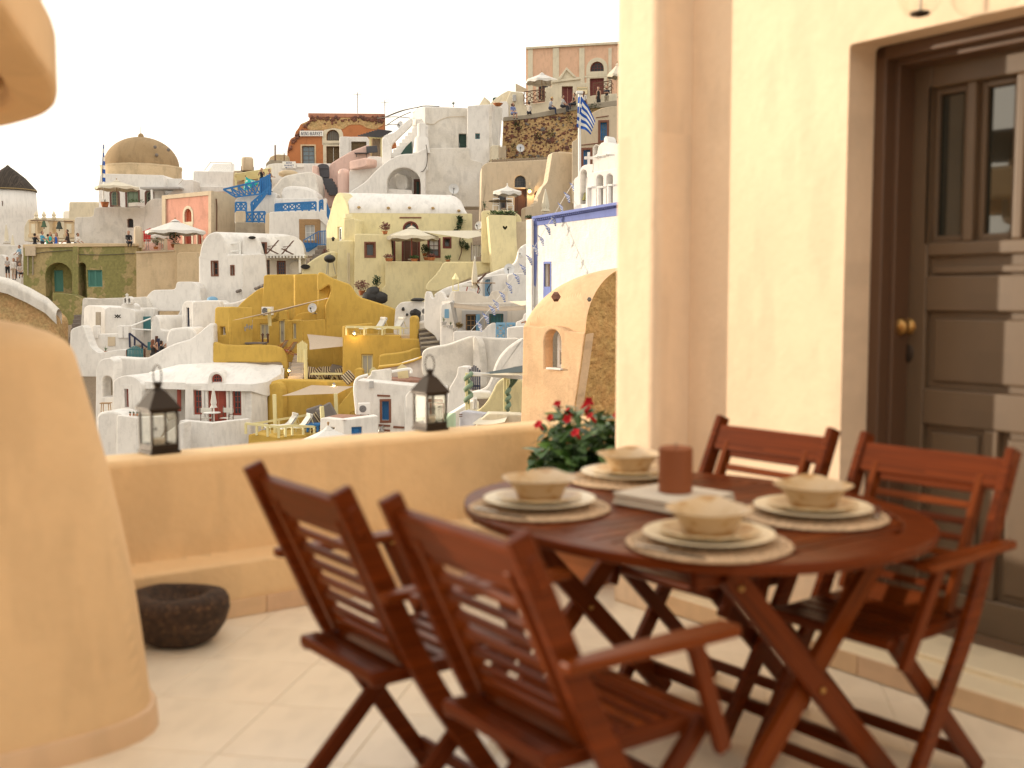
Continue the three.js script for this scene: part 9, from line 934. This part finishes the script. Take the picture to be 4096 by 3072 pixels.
// ================================================================ PEOPLE
const personMat = new THREE.MeshStandardMaterial({ vertexColors: true, roughness: 0.85, side: THREE.DoubleSide });
function person(label, [px, py], d, facing, o) {                 // px, py: feet (standing) or seat (sitting); facing in degrees, 0 = towards the camera, 90 = to the right
  const skin = o.skin || [0.42, 0.24, 0.16], top = o.top, bot = o.bottom || [0.03, 0.03, 0.04], hair = o.hair || [0.03, 0.018, 0.012], shoe = [0.05, 0.04, 0.035], sleeve = o.sleeve ? top : skin, leg = o.bareLegs ? skin : bot;
  const B = [], bone = (a, b, ra, rb, c) => B.push([V(...a), V(...b), ra, rb, c]);
  const sit = o.pose === 'sit', hy = sit ? 0.12 : 0.93, ln = o.lean || 0, hz = 0, sh = [0, hy + 0.49 * Math.cos(ln), Math.sin(ln) * 0.49];   // hips, shoulders; +z is forward
  const w = o.slim ? 0.88 : 1;
  bone([-0.07, hy, 0], [0.07, hy, 0], 0.125 * w, 0.125 * w, o.dress ? top : bot); bone([0, hy + 0.02, 0], [0, hy + 0.25 * Math.cos(ln), 0.25 * Math.sin(ln)], 0.12 * w, 0.115 * w, top); bone([0, hy + 0.25 * Math.cos(ln), 0.25 * Math.sin(ln)], [0, sh[1] - 0.08, sh[2]], 0.12 * w, 0.13 * w, top); bone([-0.14 * w, sh[1] - 0.03, sh[2]], [0.14 * w, sh[1] - 0.03, sh[2]], 0.062, 0.062, o.straps ? skin : top);
  const hd = [o.turn ? o.turn * 0.02 : 0, sh[1] + 0.20, sh[2] + 0.03 + (o.bow || 0) * 0.06]; bone([0, sh[1] - 0.02, sh[2]], [hd[0], hd[1] - 0.04, hd[2] - 0.015], 0.052, 0.05, skin); bone([hd[0], hd[1] - 0.045, hd[2] + 0.025], [hd[0], hd[1] + 0.04, hd[2]], 0.07, 0.09, skin); bone([hd[0], hd[1] - 0.012, hd[2] + 0.085], [hd[0], hd[1] - 0.02, hd[2] + 0.10], 0.016, 0.014, skin); bone([hd[0], hd[1] + 0.055, hd[2] - 0.025], [hd[0], hd[1] + 0.02, hd[2] - 0.045], 0.093, 0.092, hair);
  for (const s of [-1, 1]) bone([hd[0] + s * 0.088, hd[1], hd[2]], [hd[0] + s * 0.09, hd[1] - 0.03, hd[2]], 0.014, 0.012, skin);
  if (o.longHair) bone([hd[0], hd[1] + 0.02, hd[2] - 0.06], [hd[0], sh[1] - 0.1, sh[2] - 0.09], 0.085, 0.06, hair); if (o.curly) bone([hd[0] - 0.07, hd[1] - 0.02, hd[2] - 0.03], [hd[0] + 0.07, hd[1] - 0.05, hd[2] - 0.03], 0.10, 0.10, hair); if (o.bun) bone([hd[0], hd[1] + 0.13, hd[2] - 0.06], [hd[0], hd[1] + 0.14, hd[2] - 0.06], 0.05, 0.045, hair); if (o.hat) { bone([hd[0], hd[1] + 0.1, hd[2] - 0.01], [hd[0], hd[1] + 0.13, hd[2] - 0.01], 0.095, 0.085, o.hat); bone([hd[0] - 0.09, hd[1] + 0.085, hd[2]], [hd[0] + 0.09, hd[1] + 0.085, hd[2] + 0.04], 0.05, 0.05, o.hat); } if (o.beard) bone([hd[0], hd[1] - 0.09, hd[2] + 0.05], [hd[0], hd[1] - 0.06, hd[2] + 0.06], 0.05, 0.055, hair);
  const arms = { down: [[0.20, -0.29, 0.02], [0.22, -0.53, 0.08]], photo: [[0.22, -0.22, 0.14], [0.06, 0.06, 0.26]], lap: [[0.20, -0.26, 0.06], [0.08, -0.38, 0.26]], crossed: [[0.22, -0.24, 0.05], [-0.05, -0.2, 0.2]], forward: [[0.2, -0.24, 0.14], [0.14, -0.28, 0.40]], prop: [[0.23, -0.26, -0.06], [0.27, -0.47, -0.16]], lean: [[0.2, -0.26, 0.14], [0.2, -0.42, 0.34]] }[o.arms || 'down'];
  for (const s of [-1, 1]) { const A2 = o.oneArm && s > 0 ? [[0.2, -0.29, 0.02], [0.22, -0.53, 0.08]] : arms, a = [s * 0.185 * w, sh[1] - 0.04, sh[2]], e = [s * A2[0][0] * w, sh[1] + A2[0][1], sh[2] + A2[0][2]], h = [s * A2[1][0] * w, sh[1] + A2[1][1], sh[2] + A2[1][2]], u = V(...h).sub(V(...e)).normalize(); bone(a, e, 0.05, 0.042, o.straps ? skin : top); bone(e, h, 0.04, 0.03, sleeve); const p = V(...h).addScaledVector(u, 0.05), f = V(...h).addScaledVector(u, 0.13); bone(h, p.toArray(), 0.034, 0.03, skin); bone(p.toArray(), f.toArray(), 0.026, 0.018, skin); bone(p.toArray(), p.clone().add(V(-s * 0.05, 0.02, 0.03)).toArray(), 0.016, 0.012, skin); }
  for (const s of [-1, 1]) { if (sit) { const k = [s * 0.12, hy - 0.02, 0.42], f = o.tuck ? [s * 0.1, hy - 0.30, 0.2] : [s * 0.12, hy - 0.44, 0.46]; bone([s * 0.09, hy - 0.02, 0.03], k, 0.092, 0.068, o.dress ? top : (o.shorts ? bot : leg)); bone(k, f, 0.06, 0.04, leg); bone(f, [f[0], f[1] - 0.03, f[2] + 0.15], 0.04, 0.032, shoe); } else { const k = [s * 0.10, 0.5, 0.03 + s * 0.03], f = [s * 0.11, 0.08, -0.02 + s * 0.04]; bone([s * 0.085, hy - 0.03, 0], k, 0.095, 0.065, o.dress ? top : (o.shorts ? bot : leg)); bone(k, f, 0.062, 0.04, leg); bone(f, [f[0], 0.035, f[2] + 0.14], 0.042, 0.032, shoe); } }
  if (o.dress && !sit) bone([0, hy - 0.02, 0], [0, 0.62, 0], 0.15, 0.17, top);
  const lo = V(-0.42, sit ? -0.5 : -0.02, -0.42), hi = V(0.42, hd[1] + 0.28, 0.62), c = lo.clone().add(hi).multiplyScalar(0.5), e = hi.clone().sub(lo).multiplyScalar(0.5), res = 54, mc = new MarchingCubes(res, personMat, false, false, 40000); mc.isolation = 0;
  const hsz = res / 2, ba = B.map(([a, b]) => b.clone().sub(a)), bl = ba.map(v => Math.max(v.lengthSq(), 1e-9)); const dist = (x, y, z, i) => { const [a, , ra, rb] = B[i], v = ba[i]; let t = ((x - a.x) * v.x + (y - a.y) * v.y + (z - a.z) * v.z) / bl[i]; t = t < 0 ? 0 : t > 1 ? 1 : t; const dx = x - a.x - v.x * t, dy = y - a.y - v.y * t, dz = z - a.z - v.z * t; return Math.sqrt(dx * dx + dy * dy + dz * dz) - (ra + (rb - ra) * t); };
  for (let k = 0; k < res; k++) for (let j = 0; j < res; j++) for (let i = 0; i < res; i++) { const x = c.x + (i - hsz) / hsz * e.x, y = c.y + (j - hsz) / hsz * e.y, z = c.z + (k - hsz) / hsz * e.z; let m = 9; for (let n = 0; n < B.length; n++) { const q = dist(x, y, z, n); if (q < m + 0.03) { const h = Math.max(0.025 - Math.abs(m - q), 0) / 0.025; m = Math.min(m, q) - h * h * 0.025 * 0.25; } } mc.field[i + j * res + k * res * res] = -m; }
  mc.update(); const cnt = mc.count; let g = new THREE.BufferGeometry(); const pos = new Float32Array(cnt * 3); for (let i = 0; i < cnt; i++) { pos[3 * i] = c.x + mc.positionArray[3 * i] * e.x; pos[3 * i + 1] = c.y + mc.positionArray[3 * i + 1] * e.y; pos[3 * i + 2] = c.z + mc.positionArray[3 * i + 2] * e.z; }
  g.setAttribute('position', new THREE.BufferAttribute(pos, 3)); g = mergeVertices(g, 1e-4); g.computeVertexNormals(); const pp = g.attributes.position, col = new Float32Array(pp.count * 3); for (let i = 0; i < pp.count; i++) { let m = 9, b = 0; for (let n = 0; n < B.length; n++) { const q = dist(pp.getX(i), pp.getY(i), pp.getZ(i), n); if (q < m) { m = q; b = n; } } col.set(B[b][4], 3 * i); } g.setAttribute('color', new THREE.BufferAttribute(col, 3));
  const M2 = new THREE.Mesh(g, personMat); M2.name = numbered('person'); M2.position.copy(W(px, py, d)); M2.rotation.y = rad(facing); M2.scale.setScalar(o.scale || 1); tag(M2, label, 'person', o.group || 'people on the terraces'); scene.add(M2); return M2;
}
{ const st = (x, y, d) => { const [p] = A(x, y); return [p[0], p[1] + 1.74 * FOC / d]; }, S = (f, x, y, h, d) => { const [p] = f(x, y); return [p[0], p[1] + h * FOC / d]; };   // x, y of the top of the head
  const G1 = 'people on the green house roof', G2 = 'people by the hilltop gate', G3 = 'people on the stairs below the windmill';
  person('man in a black shirt at the left end of the green roof, back turned', st(335, 1268, 84), 84, 160, { top: [0.012, 0.012, 0.014], group: G1, arms: 'photo' });
  person('man in a light blue shirt standing in profile on the green roof', st(405, 1250, 83.6), 83.6, 80, { top: [0.06, 0.28, 0.42], group: G1, arms: 'forward' });
  person('person in green half hidden beside the woman in turquoise', st(460, 1275, 85), 85, 150, { top: [0.02, 0.28, 0.16], group: G1 });
  person('woman in a turquoise top on the green roof', st(483, 1258, 83.4), 83.4, 10, { top: [0.03, 0.40, 0.42], straps: true, hair: [0.14, 0.06, 0.03], group: G1, slim: true, arms: 'lap' });
  person('woman in a bright blue dress with long hair on the green roof', st(540, 1262, 83.4), 83.4, -20, { top: [0.02, 0.10, 0.42], straps: true, dress: true, longHair: true, hair: [0.12, 0.05, 0.025], group: G1, slim: true });
  person('dark haired person standing behind the woman in the dark patterned dress', st(645, 1232, 85), 85, -60, { top: [0.02, 0.02, 0.022], group: G1 });
  person('woman in a dark patterned dress leaning on the green roof edge', st(660, 1258, 83.4), 83.4, -60, { top: [0.03, 0.018, 0.016], dress: true, longHair: true, arms: 'lean', lean: 0.25, group: G1, slim: true });
  person('man in a white shirt bending over the green roof edge', st(725, 1262, 83.3), 83.3, 70, { top: [0.62, 0.60, 0.57], arms: 'lean', lean: 0.35, skin: [0.30, 0.16, 0.10], group: G1 });
  person('woman in black with a red headscarf sitting alone on the green roof', A(1222, 1362)[0], 81.6, 30, { pose: 'sit', top: [0.012, 0.012, 0.014], hair: [0.20, 0.05, 0.04], longHair: true, sleeve: true, tuck: true, arms: 'lap', group: G1 });
  person('man in a pale blue shirt leaning by the white arches', S(A, 195, 1380, 1.74, 91), 91, -30, { top: [0.24, 0.38, 0.50], bottom: [0.25, 0.2, 0.15], arms: 'lean', lean: 0.1, group: G3 });
  person('woman in dark shorts holding a phone on the left stairs', S(A, 75, 1500, 1.66, 88), 88, 20, { top: [0.45, 0.42, 0.40], bottom: [0.015, 0.015, 0.018], shorts: true, bareLegs: true, longHair: true, hair: [0.06, 0.03, 0.02], slim: true, arms: 'lap', group: G3 });
  person('woman in a white top with a bag on the left stairs', S(A, 135, 1512, 1.66, 87.6), 87.6, 0, { top: [0.66, 0.63, 0.60], bottom: [0.45, 0.36, 0.28], sleeve: true, shorts: true, bareLegs: true, longHair: true, slim: true, group: G3 });
  person('woman with dark hair standing behind the one in white on the stairs', S(A, 172, 1502, 1.66, 89.4), 89.4, 30, { top: [0.16, 0.11, 0.09], longHair: true, slim: true, group: G3 });
  person('woman sitting low on the stairs beside the others', A(188, 1655)[0], 87.4, 40, { pose: 'sit', top: [0.5, 0.45, 0.42], bareLegs: true, shorts: true, longHair: true, tuck: true, arms: 'lap', slim: true, group: G3 });
  person('man in black taking a photograph above the blue stairs', S(B, 1062, 648, 1.76, 86.5), 86.5, 0, { top: [0.015, 0.015, 0.017], arms: 'photo' });
  person('woman in a dark blue top reading a map above the blue stairs', S(B, 1135, 674, 1.64, 84.8), 84.8, 60, { top: [0.02, 0.025, 0.07], straps: true, arms: 'forward', hair: [0.10, 0.04, 0.025], slim: true });
  const sit = (l, x, y, f, o) => person(l, D(x, y)[0], o.d || 87.4, f, { pose: 'sit', group: G2, ...o });
  sit('curly haired woman in a blue and white dress, legs over the wall', 897, 792, 25, { top: [0.16, 0.20, 0.38], dress: true, bareLegs: true, curly: true, longHair: true, hair: [0.10, 0.045, 0.025], arms: 'lap' }); sit('woman in a cream blouse sitting with her back turned', 1062, 780, 175, { d: 87.8, top: [0.62, 0.56, 0.48], sleeve: true, arms: 'lap' }); sit('man in a straw hat and checked shirt sitting in profile', 1276, 738, 80, { top: [0.34, 0.36, 0.42], bottom: [0.03, 0.04, 0.08], hat: [0.45, 0.29, 0.12], bow: 1, lean: 0.15, arms: 'lap' }); sit('bearded man in a printed white shirt sitting by the maroon door', 1400, 716, 60, { top: [0.42, 0.40, 0.38], beard: true, lean: 0.12, arms: 'lean' }); sit('woman in a black top with her hair up by the maroon door', 1525, 694, -60, { d: 87.8, top: [0.014, 0.014, 0.016], straps: true, bun: true, arms: 'lap' }); sit('woman in a white top with a ponytail under the restaurant sign', 1620, 672, 160, { d: 88, top: [0.64, 0.61, 0.58], longHair: true, hair: [0.12, 0.05, 0.025] });
  person('woman in a black dress standing near the right balcony', S(D, 1772, 520, 1.68, 89.3), 89.3, -30, { top: [0.012, 0.012, 0.013], dress: true, straps: true, longHair: true, group: G2, slim: true }); person('man in a dark shirt with crossed arms at the right of the gate', S(D, 1855, 500, 1.78, 89.3), 89.3, -20, { top: [0.022, 0.026, 0.04], bottom: [0.3, 0.25, 0.18], arms: 'crossed', beard: true, hair: [0.12, 0.06, 0.03], group: G2 });
  person('woman in a black flowered dress beside the curved white wall', S(I, 695, 585, 1.66, 61.4), 61.4, 150, { top: [0.02, 0.018, 0.018], dress: true, straps: true, longHair: true, hair: [0.16, 0.06, 0.03], slim: true, arms: 'photo', group: 'couple by the curved white wall' }); person('man in a black shirt holding up a camera beside the curved white wall', S(I, 768, 580, 1.76, 61.8), 61.8, 140, { top: [0.012, 0.012, 0.014], arms: 'photo', beard: true, group: 'couple by the curved white wall' });
  person('woman in a white shirt looking at her phone beside the orange dome', S(E, 1100, 1384, 1.66, 49), 49, -50, { top: [0.62, 0.60, 0.60], arms: 'forward', bow: 1, bun: true, lean: 0.18, hair: [0.14, 0.06, 0.03], group: 'people beside the orange dome' }); person('dark haired man half hidden behind the woman by the orange dome', S(E, 1092, 1378, 1.7, 50), 50, -40, { top: [0.6, 0.58, 0.57], group: 'people beside the orange dome' });
}

scene.traverse(o => { if (o.isMesh) o.castShadow = o.receiveShadow = true; });
renderer.render(scene, camera);
